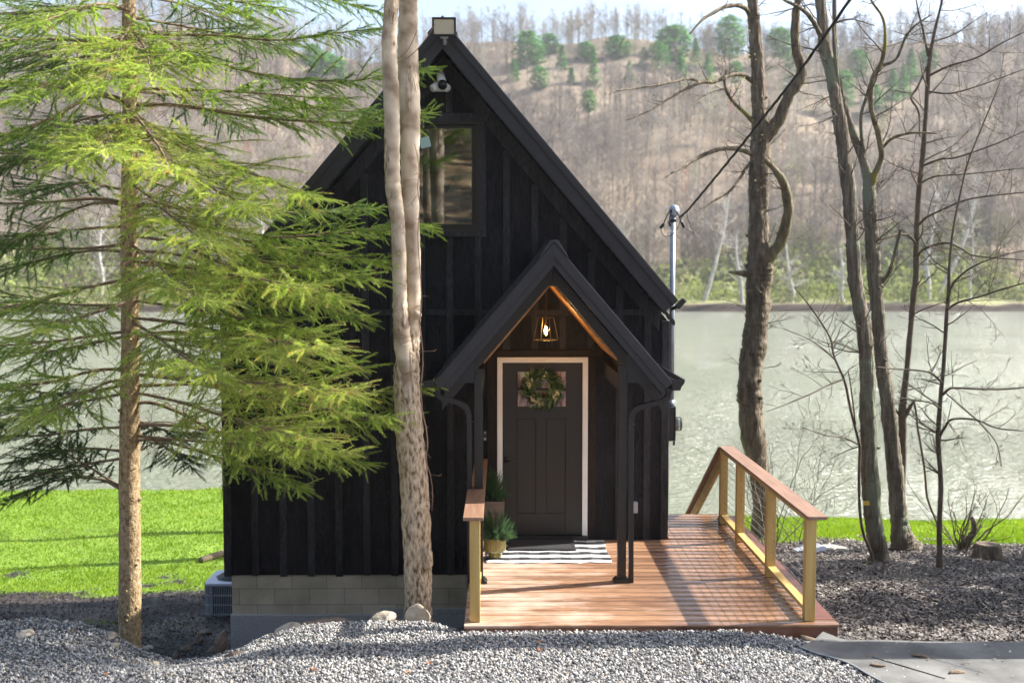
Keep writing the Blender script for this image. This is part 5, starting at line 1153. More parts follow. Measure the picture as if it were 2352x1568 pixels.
# ---------------------------------------------------------------- entry porch
YP = 10.45; YQ = 10.76
px_c = at(1272, 600, YP).x; PZ = at(1272, 556, YP).z; e_ = at(1545, 878, YP); PXE = e_.x - px_c; PZE = e_.z
PS = (PZ - PZE) / PXE; pa = math.atan(PS); pca, psa = math.cos(pa), math.sin(pa); PT = .135
def zp(x, off=0): return PZ - PS * abs(x - px_c) - off / pca
pr = MB()
for s in (-1, 1):
    nx_, nz_ = s * psa, pca; b = (px_c + s * PXE, PZE)
    pr.prism([(px_c, PZ), b, (b[0] - nx_*.03, b[1] - nz_*.03), (px_c, PZ - .03 / pca)], YP - .012, YW - .001)
    pr.prism([(px_c, PZ - .034 / pca), (b[0] - nx_*.034, b[1] - nz_*.034), (b[0] - nx_*PT, b[1] - nz_*PT), (px_c, PZ - PT / pca)], YP + .022, YW - .002)
    for k in range(1, 9):
        y = YP + k * .229; pr.bar(Vector((px_c + nx_*.008, y, PZ + nz_*.008)), Vector((b[0] + nx_*.008, y, b[1] + nz_*.008)), .022, .02, Vector((nx_, 0, nz_)))
porch_roof = pr.build('porch_roof', m_metal, cabin)
rk = MB()
for s in (-1, 1):
    nx_, nz_ = s * psa, pca; b = (px_c + s * PXE, PZE)
    def off(d): return [(px_c, PZ - d / pca), (b[0] - nx_ * d, b[1] - nz_ * d)]
    o0, o1 = off(.001), off(.085); rk.prism([o0[0], o0[1], o1[1], o1[0]], YP - .03, YP - .013)
    o0, o1 = off(.08), off(.094); rk.prism([o0[0], o0[1], o1[1], o1[0]], YP - .02, YP + .004)
    o0, o1 = off(.09), off(PT + .01); rk.prism([o0[0], o0[1], o1[1], o1[0]], YP - .008, YP + .018)
    for k in range(6):
        t = (k + .5) / 6; q = Vector((px_c + s*PXE*t - nx_*.068, YP - .032, PZ - (PZ-PZE)*t - nz_*.068)); rk.tube([q, q + Vector((0, -.007, 0))], .009, 8)
rk.build('rake_trim', m_metal, porch_roof, bevel=.003)
cap_ = MB(); cap_.prism([(px_c - .035, PZ + .02), (px_c + .035, PZ + .02), (px_c + .13, PZ - .13 * PS + .022), (px_c + .13, PZ - .13 * PS + .006), (px_c, PZ + .004), (px_c - .13, PZ - .13 * PS + .006), (px_c - .13, PZ - .13 * PS + .022)], YP - .04, YW - .003); cap_.build('ridge_cap', m_metal, porch_roof, bevel=.004)
PXL = at(1099.5, 1100, YQ).x; PXR = at(1428.5, 1100, YQ).x
# dark rafters in the post plane and varnished ceiling behind
rt = MB(); cl = MB()
for s in (-1, 1):
    nx_, nz_ = s * psa, pca; xo = px_c + s * (PXE - .06)
    q0 = [(px_c, PZ - (PT + .012) / pca), (xo, zp(xo, PT + .012)), (xo, zp(xo, PT + .105)), (px_c, PZ - (PT + .105) / pca)]
    rt.prism(q0, YQ - .045, YQ + .045)
    xk_ = PXR - .05 if s > 0 else PXL + .05
    q1 = [(px_c, PZ - (PT + .105) / pca), (xk_, zp(xk_, PT + .105)), (xk_, zp(xk_, PT + .125)), (px_c, PZ - (PT + .125) / pca)]
    cl.prism(q1, YQ + .047, YW - .03)
rt.box(px_c - .07, px_c + .05, YQ - .03, YQ + .05, at(1258, 657, YQ).z, at(1258, 644, YQ).z)
rt.build('rafter', m_post, porch_roof, bevel=.003); cl.build('ceiling', m_ceil, porch_roof)
# posts
PXL = at(1099.5, 1100, YQ).x; PXR = at(1428.5, 1100, YQ).x; PW = .042
zt_l = zp(PXL, PT + .13); zt_r = zp(PXR, PT + .13)
for X, zt, lab in ((PXL, zt_l, None), (PXR, zt_r, None)):
    mb = MB(); mb.box(X - PW, X + PW, YQ - PW, YQ + PW, .035, zt + .03); post = mb.build('porch_post', m_post, cabin, bevel=.004)
    bs = MB(); bs.prism([(X-.085, .001), (X+.085, .001), (X+.08, .015), (X+.052, .04), (X-.052, .04), (X-.08, .015)], YQ - .07, YQ + .07); bs.build('post_base', m_metal2, post, bevel=.004)
# side beams on the posts, returns boxed with black metal
zb0 = at(1060, 879, YQ - .04).z
for s, X in ((-1, PXL), (1, PXR)):
    mb = MB(); mb.box(X - .04, X + .04, YQ + .05, YW - .03, zp(X + s*.0, PT + .17) - .16, zp(X, PT + .17)); mb.build('beam', m_post, cabin)
    xo = px_c + s * (PXE - .05); xi = X + s * (PW + .002)
    mb = MB(); zi = zp(xi, PT + .0); zo = zp(xo, PT); 
    q = [(xi, zb0), (xi, zi)] + ([(xo, zo)] if zo <= zb0 + .02 else [(xo, zo), (xo, zb0)])
    if zo < zb0:
        xk = px_c + s * ((PZ - PT / pca - zb0) / PS); q = [(xi, zb0), (xi, zi), (xk, zb0)]
    mb.prism(q, YQ - .05, YW - .03); mb.build('soffit_box', m_metal, cabin)
# gutters with end caps and downspouts
def gutter(s):
    xb = px_c + s * (PXE + .002); zt = at(1545, 871, YP).z; zl = at(1545, 897, YP).z; w = .115
    g = [(0, zt), (0, zl), (w*.62, zl), (w*.74, zl + (zt-zl)*.35), (w*.95, zl + (zt-zl)*.62), (w, zt - .012), (w, zt), (w*.88, zt), (w*.85, zt - .012), (w*.80, zl + (zt-zl)*.62), (w*.62, zl + .012), (.008, zl + .012), (.008, zt)]
    g = [(xb + s * x, z) for x, z in g]; mb = MB(); mb.prism(g, YP + .01, YW - .02)
    body = [(xb + s*x, z) for x, z in [(0, zt - .002), (0, zl), (w*.62, zl), (w*.74, zl + (zt-zl)*.35), (w*.95, zl + (zt-zl)*.62), (w, zt - .012)]]
    mb.prism(body, YP + .004, YP + .012); mb.prism(body, YW - .02, YW - .014)
    return mb.build('gutter', m_metal2, porch_roof)
gutter(-1); gutter(1)
def spout(pts, Y, name='downspout'):
    W = [at(a, b, Y) for a, b in pts]; path, _ = smooth_path(W, [.045] * len(W), 5)
    mb = MB(); mb.tube(path, .045, 4, sq=(1.0, .75))
    for i in range(0, len(path) - 1):
        d1 = (path[min(i+1, len(path)-1)] - path[i]); 
        if i > 0 and d1.normalized().dot((path[i] - path[i-1]).normalized()) < .9985: mb.tube([path[i], path[i] + d1.normalized() * .012], .050, 4, sq=(1.0, .75))
    return mb.build(name, m_metal2, cabin, bevel=.003)
spout([(1536, 890), (1536, 902), (1531, 915), (1518, 922), (1498, 927), (1474, 933), (1459, 940), (1451, 952), (1449, 970), (1449, 1000), (1449, 1200), (1449, 1345)], YQ - .03)
spout([(1005, 888), (1005, 898), (1010, 909), (1020, 915), (1040, 920), (1058, 926), (1070, 936), (1076, 950), (1078, 968), (1078, 1000), (1079, 1250), (1080, 1500)], YQ - .02)

# ------------------------------------------------------------------ deck
DX0 = at(1066, 1446, 9.4).x; DX1 = at(1928, 1452, 9.4).x; DY0 = 9.4
deck = thing('deck', (1.3, 9.4, -.2), 'reddish brown plank deck wrapping from the door round the right side of the cabin', 'deck')
Vd = []; Fd = []; Rd = []
pitch = .1425; y = DY0 + .145; k = 0
def dboard(x0, x1, y0, y1, z0=-.025, z1=0.0, r=0):
    b = len(Vd); e = .005
    for x in (x0, x1):
        for (yy, zz) in ((y0, z0), (y0, z1 - e), (y0 + e, z1), (y1 - e, z1), (y1, z1 - e), (y1, z0)): Vd.append((x, yy, zz)); Rd.append(r)
    for i in range(6):
        j = (i + 1) % 6; Fd.append((b + i, b + j, b + 6 + j, b + 6 + i))
while y < 13.72:
    y1 = y + pitch - .016
    x0 = DX0 if y1 < YW - .03 else XR + .02
    if y < YW - .02 and y1 > YW - .03: x0 = DX0; y1 = min(y1, YW - .025)
    dboard(x0, 2.76, y, y1, r=rng.random()); y += pitch; k += 1
dboard(DX0, DX1 - .0, DY0, DY0 + .139, r=.3)
bo = np_mesh('decking', np.array(Vd), np.array(Fd), m_deck, Rd, deck)
fm = MB(); fm.box(DX0 + .01, DX1 - .01, DY0 + .01, DY0 + .035, -.16, -.027); fm.box(DX1 - .035, DX1 - .01, DY0 + .035, 13.7, -.3, -.027); fm.box(DX0 + .004, DX0 + .03, DY0 + .035, YW - .02, -.55, -.027); fm.box(XR + .03, DX1 - .02, 13.68, 13.71, -.3, -.027)
fm.build('fascia', m_fascia, deck, bevel=.003)
eb = MB(); eb.box(2.765, DX1, DY0 + .145, 13.70, -.028, .001); eb.build('edge_board', m_fascia, deck, bevel=.003)
jm = MB()
for jy in np.arange(9.7, 13.6, .6): jm.box(DX0 + .1 if jy < YW - .1 else XR + .05, DX1 - .05, jy, jy + .04, -.24, -.03)
for (x, y) in ((2.75, 10.5), (2.75, 12.0), (2.75, 13.5), (1.2, 10.0)): jm.box(x - .05, x + .05, y - .05, y + .05, H(x, y) - .2, -.2)
jm.build('joist', m_pine, deck)
# railings
def cables(mb, p, q, n, z0, z1):
    for i in range(n):
        z = z0 + (z1 - z0) * i / (n - 1); mb.tube([(p[0], p[1], p[2] + z), (q[0], q[1], q[2] + z)], .0026, 5)
RXc = 2.707; PYs = [9.53, 10.93, 12.35, 13.28]; RZ = .905; hw = .045
rail = thing('deck_railing', (RXc, 9.5, 0), 'yellow pine cable railing with brown cap along the right of the deck and steps', 'railing')
for Y in PYs: 
    mb = MB(); mb.box(RXc - hw, RXc + hw, Y - hw, Y + hw, .003, RZ); mb.build('post', m_pine, rail, bevel=.003)
mb = MB(); mb.box(RXc - .045, RXc + .125, 9.44, PYs[-1] + .06, RZ + .002, RZ + .032); mb.build('cap_rail', m_cap, rail, bevel=.003)
for a, b in zip(PYs[:-1], PYs[1:]):
    mb = MB(); mb.box(RXc - .04, RXc + .04, a + hw + .002, b - hw - .002, .075, .115); mb.build('bottom_rail', m_pine_l, rail, bevel=.003)
mb = MB(); mb.box(RXc - .02, RXc + .02, 9.6, PYs[-1] - .05, RZ - .04, RZ); mb.build('top_rail', m_pine_l, rail)
for i in range(10):
    z = .18 + i * .0755; MB().tube([(RXc + .005, 9.53, z), (RXc + .005, PYs[-1], z)], .0034, 5).build('cable', m_wire, rail)
for Y in PYs[1:]:
    fm = MB()
    for i in range(10): z = .18 + i * .0755; fm.tube([(RXc + .005, Y - hw - .028, z), (RXc + .005, Y - hw, z)], .0055, 6)
    fm.build('cable_fitting', m_wire, rail)
# stair rail
y0, z0, y1, z1 = 13.33, RZ - .03, 15.95, -.62
mb = MB(); mb.bar((RXc, y0, z0 - .085), (RXc, y1, z1 - .085), .04, .13, Vector((0, 0, 1))); mb.build('stair_rail', m_pine_l, rail, bevel=.003)
mb = MB(); mb.bar((RXc + .01, y0 - .02, z0 + .05), (RXc + .01, y1 + .05, z1 + .02), .145, .028); mb.build('cap_rail', m_cap, rail, bevel=.003)
mb = MB(); mb.bar((RXc, y0, z0 - .80), (RXc, y1, z1 - .80), .04, .085); mb.build('bottom_rail', m_pine_l, rail, bevel=.003)
mb = MB(); mb.box(RXc - hw, RXc + hw, y1 - .1 - hw, y1 - .1 + hw, H(RXc, y1) - .2, z1 - .06); mb.build('post', m_pine, rail, bevel=.003)
for i in range(8):
    o_ = -.20 - i * .073; MB().tube([(RXc, y0 - .03, z0 + o_), (RXc, y1 - .1, z1 + .06 + o_)], .0026, 5).build('cable', m_wire, rail)
# steps
stp = thing('deck_steps', (2.3, 13.75, -.3), 'pine steps going down to the lawn behind the cabin side', 'steps')
for i in range(7):
    yy = 13.72 + i * .28; zz = -.17 * (i + 1) - .02; mb = MB(); mb.box(XR + .1, RXc - .06, yy, yy + .27, zz - .03, zz); mb.build('tread', m_deck, stp)
for x in (XR + .12, RXc + .06): MB().bar((x, 13.74, -.16), (x, 15.7, -1.36), .04, .24).build('stringer', m_pine_l, stp)
# left railing
LX = at(1091, 1300, 9.53).x
lr_ = thing('deck_railing', (LX, 9.5, 0), 'short yellow pine railing with brown cap along the left of the porch', 'railing')
mb = MB(); mb.box(LX - hw, LX + hw, 9.53 - hw, 9.53 + hw, .003, RZ); mb.build('post', m_pine, lr_, bevel=.003)
mb = MB(); mb.box(LX - .10, LX + .075, 9.44, YQ - .046, RZ + .002, RZ + .032); mb.box(PXL + .044, LX + .075, YQ - .044, YQ + .05, RZ + .002, RZ + .032); mb.box(LX - .07, LX + .075, YQ + .052, YW - .04, RZ + .002, RZ + .032); mb.build('cap_rail', m_cap, lr_, bevel=.003)
for a, b in ((9.53 + hw, YQ - .05), (YQ + .05, YW - .05)):
    mb = MB(); mb.box(LX - .035, LX + .035, a + .002, b, .075, .115); mb.build('bottom_rail', m_pine_l, lr_, bevel=.003)
for i in range(10): z = .18 + i * .0755; MB().tube([(LX, 9.53, z), (LX, YW - .06, z)], .0026, 5).build('cable', m_wire, lr_)

# ------------------------------------------------------------------ things on the porch
rug = thing('rug', (.5, 11.9, 0), 'black and white buffalo check rug lying before the door', 'rug')
nxr, nyr = 60, 30; Vr = []; Fr = []
x0r, x1r, y0r, y1r = -.16, 1.165, 11.44, 12.42
for i in range(nxr + 1):
    for j in range(nyr + 1):
        u, v = i / nxr, j / nyr; x = x0r + (x1r - x0r) * u + .010 * math.sin(v * 9) * u; yv = y0r + (y1r - y0r) * v + (.012 * math.sin(u * 17) + .008 * math.sin(u * 41)) * (1 - v)
        Vr.append((x, yv, .006 + .003 * math.sin(u * 23 + v * 4) + .002 * math.sin(v * 31)))
for i in range(nxr):
    for j in range(nyr): a = i * (nyr + 1) + j; Fr.append((a, a + nyr + 1, a + nyr + 2, a + 1))
me = MB(); me.add(Vr, Fr); o = me.build('cloth', m_rug, rug, True); sm = o.modifiers.new('thickness', 'SOLIDIFY'); sm.thickness = .005; sm.offset = 0
mat_ = thing('doormat', (.4, 12.2, .01), 'plain charcoal rubber doormat on the checked rug', 'doormat')
mb = MB(); xm0, xm1 = at(1167, 1262, 12.1).x, at(1321, 1262, 12.1).x; mb.box(xm0, xm1, 11.92, 12.40, .012, .026); mb.build('pad', m_mulch, mat_, bevel=.004)
mb = MB(); rect = (xm0 + .02, xm1 - .02, 11.94, 12.38)
for a in (rect[2], rect[3] - .012): mb.box(rect[0], rect[1], a, a + .012, .026, .031)
for a in (rect[0], rect[1] - .012): mb.box(a, a + .012, rect[2] + .012, rect[3] - .012, .026, .031)
mb.build('raised_border', m_mulch, mat_)
# plants: dense sprigs
m_sprig = M_attr('juniper_sprigs', [(0, (0.018, 0.05, 0.024)), (.5, (0.035, 0.10, 0.035)), (1, (0.09, 0.19, 0.04))], rough=.6, trans=.2, spec=.4)
def sprig_variant(seed):
    rs = np.random.RandomState(seed); V = []; Fc = []
    for i in range(36):
        t = (i + .5) / 36; th = rs.uniform(0, 6.283); rad = np.array([0, math.cos(th), math.sin(th)]); d = rad * .8 + np.array([.75, 0, 0]); ln = rs.uniform(.13, .2) * (1.15 - .6*t)
        s = np.cross(d, [1, 0, 0]); s /= np.linalg.norm(s); c = np.array([t, 0, 0]); k = len(V); V += [c - s*.018, c + s*.018, c + d*ln]; Fc.append((k, k+1, k+2))
    return np.array(V), np.array(Fc)
sprigs = [sprig_variant(s) for s in range(4)]
def bush(c, w, h, n, seed, parent, tilt=0):
    rs = random.Random(seed); P = []; D = []; S = []; Q = []; wd = MB()
    for i in range(n):
        a = rs.uniform(0, 6.283); el = math.acos(rs.uniform(.02, 1)); d = Vector((math.sin(el)*math.cos(a), math.sin(el)*math.sin(a), math.cos(el)))
        e = c + Vector((d.x*w, d.y*w, d.z*h)) * rs.uniform(.72, 1.05); b = c + Vector((d.x*.03, d.y*.03, -.02)); dd = (e - b).normalized(); L = (e - b).length
        if i % 3 == 0: wd.tube([b, e], [.004, .0015], 3, cap=False)
        for j in range(9):
            t = rs.uniform(.30, 1); q = b.lerp(e, t); P.append(tuple(q)); D.append(tuple(dd + Vector((rs.gauss(0, .35), rs.gauss(0, .35), rs.gauss(0, .25) + .35)))); S.append(rs.uniform(.045, .085)); Q.append(min(1, max(0, .25 + .5*t + rs.gauss(0, .18))))
    P = np.array(P); V, Fc, RR = instance(sprigs, nr.randint(0, 4, len(P)), P, frames(np.array(D), nr.uniform(0, 6, len(P))), np.array(S), np.array(Q)); np_mesh('foliage', V, Fc, m_sprig, RR, parent); wd.build('stems', b_twig, parent)
GC = Vector((at(1137, 1287, 11.66).x, 11.66, .012))
gp_ = thing('potted_shrub', GC, 'small evergreen shrub in a ribbed olive glazed pot on the rug', 'potted plant')
prof = [(.062, 0), (.070, .006), (.072, .03), (.080, .05), (.104, .068), (.114, .09), (.117, .205), (.119, .215), (.112, .217), (.106, .205), (.104, .19)]
mb = MB(); n = 96; b0 = 0
for i, (r, z) in enumerate(prof):
    for k in range(n):
        th = 2*math.pi*k/n; rr = r + (.0028 * (1 if math.sin(th*32) > 0 else -1) if .075 < z < .2 and i < 7 else 0); mb.v.append((GC.x + rr*math.cos(th), GC.y + rr*math.sin(th), GC.z + z))
for i in range(len(prof) - 1):
    for k in range(n): k2 = (k+1) % n; mb.f.append((i*n+k, i*n+k2, (i+1)*n+k2, (i+1)*n+k))
mb.f.append(tuple(range(n-1, -1, -1))); mb.build('pot', m_pot, gp_)
MB().lathe([(.104, .185), (.0, .195)], GC, 24, False).build('soil', m_soil, gp_); bush(GC + Vector((.01, 0, .20)), .19, .30, 170, 1, gp_)
PC = Vector((at(1131, 1250, 12.12).x, 12.12, .0))
pp = thing('potted_shrub', PC, 'dark evergreen shrub in a tall square taupe planter beside the door', 'potted plant')
mb = MB(); ht = .535; wt, wb = .135, .105
def sq(w, z): return [(PC.x - w, PC.y - w, z), (PC.x + w, PC.y - w, z), (PC.x + w, PC.y + w, z), (PC.x - w, PC.y + w, z)]
vs = []; nl = 27
for i in range(nl): 
    t = i / (nl - 1); w = wb + (wt - wb) * t + (.0025 if i % 2 else 0); vs += sq(w, .006 + ht * t)
vs += sq(wt - .014, .006 + ht) + sq(wt - .02, ht - .04)
fs = [(3, 2, 1, 0)]
for i in range(nl + 1):
    for k in range(4): k2 = (k+1) % 4; fs.append((i*4+k, i*4+k2, (i+1)*4+k2, (i+1)*4+k))
fs.append(tuple((nl+1)*4 + k for k in range(4))); mb.add(vs, fs); mb.build('planter', m_planter, pp); bush(PC + Vector((0.01, 0, .53)), .16, .33, 170, 2, pp)

# wreath
wc = at(1246, 893, YW - .07); wr = thing('wreath', wc, 'round leafy wreath with small cream flower clusters hanging on the door', 'wreath')
m_leaf = M_attr('bay_leaves', [(0, (0.03, 0.06, 0.025)), (.5, (0.08, 0.14, 0.06)), (.8, (0.16, 0.23, 0.12)), (1, (0.26, 0.32, 0.18))], rough=.5, trans=.12, spec=.4)
lv = np.array([[0, 0, 0], [.25, .17, .03], [.6, .19, .04], [1, 0, 0], [.6, -.19, .04], [.25, -.17, .03], [.5, 0, -.02]]); lf = np.array([[0, 1, 6], [1, 2, 6], [2, 3, 6], [3, 4, 6], [4, 5, 6], [5, 0, 6]])
rs = np.random.RandomState(9); n = 560; th = rs.uniform(0, 6.283, n); R0 = .155 + rs.normal(0, .026, n)
P = np.stack([wc.x + R0*np.cos(th), wc.y + rs.uniform(-.035, .035, n), wc.z + R0*np.sin(th)], 1)
tang = np.stack([-np.sin(th), 0*th, np.cos(th)], 1); radl = np.stack([np.cos(th), 0*th, np.sin(th)], 1)
D = -tang * rs.uniform(.4, 1, n)[:, None] + radl * rs.normal(.15, .55, n)[:, None] + np.array([0, -1, 0]) * rs.uniform(0, .5, n)[:, None]
V, Fc, RR = instance([(lv, lf)], np.zeros(n, int), P, frames(D, rs.uniform(-1, 1, n)), rs.uniform(.055, .12, n), np.clip(rs.normal(.5, .28, n), 0, 1)); np_mesh('leaves', V, Fc, m_leaf, RR, wr)
mb = MB()
for a, spread in ((78, .03), (150, .035), (165, .03), (262, .045), (-15, .03), (-32, .03), (225, .03), (240, .025)):
    cx, cz = wc.x + .165*math.cos(R(a)), wc.z + .165*math.sin(R(a))
    for k in range(44):
        q = Vector((cx + rng.gauss(0, spread*.55), wc.y - .045 + rng.uniform(-.012, .012), cz + rng.gauss(0, spread*.55))); r = rng.uniform(.0035, .006); mb.lathe([(0.0001, -r), (r*.8, -r*.5), (r, 0), (r*.8, r*.5), (0.0001, r)], q, 5, False)
mb.build('blossom', M('cream_blossom', (.75, .72, .36), (.9, .88, .62), scale=60, rough=.8), wr)
MB().tube([(wc.x + .155*math.cos(t*math.pi/12), wc.y + .012, wc.z + .155*math.sin(t*math.pi/12)) for t in range(25)], .011, 6).build('ring', b_twig, wr)

# pendant lantern
LY = 11.45; lc = at(1254, 757, LY); s_ = LY / F
lamp = thing('pendant_lantern', lc, 'open brass cage lantern with a glowing filament bulb under the porch gable', 'lamp')
zt, zbm = at(1254, 729, LY).z, at(1254, 781, LY).z; wtp, wbt = 19 * s_ , 31 * s_
mb = MB(); rotl = R(20)
def cor(w, z): return [Vector((lc.x + w*math.cos(rotl + k*math.pi/2), LY + w*math.sin(rotl + k*math.pi/2), z)) for k in range(4)]
A, B = cor(wtp, zt), cor(wbt, zbm)
for k in range(4):
    k2 = (k+1) % 4; mb.bar(A[k], A[k2], .005, .005); mb.bar(B[k], B[k2], .005, .006); mb.bar(A[k], B[k], .005, .005)
mb.bar(A[0], A[2], .006, .006); mb.bar(A[1], A[3], .006, .006); mb.build('cage', m_brass, lamp)
mb = MB(); mb.tube([(lc.x, LY, zt), (lc.x + .008, LY, zp(lc.x, PT + .10))], .005, 8); mb.tube([(lc.x, LY, zt + .02), (lc.x, LY, zt - .075)], .013, 10); mb.build('rod', m_frame, lamp)
bc = Vector((lc.x, LY, zt - .075)); MB().lathe([(.011, 0), (.014, -.02), (.026, -.06), (.027, -.075), (.018, -.10), (.001, -.112)], bc, 14, False).build('bulb', glass_mat('amber_bulb_glass', 0, 0, 20, (1, .8, .5), 1.3), lamp, True)
MB().lathe([(.001, -.015), (.012, -.03), (.017, -.065), (.012, -.092), (.001, -.104)], bc, 10, False).build('filament', m_bulb, lamp, True)
ld = bpy.data.lights.new('lantern_light', 'POINT'); ld.energy = 34; ld.color = (1, .62, .28); ld.shadow_soft_size = .02; lo_ = bpy.data.objects.new('lantern_light', ld); COL.objects.link(lo_); lo_.parent = lamp; lo_.location = Vector((lc.x, LY, zt - .14)) - lc

# floodlight at the ridge
fc = at(1020, 62, 11.95); fl = thing('floodlight', fc, 'square black floodlight with a beige panel at the roof peak', 'light')
W_, H_ = 27 * 11.95 / F, 20.5 * 11.95 / F
tiltM = Matrix.Translation(fc) @ Matrix.Rotation(R(4), 4, 'X')
mb = MB(); mb.box(-W_, W_, .0, .05, -H_, H_, tiltM); mb.box(-W_, W_, -.02, .0, H_ - .018, H_, tiltM); mb.box(-W_, W_, -.02, .0, -H_, -H_ + .018, tiltM); mb.box(-W_, -W_ + .018, -.02, .0, -H_ + .018, H_ - .018, tiltM); mb.box(W_ - .018, W_, -.02, .0, -H_ + .018, H_ - .018, tiltM); mb.build('housing', m_black, fl, bevel=.003)
mb = MB(); mb.box(-W_ + .02, W_ - .02, -.008, -.002, -H_ + .02, H_ - .02, tiltM); mb.build('panel', m_panel, fl)
mb = MB(); mb.bar(fc + Vector((0, .03, -H_)), fc + Vector((0, .14, -H_ - .06)), .03, .02); mb.tube([fc + Vector((-.04, .02, -H_ - .012)), fc + Vector((.04, .02, -H_ - .012))], .012, 8); mb.build('bracket', m_grey, fl)
# security camera with two lamps
sc_ = at(1012, 190, YW - .10); sv_ = thing('security_camera', sc_, 'white security camera with two spotlights high in the gable', 'camera')
k_ = YW / F
a0, a1 = at(1011, 172, YW - .06), at(1017, 198, YW - .24)
mb = MB(); mb.tube([a0 + (a0-a1)*.15, a0, a0.lerp(a1, .8)], [.03, .048, .050], 14); mb.build('body', m_white, sv_, True)
mb = MB(); mb.tube([a0.lerp(a1, .79), a1, a1 + (a1-a0)*.04], [.0505, .049, .04], 14); mb.build('lens', m_black, sv_, True)
for sx2 in (-1, 1):
    q0 = at(1012 + sx2*3, 192, YW - .06); q1 = at(1011 + sx2*16, 203, YW - .19); MB().tube([q0, q0.lerp(q1, .5), q1], [.022, .042, .044], 14).build('spotlight', m_white, sv_, True)
mb = MB(); q = at(1011, 203, YW - .06); mb.box(q.x - .055, q.x + .055, YW - .10, YW - .02, q.z - .035, q.z + .035); mb.build('base', m_white, sv_, bevel=.012)
# eave floodlight at right
q = at(1563, 697, YR + .05); ef = thing('eave_light', q, 'small black spotlight on the right eave corner', 'light')
Mq = Matrix.Translation(q) @ Matrix.Rotation(R(-48), 4, 'Y'); mb = MB(); mb.box(-.06, .06, -.05, .05, -.028, .028, Mq); mb.build('housing', m_black, ef, bevel=.006)
mb = MB(); q2 = at(1552, 706, YR + .05); mb.tube([q2 + Vector((-.05, .02, -.02)), q2, q], [.018, .022, .014], 10); mb.build('bracket', m_black, ef, True)
# service mast, meter
MX = at(1544, 700, 12.95).x; MY = 12.95; mast = thing('service_mast', (MX, MY, 1.3), 'galvanised electric service mast rising beside the right wall', 'mast')
mb = MB(); zt = at(1544, 487, MY).z; zb_ = at(1540, 934, MY).z; mb.tube([(MX, MY, zb_), (MX, MY, zt)], .031, 16); mb.tube([(MX, MY, zb_), (MX, MY, zb_ + .08)], .038, 16); mb.build('pole', m_galv, mast, True)
hq = Vector((MX + .012, MY, zt + .02)); mb = MB(); mb.lathe([(.052, -.06), (.062, -.03), (.064, .0), (.055, .035), (.032, .058), (.001, .066)], hq, 18, False); mb.build('weatherhead', m_galv, mast, True)
mb = MB(); mb.lathe([(.001, -.062), (.05, -.058)], hq, 18, False); q = at(1546, 507, MY - .04); mb.box(q.x - .03, q.x + .03, MY - .05, MY - .03, q.z - .02, q.z + .02); mb.lathe([(.036, -.01), (.036, .01)], (MX, MY, q.z), 14); mb.build('clamp', m_black, mast)
def wire(pts, Y, r, name='wire'):
    W = [at(a, b, Y) for a, b in pts]; p_, r_ = smooth_path(W, [r] * len(W), 5); return MB().tube(p_, r_, 6).build(name, m_black, mast, True)
wire([(1545, 480), (1535, 490), (1527, 507), (1522, 520)], MY - .05, .007); wire([(1549, 480), (1556, 488), (1561, 500), (1566, 515), (1570, 522)], MY - .06, .007)
wire([(1543, 484), (1539, 497), (1538, 510)], MY - .05, .007); wire([(1519, 523), (1519, 533), (1526, 542), (1540, 541), (1556, 525), (1563, 505), (1572, 492), (1577, 487)], MY - .06, .004)
wire([(1577, 487), (1581, 505), (1588, 523), (1596, 537), (1603, 543)], MY - .06, .004); wire([(1570, 522), (1580, 528), (1590, 534), (1603, 543)], MY - .06, .0035)
mb = MB(); mb.bar(at(1524, 515, MY-.05), at(1516, 524, MY-.05), .03, .035); mb.bar(at(1565, 511, MY-.06), at(1571, 523, MY-.06), .025, .025); mb.bar(at(1536, 508, MY-.05), at(1539, 520, MY-.05), .02, .02); mb.bar(at(1560, 500, MY-.06), at(1576, 486, MY-.06), .02, .02); mb.build('connector', m_black, mast)
wire([(1535, 520), (1540, 530), (1555, 536), (1570, 530), (1573, 518), (1566, 506)], MY - .04, .002).data.materials[0] = m_wire
# overhead cable, twisted
cb = MB(); q0 = at(1577, 487, MY - .06); q1 = at(1952, 0, 9.2); q2 = q1 + (q1 - q0) * 1.3 + Vector((0, 0, .5)); path, _ = smooth_path([q0, q0.lerp(q1, .5) + Vector((0, 0, -.05)), q1, q2], [1] * 4, 24)
for ph in (0, 2.1, 4.2):
    pp_ = []
    for i, p in enumerate(path):
        t = (path[min(i+1, len(path)-1)] - path[max(i-1, 0)]).normalized(); a = t.cross(Vector((0, 0, 1))).normalized(); b = a.cross(t); th = ph + i * .9; pp_.append(p + (a*math.cos(th) + b*math.sin(th)) * .009)
    cb.tube(pp_, .0065, 5)
tag(cb.build('overhead_cable', m_black, None, True), 'twisted black overhead power cable running up from the service mast', 'cable')
pk = q2 + (q2 - q0).normalized() * .2; up_ = thing('utility_pole', (pk.x, pk.y, H(pk.x, pk.y)), 'wooden utility pole beyond the frame that carries the cable', 'pole'); MB().tube([(pk.x, pk.y, H(pk.x, pk.y) - .3), (pk.x, pk.y, pk.z + .6)], [.14, .10], 14).build('pole', b_grey, up_, True)
mt = at(1542, 970, 12.85); me_ = thing('electric_meter', mt, 'black electric meter box with glass dial cover on the right wall', 'meter')
zA, zB = at(1542, 935, 12.8).z, at(1542, 1012, 12.8).z; xb_ = at(1552, 970, 12.78).x
mb = MB(); mb.box(XR + .002, xb_ - .012, 12.78, 13.1, zB, zA); mb.box(xb_ - .012, xb_, 12.77, 13.11, zB - .005, zA + .01); mb.build('box', m_metal2, me_, bevel=.004)
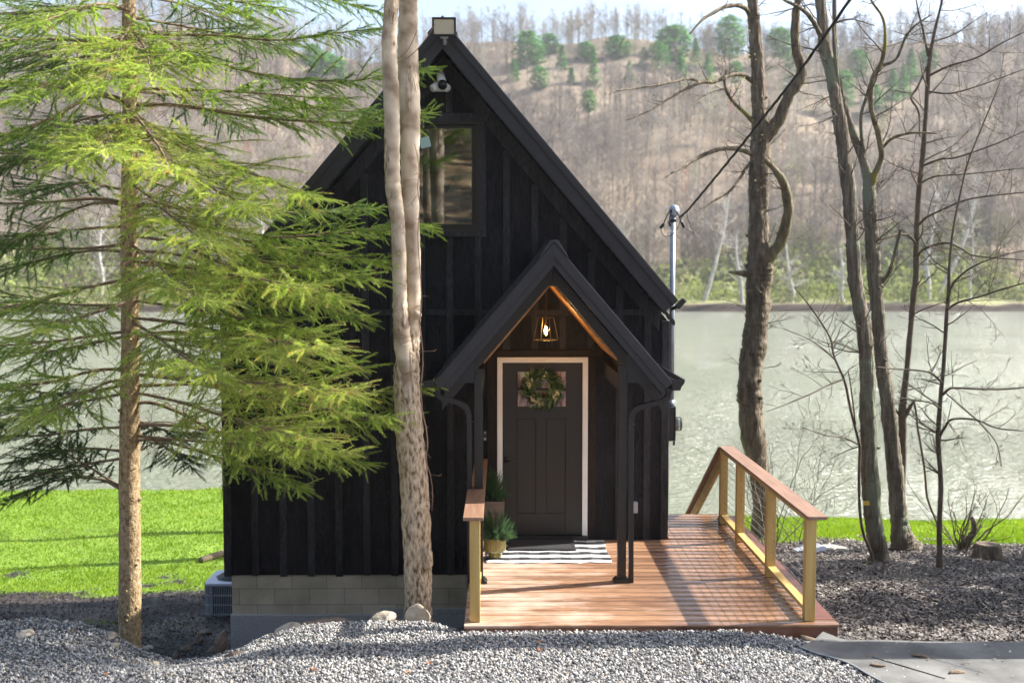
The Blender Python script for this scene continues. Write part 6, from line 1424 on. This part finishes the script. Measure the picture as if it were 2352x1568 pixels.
zc = at(1552, 973, 12.95).z; mb = MB(); mb.tube([(xb_, 12.95, zc), (xb_ + .085, 12.95, zc), (xb_ + .095, 12.95, zc)], [.083, .083, .07], 24); mb.build('dial_cover', m_meterglass, me_, True)
mb = MB(); mb.tube([(xb_, 12.95, zc), (xb_ + .06, 12.95, zc)], [.07, .07], 20); mb.build('dial', M('meter_dial', (.45, .42, .42), (.6, .58, .58), rough=.5), me_, True)
mb = MB(); mb.tube([(XR + .04, 12.9, zB), (XR + .04, 12.9, -.35)], .03, 12); mb.build('conduit', m_metal2, me_, True)
mb = MB(); q = at(1547.5, 1017, 12.8); mb.box(q.x - .012, q.x + .012, 12.79, 12.80, q.z - .025, q.z + .02); mb.build('seal_tag', m_black, me_)
# doorbell, outlet, hose bib plate
q = at(1114, 1000, YW - .02); db = thing('doorbell', q, 'slim black video doorbell left of the door frame', 'doorbell'); mb = MB(); mb.box(q.x - .024, q.x + .024, YW - .032, YW - .001, q.z - .062, q.z + .062); mb.build('body', m_black, db, bevel=.008)
mb = MB(); mb.tube([(q.x, YW - .032, q.z - .035), (q.x, YW - .036, q.z - .035)], .015, 14); mb.tube([(q.x, YW - .032, q.z + .035), (q.x, YW - .037, q.z + .035)], .011, 14); mb.build('button', m_grey, db)
q = at(1458, 1163, YW - .03); ob = thing('outlet_box', q, 'clear covered outdoor outlet low on the wall right of the porch post', 'outlet'); mb = MB(); mb.box(q.x - .05, q.x + .03, YW - .09, YW - .026, q.z - .065, q.z + .065); mb.build('cover', m_grey, ob, bevel=.012)
mb = MB(); mb.box(q.x - .08, q.x + .09, YW - .026, YW - .002, q.z - .12, q.z + .10); mb.build('mounting_block', m_siding, ob)

# ------------------------------------------------------------------ air conditioner
AY = 17.2; AZ1 = at(490, 1342, AY).z; AZ0 = at(490, 1435, AY).z; AX0 = at(470, 1400, AY).x; AX1 = AX0 + .82; AD = .80
ac = thing('air_conditioner', ((AX0 + AX1) / 2, AY + AD / 2, AZ0 - .05), 'grey outdoor air conditioning unit by the left foundation corner', 'air conditioner')
def rrect(x0, x1, y0, y1, r, n=6):
    out = []
    for cx, cy, a in ((x1 - r, y0 + r, -90), (x1 - r, y1 - r, 0), (x0 + r, y1 - r, 90), (x0 + r, y0 + r, 180)):
        for k in range(n + 1): t = R(a + 90 * k / n); out.append((cx + r * math.cos(t), cy + r * math.sin(t)))
    return out
i_ = .03; MB().prism(rrect(AX0 + i_, AX1 - i_, AY + i_, AY + AD - i_, .08), AZ0, AZ1 - .02, 'Z').build('coil', m_black, ac)
ring = rrect(AX0, AX1, AY, AY + AD, .10, 8); mb = MB(); Hc = AZ1 - AZ0
for z in [AZ0 + Hc * t for t in (0.03, .265, .5, .735, .97)]:
    hh = .03 if z in (AZ0 + Hc*.03,) else .011
    n = len(ring)
    for k in range(n): a, b = ring[k], ring[(k+1) % n]; mb.bar((a[0], a[1], z), (b[0], b[1], z), .014, hh * 2)
per = []; 
for k in range(len(ring)):
    a, b = Vector(ring[k]), Vector(ring[(k+1) % len(ring)]); L = (b - a).length; m_ = max(1, round(L / .028))
    for j in range(m_): per.append(a.lerp(b, j / m_))
for q in per: mb.box(q.x - .0055, q.x + .0055, q.y - .0055, q.y + .0055, AZ0, AZ1 - .01)
for cx, cy in ((AX0 + .10, AY), (AX1 - .10, AY), (AX0, AY + .10)): mb.box(cx - .018, cx + .018, cy - .01, cy + .012, AZ0, AZ1 - .01)
mb.build('louvre_guard', m_grey, ac)
lidm = M('pale_grey_lid', (.55, .56, .62), (.62, .63, .68), rough=.35)
MB().prism(rrect(AX0 - .012, AX1 + .012, AY - .012, AY + AD + .012, .11, 8), AZ1 - .02, AZ1 + .02, 'Z').build('lid', lidm, ac, bevel=.01)
cx, cy = (AX0 + AX1) / 2, AY + AD / 2; mb = MB(); mb.lathe([(.001, .022), (.30, .022), (.305, .024)], (cx, cy, AZ1), 32, False); mb.build('fan_well', m_black, ac)
mb = MB()
for r in np.arange(.05, .31, .022):
    pts_ = [(cx + r*math.cos(t*math.pi/18), cy + r*math.sin(t*math.pi/18), AZ1 + .035 + .02*(1 - (r/.31)**2)) for t in range(37)]; mb.tube(pts_, .0035, 4, cap=False)
for k in range(8): t = k*math.pi/4; mb.tube([(cx, cy, AZ1 + .055), (cx + .33*math.cos(t), cy + .33*math.sin(t), AZ1 + .028)], .005, 4)
mb.build('fan_grille', m_metal2, ac)
MB().box(AX0 - .05, AX1 + .05, AY - .06, AY + AD + .05, AZ0 - .07, AZ0 - .002).build('pad', m_grey, ac, bevel=.005)
MB().bar(at(560, 1440, AY - .1), at(640, 1466, AY - .4), .03, .06).build('line_cover', m_grey, ac)

# ------------------------------------------------------------------ rocks, log, felt, bits
import bmesh
def rock(name, label, c, size, seed, mat, rot=(0, 0, 0), cat='rock', group=None, cuts=3):
    rs = random.Random(seed); bm = bmesh.new(); bmesh.ops.create_icosphere(bm, subdivisions=3, radius=1)
    # chop with random planes for faceted faces
    for k in range(7 + cuts):
        n = Vector((rs.gauss(0, 1), rs.gauss(0, 1), rs.gauss(0, 1))).normalized(); d = rs.uniform(.55, .85)
        for v in bm.verts:
            s = v.co.dot(n) - d
            if s > 0: v.co -= n * s
    for v in bm.verts: v.co += v.co.normalized() * noise.noise(v.co * 2.3 + Vector((seed, 0, 0))) * .08
    Mx = Matrix.Translation(c) @ Euler([R(a) for a in rot]).to_matrix().to_4x4() @ Matrix.Diagonal((*size, 1))
    bmesh.ops.transform(bm, matrix=Mx, verts=bm.verts); me = bpy.data.meshes.new(name); bm.to_mesh(me); bm.free()
    o = link(name, me, mat); return tag(o, label, cat, group)
def rock_px(label, px, py, Y, wpx, hpx, seed, mat, depth=.7, rot=(0, 0, 0), sink=.0, group=None, name='rock'):
    c = at(px, py, Y); return rock(name, label, c, (wpx/2*Y/F, wpx/2*Y/F*depth, hpx/2*Y/F), seed, mat, rot, group=group)
rock_px('upright pointed tan rock leaning on the foot of the pale trunk', 960, 1416, 9.7, 60, 64, 1, m_rock, .4, (0, 25, 0))
rock_px('rounded tan boulder on the gravel edge left of the pale trunk', 882, 1425, 9.75, 70, 44, 2, m_rock, .7, (0, -10, 0))
rock_px('small grey stone between the boulder and the pale trunk', 930, 1442, 9.7, 24, 14, 3, m_conc, .8)
rock_px('long flat slab of rock against the foundation at the top of the gravel bank', 752, 1434, 9.9, 150, 34, 4, m_rockd, .5, (0, 4, 0))
rock_px('pale slanting rock on the left end of the gravel bank by the concrete footing', 668, 1450, 9.75, 100, 56, 5, m_rock, .5, (0, -22, 0))
rock_px('tiny yellowish stone below the slanting rock on the bank', 612, 1476, 9.65, 32, 22, 6, m_rock, .8)
rock_px('brown rock standing against the corner of the concrete footing', 508, 1475, 12.3, 34, 70, 7, m_rockd, .6, (0, 12, 0))
rk_l = [(60, 1452, 62, 22, 'flat pale stone on top of the left gravel heap'), (166, 1449, 26, 14, 'small orange brown stone behind the left gravel heap'), (252, 1458, 46, 18, 'brown stone at the right shoulder of the gravel heap'), (300, 1462, 44, 26, 'split tan stone just left of the spruce trunk'),
        (335, 1490, 44, 12, 'low flat stone right of the spruce trunk'), (405, 1502, 28, 34, 'cracked grey brown stone right of the spruce foot'), (262, 1480, 30, 24, 'pale pointed stone left of the spruce foot'), (540, 1502, 50, 24, 'brown stone half buried below the footing'),
        (355, 1525, 30, 18, 'small dirt covered stone at the spruce foot'), (700, 1465, 0, 0, '')]
for i, (a, b, w, h, lab) in enumerate(rk_l):
    if w:
        p = on_ground(a, b + h * .3)
        rock('rock', lab, (p.x, p.y, p.z + h*.2*p.y/F), (w/2*p.y/F, w/3*p.y/F, h/2*p.y/F), 20 + i, m_rock if i % 2 == 0 else m_rockd, (0, rng.uniform(-15, 15), rng.uniform(0, 90)))
for i, (a, b, w, h, lab) in enumerate([(470, 1452, 40, 22, 'tan rubble stone under the air conditioner pad'), (455, 1470, 34, 26, 'reddish rubble stone in the mud below the air conditioner'), (495, 1490, 40, 24, 'grey rubble stone at the foot of the footing corner'), (430, 1488, 30, 20, 'small rubble stone in the mud right of the spruce')]):
    p = on_ground(a, b + h * .3); rock('rubble_stone', lab, (p.x, p.y, p.z + h*.2*p.y/F), (w/2*p.y/F, w/3*p.y/F, h/2*p.y/F), 50 + i, m_rockd, (0, rng.uniform(-15, 15), rng.uniform(0, 90)))
p = on_ground(1912, 1262); rock('rock', 'pale flat rock lying in the sun behind the railing', (p.x, p.y, p.z + .0), (.34, .30, .06), 61, M('bleached_stone', (.26, .24, .21), (.40, .37, .33), scale=5, rough=.9), (2, 4, 10))
p = on_ground(1862, 1268); mb = MB(); mb.box(-.22, .22, -.16, .16, 0, .008, Matrix.Translation((p.x, p.y, p.z + .05)) @ Euler((R(6), R(-8), R(20))).to_matrix().to_4x4()); tag(mb.build('scrap_sheet', m_grey, None), 'small bent metal sheet lying on the leaves behind the railing', 'scrap')
# log under the deck corner
l0, l1 = at(1838, 1468, 9.33), at(1882, 1480, 9.3); tag(MB().tube([l0, l0.lerp(l1, .5), l1], [.045, .047, .042], 12).build('log', m_log, None, True), 'short cut log lying under the right front corner of the deck', 'log')
# log on lawn edge at left
l0, l1 = on_ground(462, 1292), on_ground(560, 1262); tag(MB().tube([l0 + Vector((0, 0, .05)), l1 + Vector((0, 0, .07))], [.075, .07], 10).build('log', m_log, None, True), 'weathered log on the lawn edge behind the air conditioner', 'log')
# roofing felt
poly = [(1836, 1493), (1890, 1472), (1926, 1478), (2080, 1480), (2200, 1481), (2380, 1484), (2600, 1486), (2600, 1700), (2250, 1700), (2100, 1612), (2003, 1562), (1952, 1532), (1905, 1516), (1872, 1507)]
P3 = [at_ for at_ in []]
def gz_px(px, py, dz=.012):
    p = on_ground(px, py); return Vector((p.x, p.y, p.z + dz))
pg = [gz_px(a, b) for a, b in poly]; cen = sum(pg, Vector()) / len(pg)
bm = bmesh.new(); vs = [bm.verts.new((p.x, p.y, 0)) for p in pg]; f = bm.faces.new(vs); bmesh.ops.triangulate(bm, faces=[f])
for _ in range(3): bmesh.ops.subdivide_edges(bm, edges=bm.edges[:], cuts=1, use_grid_fill=True)
for v in bm.verts:
    edge = min((Vector((v.co.x, v.co.y)) - Vector((pg[1].x, pg[1].y))).length, 9)
    v.co.z = H(v.co.x, v.co.y) + .028 + .010 * noise.noise(Vector((v.co.x * 1.6, v.co.y * 1.6, 0))) + max(0, .05 - edge * .25)
me = bpy.data.meshes.new('felt'); bm.to_mesh(me); bm.free(); felt = thing('roofing_felt', cen, 'wide grey sheet of felt laid on the ground at the bottom right', 'ground sheet')
o = link('sheet', me, m_tarp, felt); so = o.modifiers.new('t', 'SOLIDIFY'); so.thickness = .006
mb = MB(); pl = [gz_px(a, b, .036) for a, b in [(1836, 1494), (1872, 1508), (1905, 1517), (1952, 1533), (2003, 1563), (2100, 1613)]]; mb.tube(smooth_path(pl, [.006] * len(pl), 4)[0], .006, 6); mb.build('edge_strip', m_grey, felt)
mb = MB()
for a, b in (((2003, 1518), (2078, 1540)), ((2132, 1520), (2260, 1557)), ((2078, 1540), (2170, 1568))): mb.tube([gz_px(*a, .036), gz_px(*b, .036)], .005, 5)
mb.build('seam', m_black, felt)
for i, (a, b, w, h, lab) in enumerate([(2115, 1518, 44, 14, 'broken dark wood chunk upper on the grey felt'), (2018, 1538, 40, 10, 'thin wood flake at the left of the grey felt'), (1995, 1514, 30, 5, 'narrow bark strip on the felt near its far edge'), (2200, 1556, 50, 14, 'curled bark piece low on the felt near the frame edge')]):
    p = gz_px(a, b, .03); rock('wood_chunk', lab, (p.x, p.y, p.z + h*.3*p.y/F), (w/2*p.y/F, w/5*p.y/F, h/2*p.y/F), 70 + i, m_log, (0, 0, rng.uniform(-30, 30)), cat='wood scrap')
# dead leaves on the deck / gravel that stand out
m_dead = M('dead_leaf', (.22, .08, .03), (.45, .2, .08), scale=30, rough=.7)
def dead_leaf(p, s, rz, label, cat='leaf'):
    vs = [(-1, 0, .05), (-.6, .45, .25), (-.1, .35, .1), (.3, .6, .35), (.5, .2, .1), (1, 0, .3), (.4, -.25, .05), (.2, -.6, .3), (-.3, -.35, .12), (-.7, -.4, .3), (0, 0, 0)]
    fs = [(i, (i + 1) % 10, 10) for i in range(10)]; Mx = Matrix.Translation(p) @ Matrix.Rotation(rz, 4, 'Z') @ Matrix.Diagonal((s, s, s, 1))
    o = MB().add([Mx @ Vector(v) for v in vs], fs).build('dead_leaf', m_dead, None); return tag(o, label, cat)
dead_leaf(at(1142, 1436, 9.53) * 1.0 + Vector((0, 0, .004)), .06, .4, 'curled orange dead leaf at the front edge of the deck')
for a, b, lab in ((1240, 1481, 'tan leaf on the gravel below the middle of the deck'), (1240, 1500, 'small yellowish leaf on shaded gravel'), (985, 1530, 'brown leaf on the sunny gravel left of centre'), (245, 1556, 'orange leaf on the dark gravel at lower left'), (720, 1545, 'rust coloured leaf at the bottom of the gravel'), (935, 1552, 'flat brown leaf near the bottom edge of the gravel')):
    p = on_ground(a, b); dead_leaf(p + Vector((0, 0, .03)), .035, rng.uniform(0, 6), lab)

# ------------------------------------------------------------------ gravel
def stone_variant(seed):
    rs = random.Random(seed); bm = bmesh.new(); bmesh.ops.create_icosphere(bm, subdivisions=1, radius=1)
    for v in bm.verts: v.co *= rs.uniform(.7, 1.15)
    bm.verts.index_update(); V = np.array([tuple(v.co) for v in bm.verts]); Fc = np.array([[v.index for v in f.verts] for f in bm.faces]); bm.free(); return V, Fc
stv = [stone_variant(s) for s in range(6)]
def scatter(x0, x1, y0, y1, dens): n = int((x1-x0)*(y1-y0)*dens); return nr.uniform(x0, x1, n), nr.uniform(y0, y1, n)
def in_view(x, y, z, mrg=60):
    d = np.stack([x - CAM.x, y - CAM.y, z - CAM.z], 1) @ np.array(ROT); px = CW/2 + d[:, 0] / -d[:, 2] * F; py = CH/2 - d[:, 1] / -d[:, 2] * F
    return (px > -mrg) & (px < CW + mrg) & (py < CH + mrg)
x, y = scatter(-6.2, 4.8, 7.9, 10.7, 3900)
z = height(x, y); nse = .12 * wav(x, y, 4, 1) + nr.normal(0, .07, len(x))
lim = np.where(x < -.4, 10.0 + .15*sst(-x, 3.6, 4.6), 9.44) + nse
keep = (y < lim) & in_view(x, y, z)
tarp_line = np.interp(x, [2.4, 2.75, 3.0, 3.3, 3.6, 4.8], [9.3, 8.95, 8.80, 8.6, 8.35, 7.6])      # gravel stops at the felt
keep &= (y < tarp_line + nr.normal(0, .02, len(x))) | (x < 2.4)
keep &= ~((x > -.3) & (y > 9.39))
x, y, z = x[keep], y[keep], z[keep]; n = len(x)
S3 = np.stack([nr.uniform(.008, .016, n), nr.uniform(.007, .013, n), nr.uniform(.005, .010, n)], 1) * nr.choice([.6, .9, 1, 1.35], n)[:, None]
V, Fc, RR = instance(stv, nr.randint(0, 6, n), np.stack([x, y, z + nr.uniform(.0, .022, n)], 1), rot_rand(n), S3, nr.uniform(0, 1, n))
m_grav = M_attr('crushed_limestone', [(0, (0.09, 0.088, 0.088)), (.3, (0.22, 0.215, 0.21)), (.7, (0.40, 0.39, 0.375)), (.93, (0.58, 0.565, 0.545)), (1, (0.40, 0.30, 0.19))], rough=.9)
gr = np_mesh('gravel', V, Fc, m_grav, RR); tag(gr, 'loose grey crushed stone gravel in front of the deck', 'gravel', kind='stuff'); print('stones', n)

# leaf litter
lfv = []
for s in range(5):
    rs = np.random.RandomState(s); k = rs.uniform(.1, .5); lfv.append((np.array([[-1, 0, k*.8], [-.2, .5, k*.2], [1, .1, k], [.1, -.55, k*.3], [0, 0, -.05]]) * [1, 1, .8], np.array([[0, 1, 4], [1, 2, 4], [2, 3, 4], [3, 0, 4]])))
m_lit = M_attr('leaf_litter', [(0, (0.018, 0.014, 0.012)), (.3, (0.07, 0.054, 0.044)), (.6, (0.17, 0.14, 0.12)), (.85, (0.34, 0.30, 0.27)), (1, (0.60, 0.54, 0.48))], rough=.6, spec=.5)
def litter(x, y, name, label, s0, s1, tone, thr):
    z = height(x, y); g = grass_w(x, y); keep = (g < thr) & in_view(x, y, z); keep &= ~((x > -.4) & (x < 2.95) & (y < 13.7)); x, y, z = x[keep], y[keep], z[keep]; n = len(x)
    V, Fc, RR = instance(lfv, nr.randint(0, 5, n), np.stack([x, y, z + nr.uniform(.002, .03, n)], 1), rot_tilt(n, .45), nr.uniform(s0, s1, n), np.clip(nr.normal(tone, .2, n) + .22 * wav(x, y, 2.2, 7) + .14 * wav(x, y, 7, 2), 0, 1))
    o = np_mesh(name, V, Fc, m_lit, RR); tag(o, label, 'leaf litter', kind='stuff'); print(name, n)
xa, ya = scatter(2.8, 6.2, 8.8, 13, 2300); xb2, yb2 = scatter(2.0, 10, 13, 19, 900); xx = np.concatenate([xa, xb2]); yy = np.concatenate([ya, yb2])
tl = np.interp(xx, [2.9, 3.3, 4.0, 5.5], [9.25, 9.28, 9.3, 9.25]); k = yy > tl + nr.normal(0, .05, len(xx)); k |= (nr.uniform(0, 1, len(xx)) < .01)
litter(xx[k], yy[k], 'leaf_litter', 'dry brown and grey leaf litter on the bank right of the deck', .011, .034, .36, .55)
xa, ya = scatter(-7.5, -2.6, 10.0, 14, 700); xb2, yb2 = scatter(-10, -2.6, 14, 21.5, 420)
xx = np.concatenate([xa, xb2]); yy = np.concatenate([ya, yb2]); kk = yy > 10.25 + .3 * wav(xx, yy, 2, 1)
litter(xx[kk], yy[kk], 'leaf_litter', 'wet dark trampled leaves and mud left of the cabin', .014, .036, .04, .6)

n = 260; xx = nr.uniform(2.6, 4.9, n); yy = nr.uniform(8.0, 9.3, n); kk = yy > np.interp(xx, [2.4, 2.75, 3.0, 3.3, 3.6, 4.8], [9.3, 9.0, 8.9, 8.7, 8.45, 7.7]); xx, yy = xx[kk], yy[kk]; n = len(xx)
V, Fc, RR = instance(lfv, nr.randint(0, 5, n), np.stack([xx, yy, height(xx, yy) + .045], 1), rot_tilt(n, .2), nr.uniform(.006, .02, n), np.clip(nr.normal(.55, .25, n), 0, 1)); tag(np_mesh('leaf_litter', V, Fc, m_lit, RR), 'scattered leaf crumbs lying on the grey felt', 'leaf litter', kind='stuff')
# lawn
def lawn(x, y, name, label, h0, h1):
    z = height(x, y); g = grass_w(x, y); keep = (nr.uniform(0, 1, len(x)) < sst(g, .3, .75)) & in_view(x, y, z); keep &= ~((x > XL - .1) & (x < XR + .1) & (y < YB + .3)); x, y, z = x[keep], y[keep], z[keep]; n = len(x)
    a = nr.uniform(0, 6.283, n); h = nr.uniform(h0, h1, n) * (1 + .35 * wav(x, y, 2.5, 3)); w = nr.uniform(.006, .011, n) * (y / 16); lx, ly = nr.normal(0, .35, n) * h, nr.normal(0, .35, n) * h
    V = np.empty((n, 3, 3)); V[:, 0] = np.stack([x - np.cos(a)*w, y - np.sin(a)*w, z], 1); V[:, 1] = np.stack([x + np.cos(a)*w, y + np.sin(a)*w, z], 1); V[:, 2] = np.stack([x + lx, y + ly, z + h], 1)
    Fc = np.arange(n * 3).reshape(n, 3); q = np.clip(.5 + .25 * wav(x, y, .8, 5) + nr.normal(0, .18, n), 0, 1); o = np_mesh(name, V.reshape(-1, 3), Fc, m_blade, np.repeat(q, 3)); tag(o, label, 'grass', kind='stuff'); print(name, n)
m_blade = M_attr('grass_blades', [(0, (0.12, 0.20, 0.02)), (.45, (0.18, 0.285, 0.024)), (.8, (0.235, 0.335, 0.035)), (1, (0.34, 0.38, 0.12))], rough=.5, trans=.45, spec=.3, tcol=(1.2, 1.2, .4))
xa, ya = scatter(2.2, 12.5, 12, 20, 900); xb2, yb2 = scatter(1.8, 14, 20, 28.5, 420); lawn(np.concatenate([xa, xb2]), np.concatenate([ya, yb2]), 'grass', 'bright green lawn by the river right of the cabin', .03, .07)
xa, ya = scatter(-11, -3, 15, 22, 700); xb2, yb2 = scatter(-16, -3, 22, 33.5, 330); lawn(np.concatenate([xa, xb2]), np.concatenate([ya, yb2]), 'grass', 'bright green lawn by the river left of the cabin', .03, .07)
# a few yellow leaves / flag on the sapling
mb = MB(); q = at(1992, 1155, 14.6); mb.box(q.x - .05, q.x + .03, q.y, q.y + .004, q.z - .03, q.z + .03); tag(mb.build('marker_tag', M('yellow_tag', (.7, .5, .05), (.75, .55, .08), rough=.6), None), 'small yellow tag tied to the thin forked sapling', 'tag')
# budding leaves around the thick tree's upper limbs
rs = np.random.RandomState(3); n = 520; idx_ = rs.randint(0, 1, n); cl_ = [at(a, b, YA + c) for a, b, c in [(1668, 170, -.3), (1640, 210, -.6), (1700, 300, -.4), (1655, 250, -.4), (1600, 190, -.9), (1830, 450, .2), (1780, 400, 0), (1690, 120, -.2), (1860, 200, 0), (1770, 200, .1)]]
P = np.array([tuple(cl_[rs.randint(0, len(cl_))]) for _ in range(n)]) + rs.normal(0, .30, (n, 3)); V, Fc, RR = instance(lfv, rs.randint(0, 5, n), P, rot_rand(n, rs), rs.uniform(.012, .028, n), rs.uniform(0, 1, n))
np_mesh('young_leaves', V, Fc, M_attr('bud_leaves', [(0, (.30, .33, .12)), (1, (.50, .50, .25))], rough=.7, trans=.4), RR, treeA)

# ------------------------------------------------------------------ haze
hb = MB(); hb.box(-760, 760, -110, 960, -9, 190); hz = hb.build('haze', None); tag(hz, kind='stuff')
hm = bpy.data.materials.new('valley_air'); hm.use_nodes = True; nt = hm.node_tree; nt.nodes.clear(); ou = nt.nodes.new('ShaderNodeOutputMaterial'); pv = nt.nodes.new('ShaderNodeVolumePrincipled')
pv.inputs['Color'].default_value = (.92, .95, 1, 1); pv.inputs['Density'].default_value = .00026; pv.inputs['Anisotropy'].default_value = .2; nt.links.new(pv.outputs[0], ou.inputs['Volume']); hz.data.materials.append(hm)

# ------------------------------------------------------------------ light
az, el = R(14.5), R(41)      # azimuth from +X towards +Y
to_sun = Vector((math.cos(az) * math.cos(el), math.sin(az) * math.cos(el), math.sin(el)))
sl = bpy.data.lights.new('sun', 'SUN'); sl.energy = 5.0; sl.angle = R(.55); sl.color = (1, .955, .88); so = bpy.data.objects.new('sun', sl); COL.objects.link(so); so.rotation_euler = (-to_sun).to_track_quat('-Z', 'Y').to_euler()
w = bpy.data.worlds.new('World'); scene.world = w; w.use_nodes = True; nt = w.node_tree; bg = nt.nodes['Background']; sk = nt.nodes.new('ShaderNodeTexSky'); sk.sky_type = 'NISHITA'; sk.sun_disc = False
sk.sun_elevation = el; sk.sun_rotation = R(90) - az; sk.air_density = 1.0; sk.dust_density = 2.5; sk.ozone_density = 1.0; nt.links.new(sk.outputs[0], bg.inputs[0]); bg.inputs[1].default_value = .105
scene.view_settings.view_transform = 'Standard'; scene.view_settings.look = 'None'; scene.view_settings.exposure = 1.48; scene.view_settings.gamma = 1
scene.render.engine = 'CYCLES'; scene.cycles.max_bounces = 8; scene.cycles.transparent_max_bounces = 12; scene.cycles.volume_bounces = 0; scene.cycles.sample_clamp_indirect = 8
scene.render.resolution_x = 1024; scene.render.resolution_y = 682
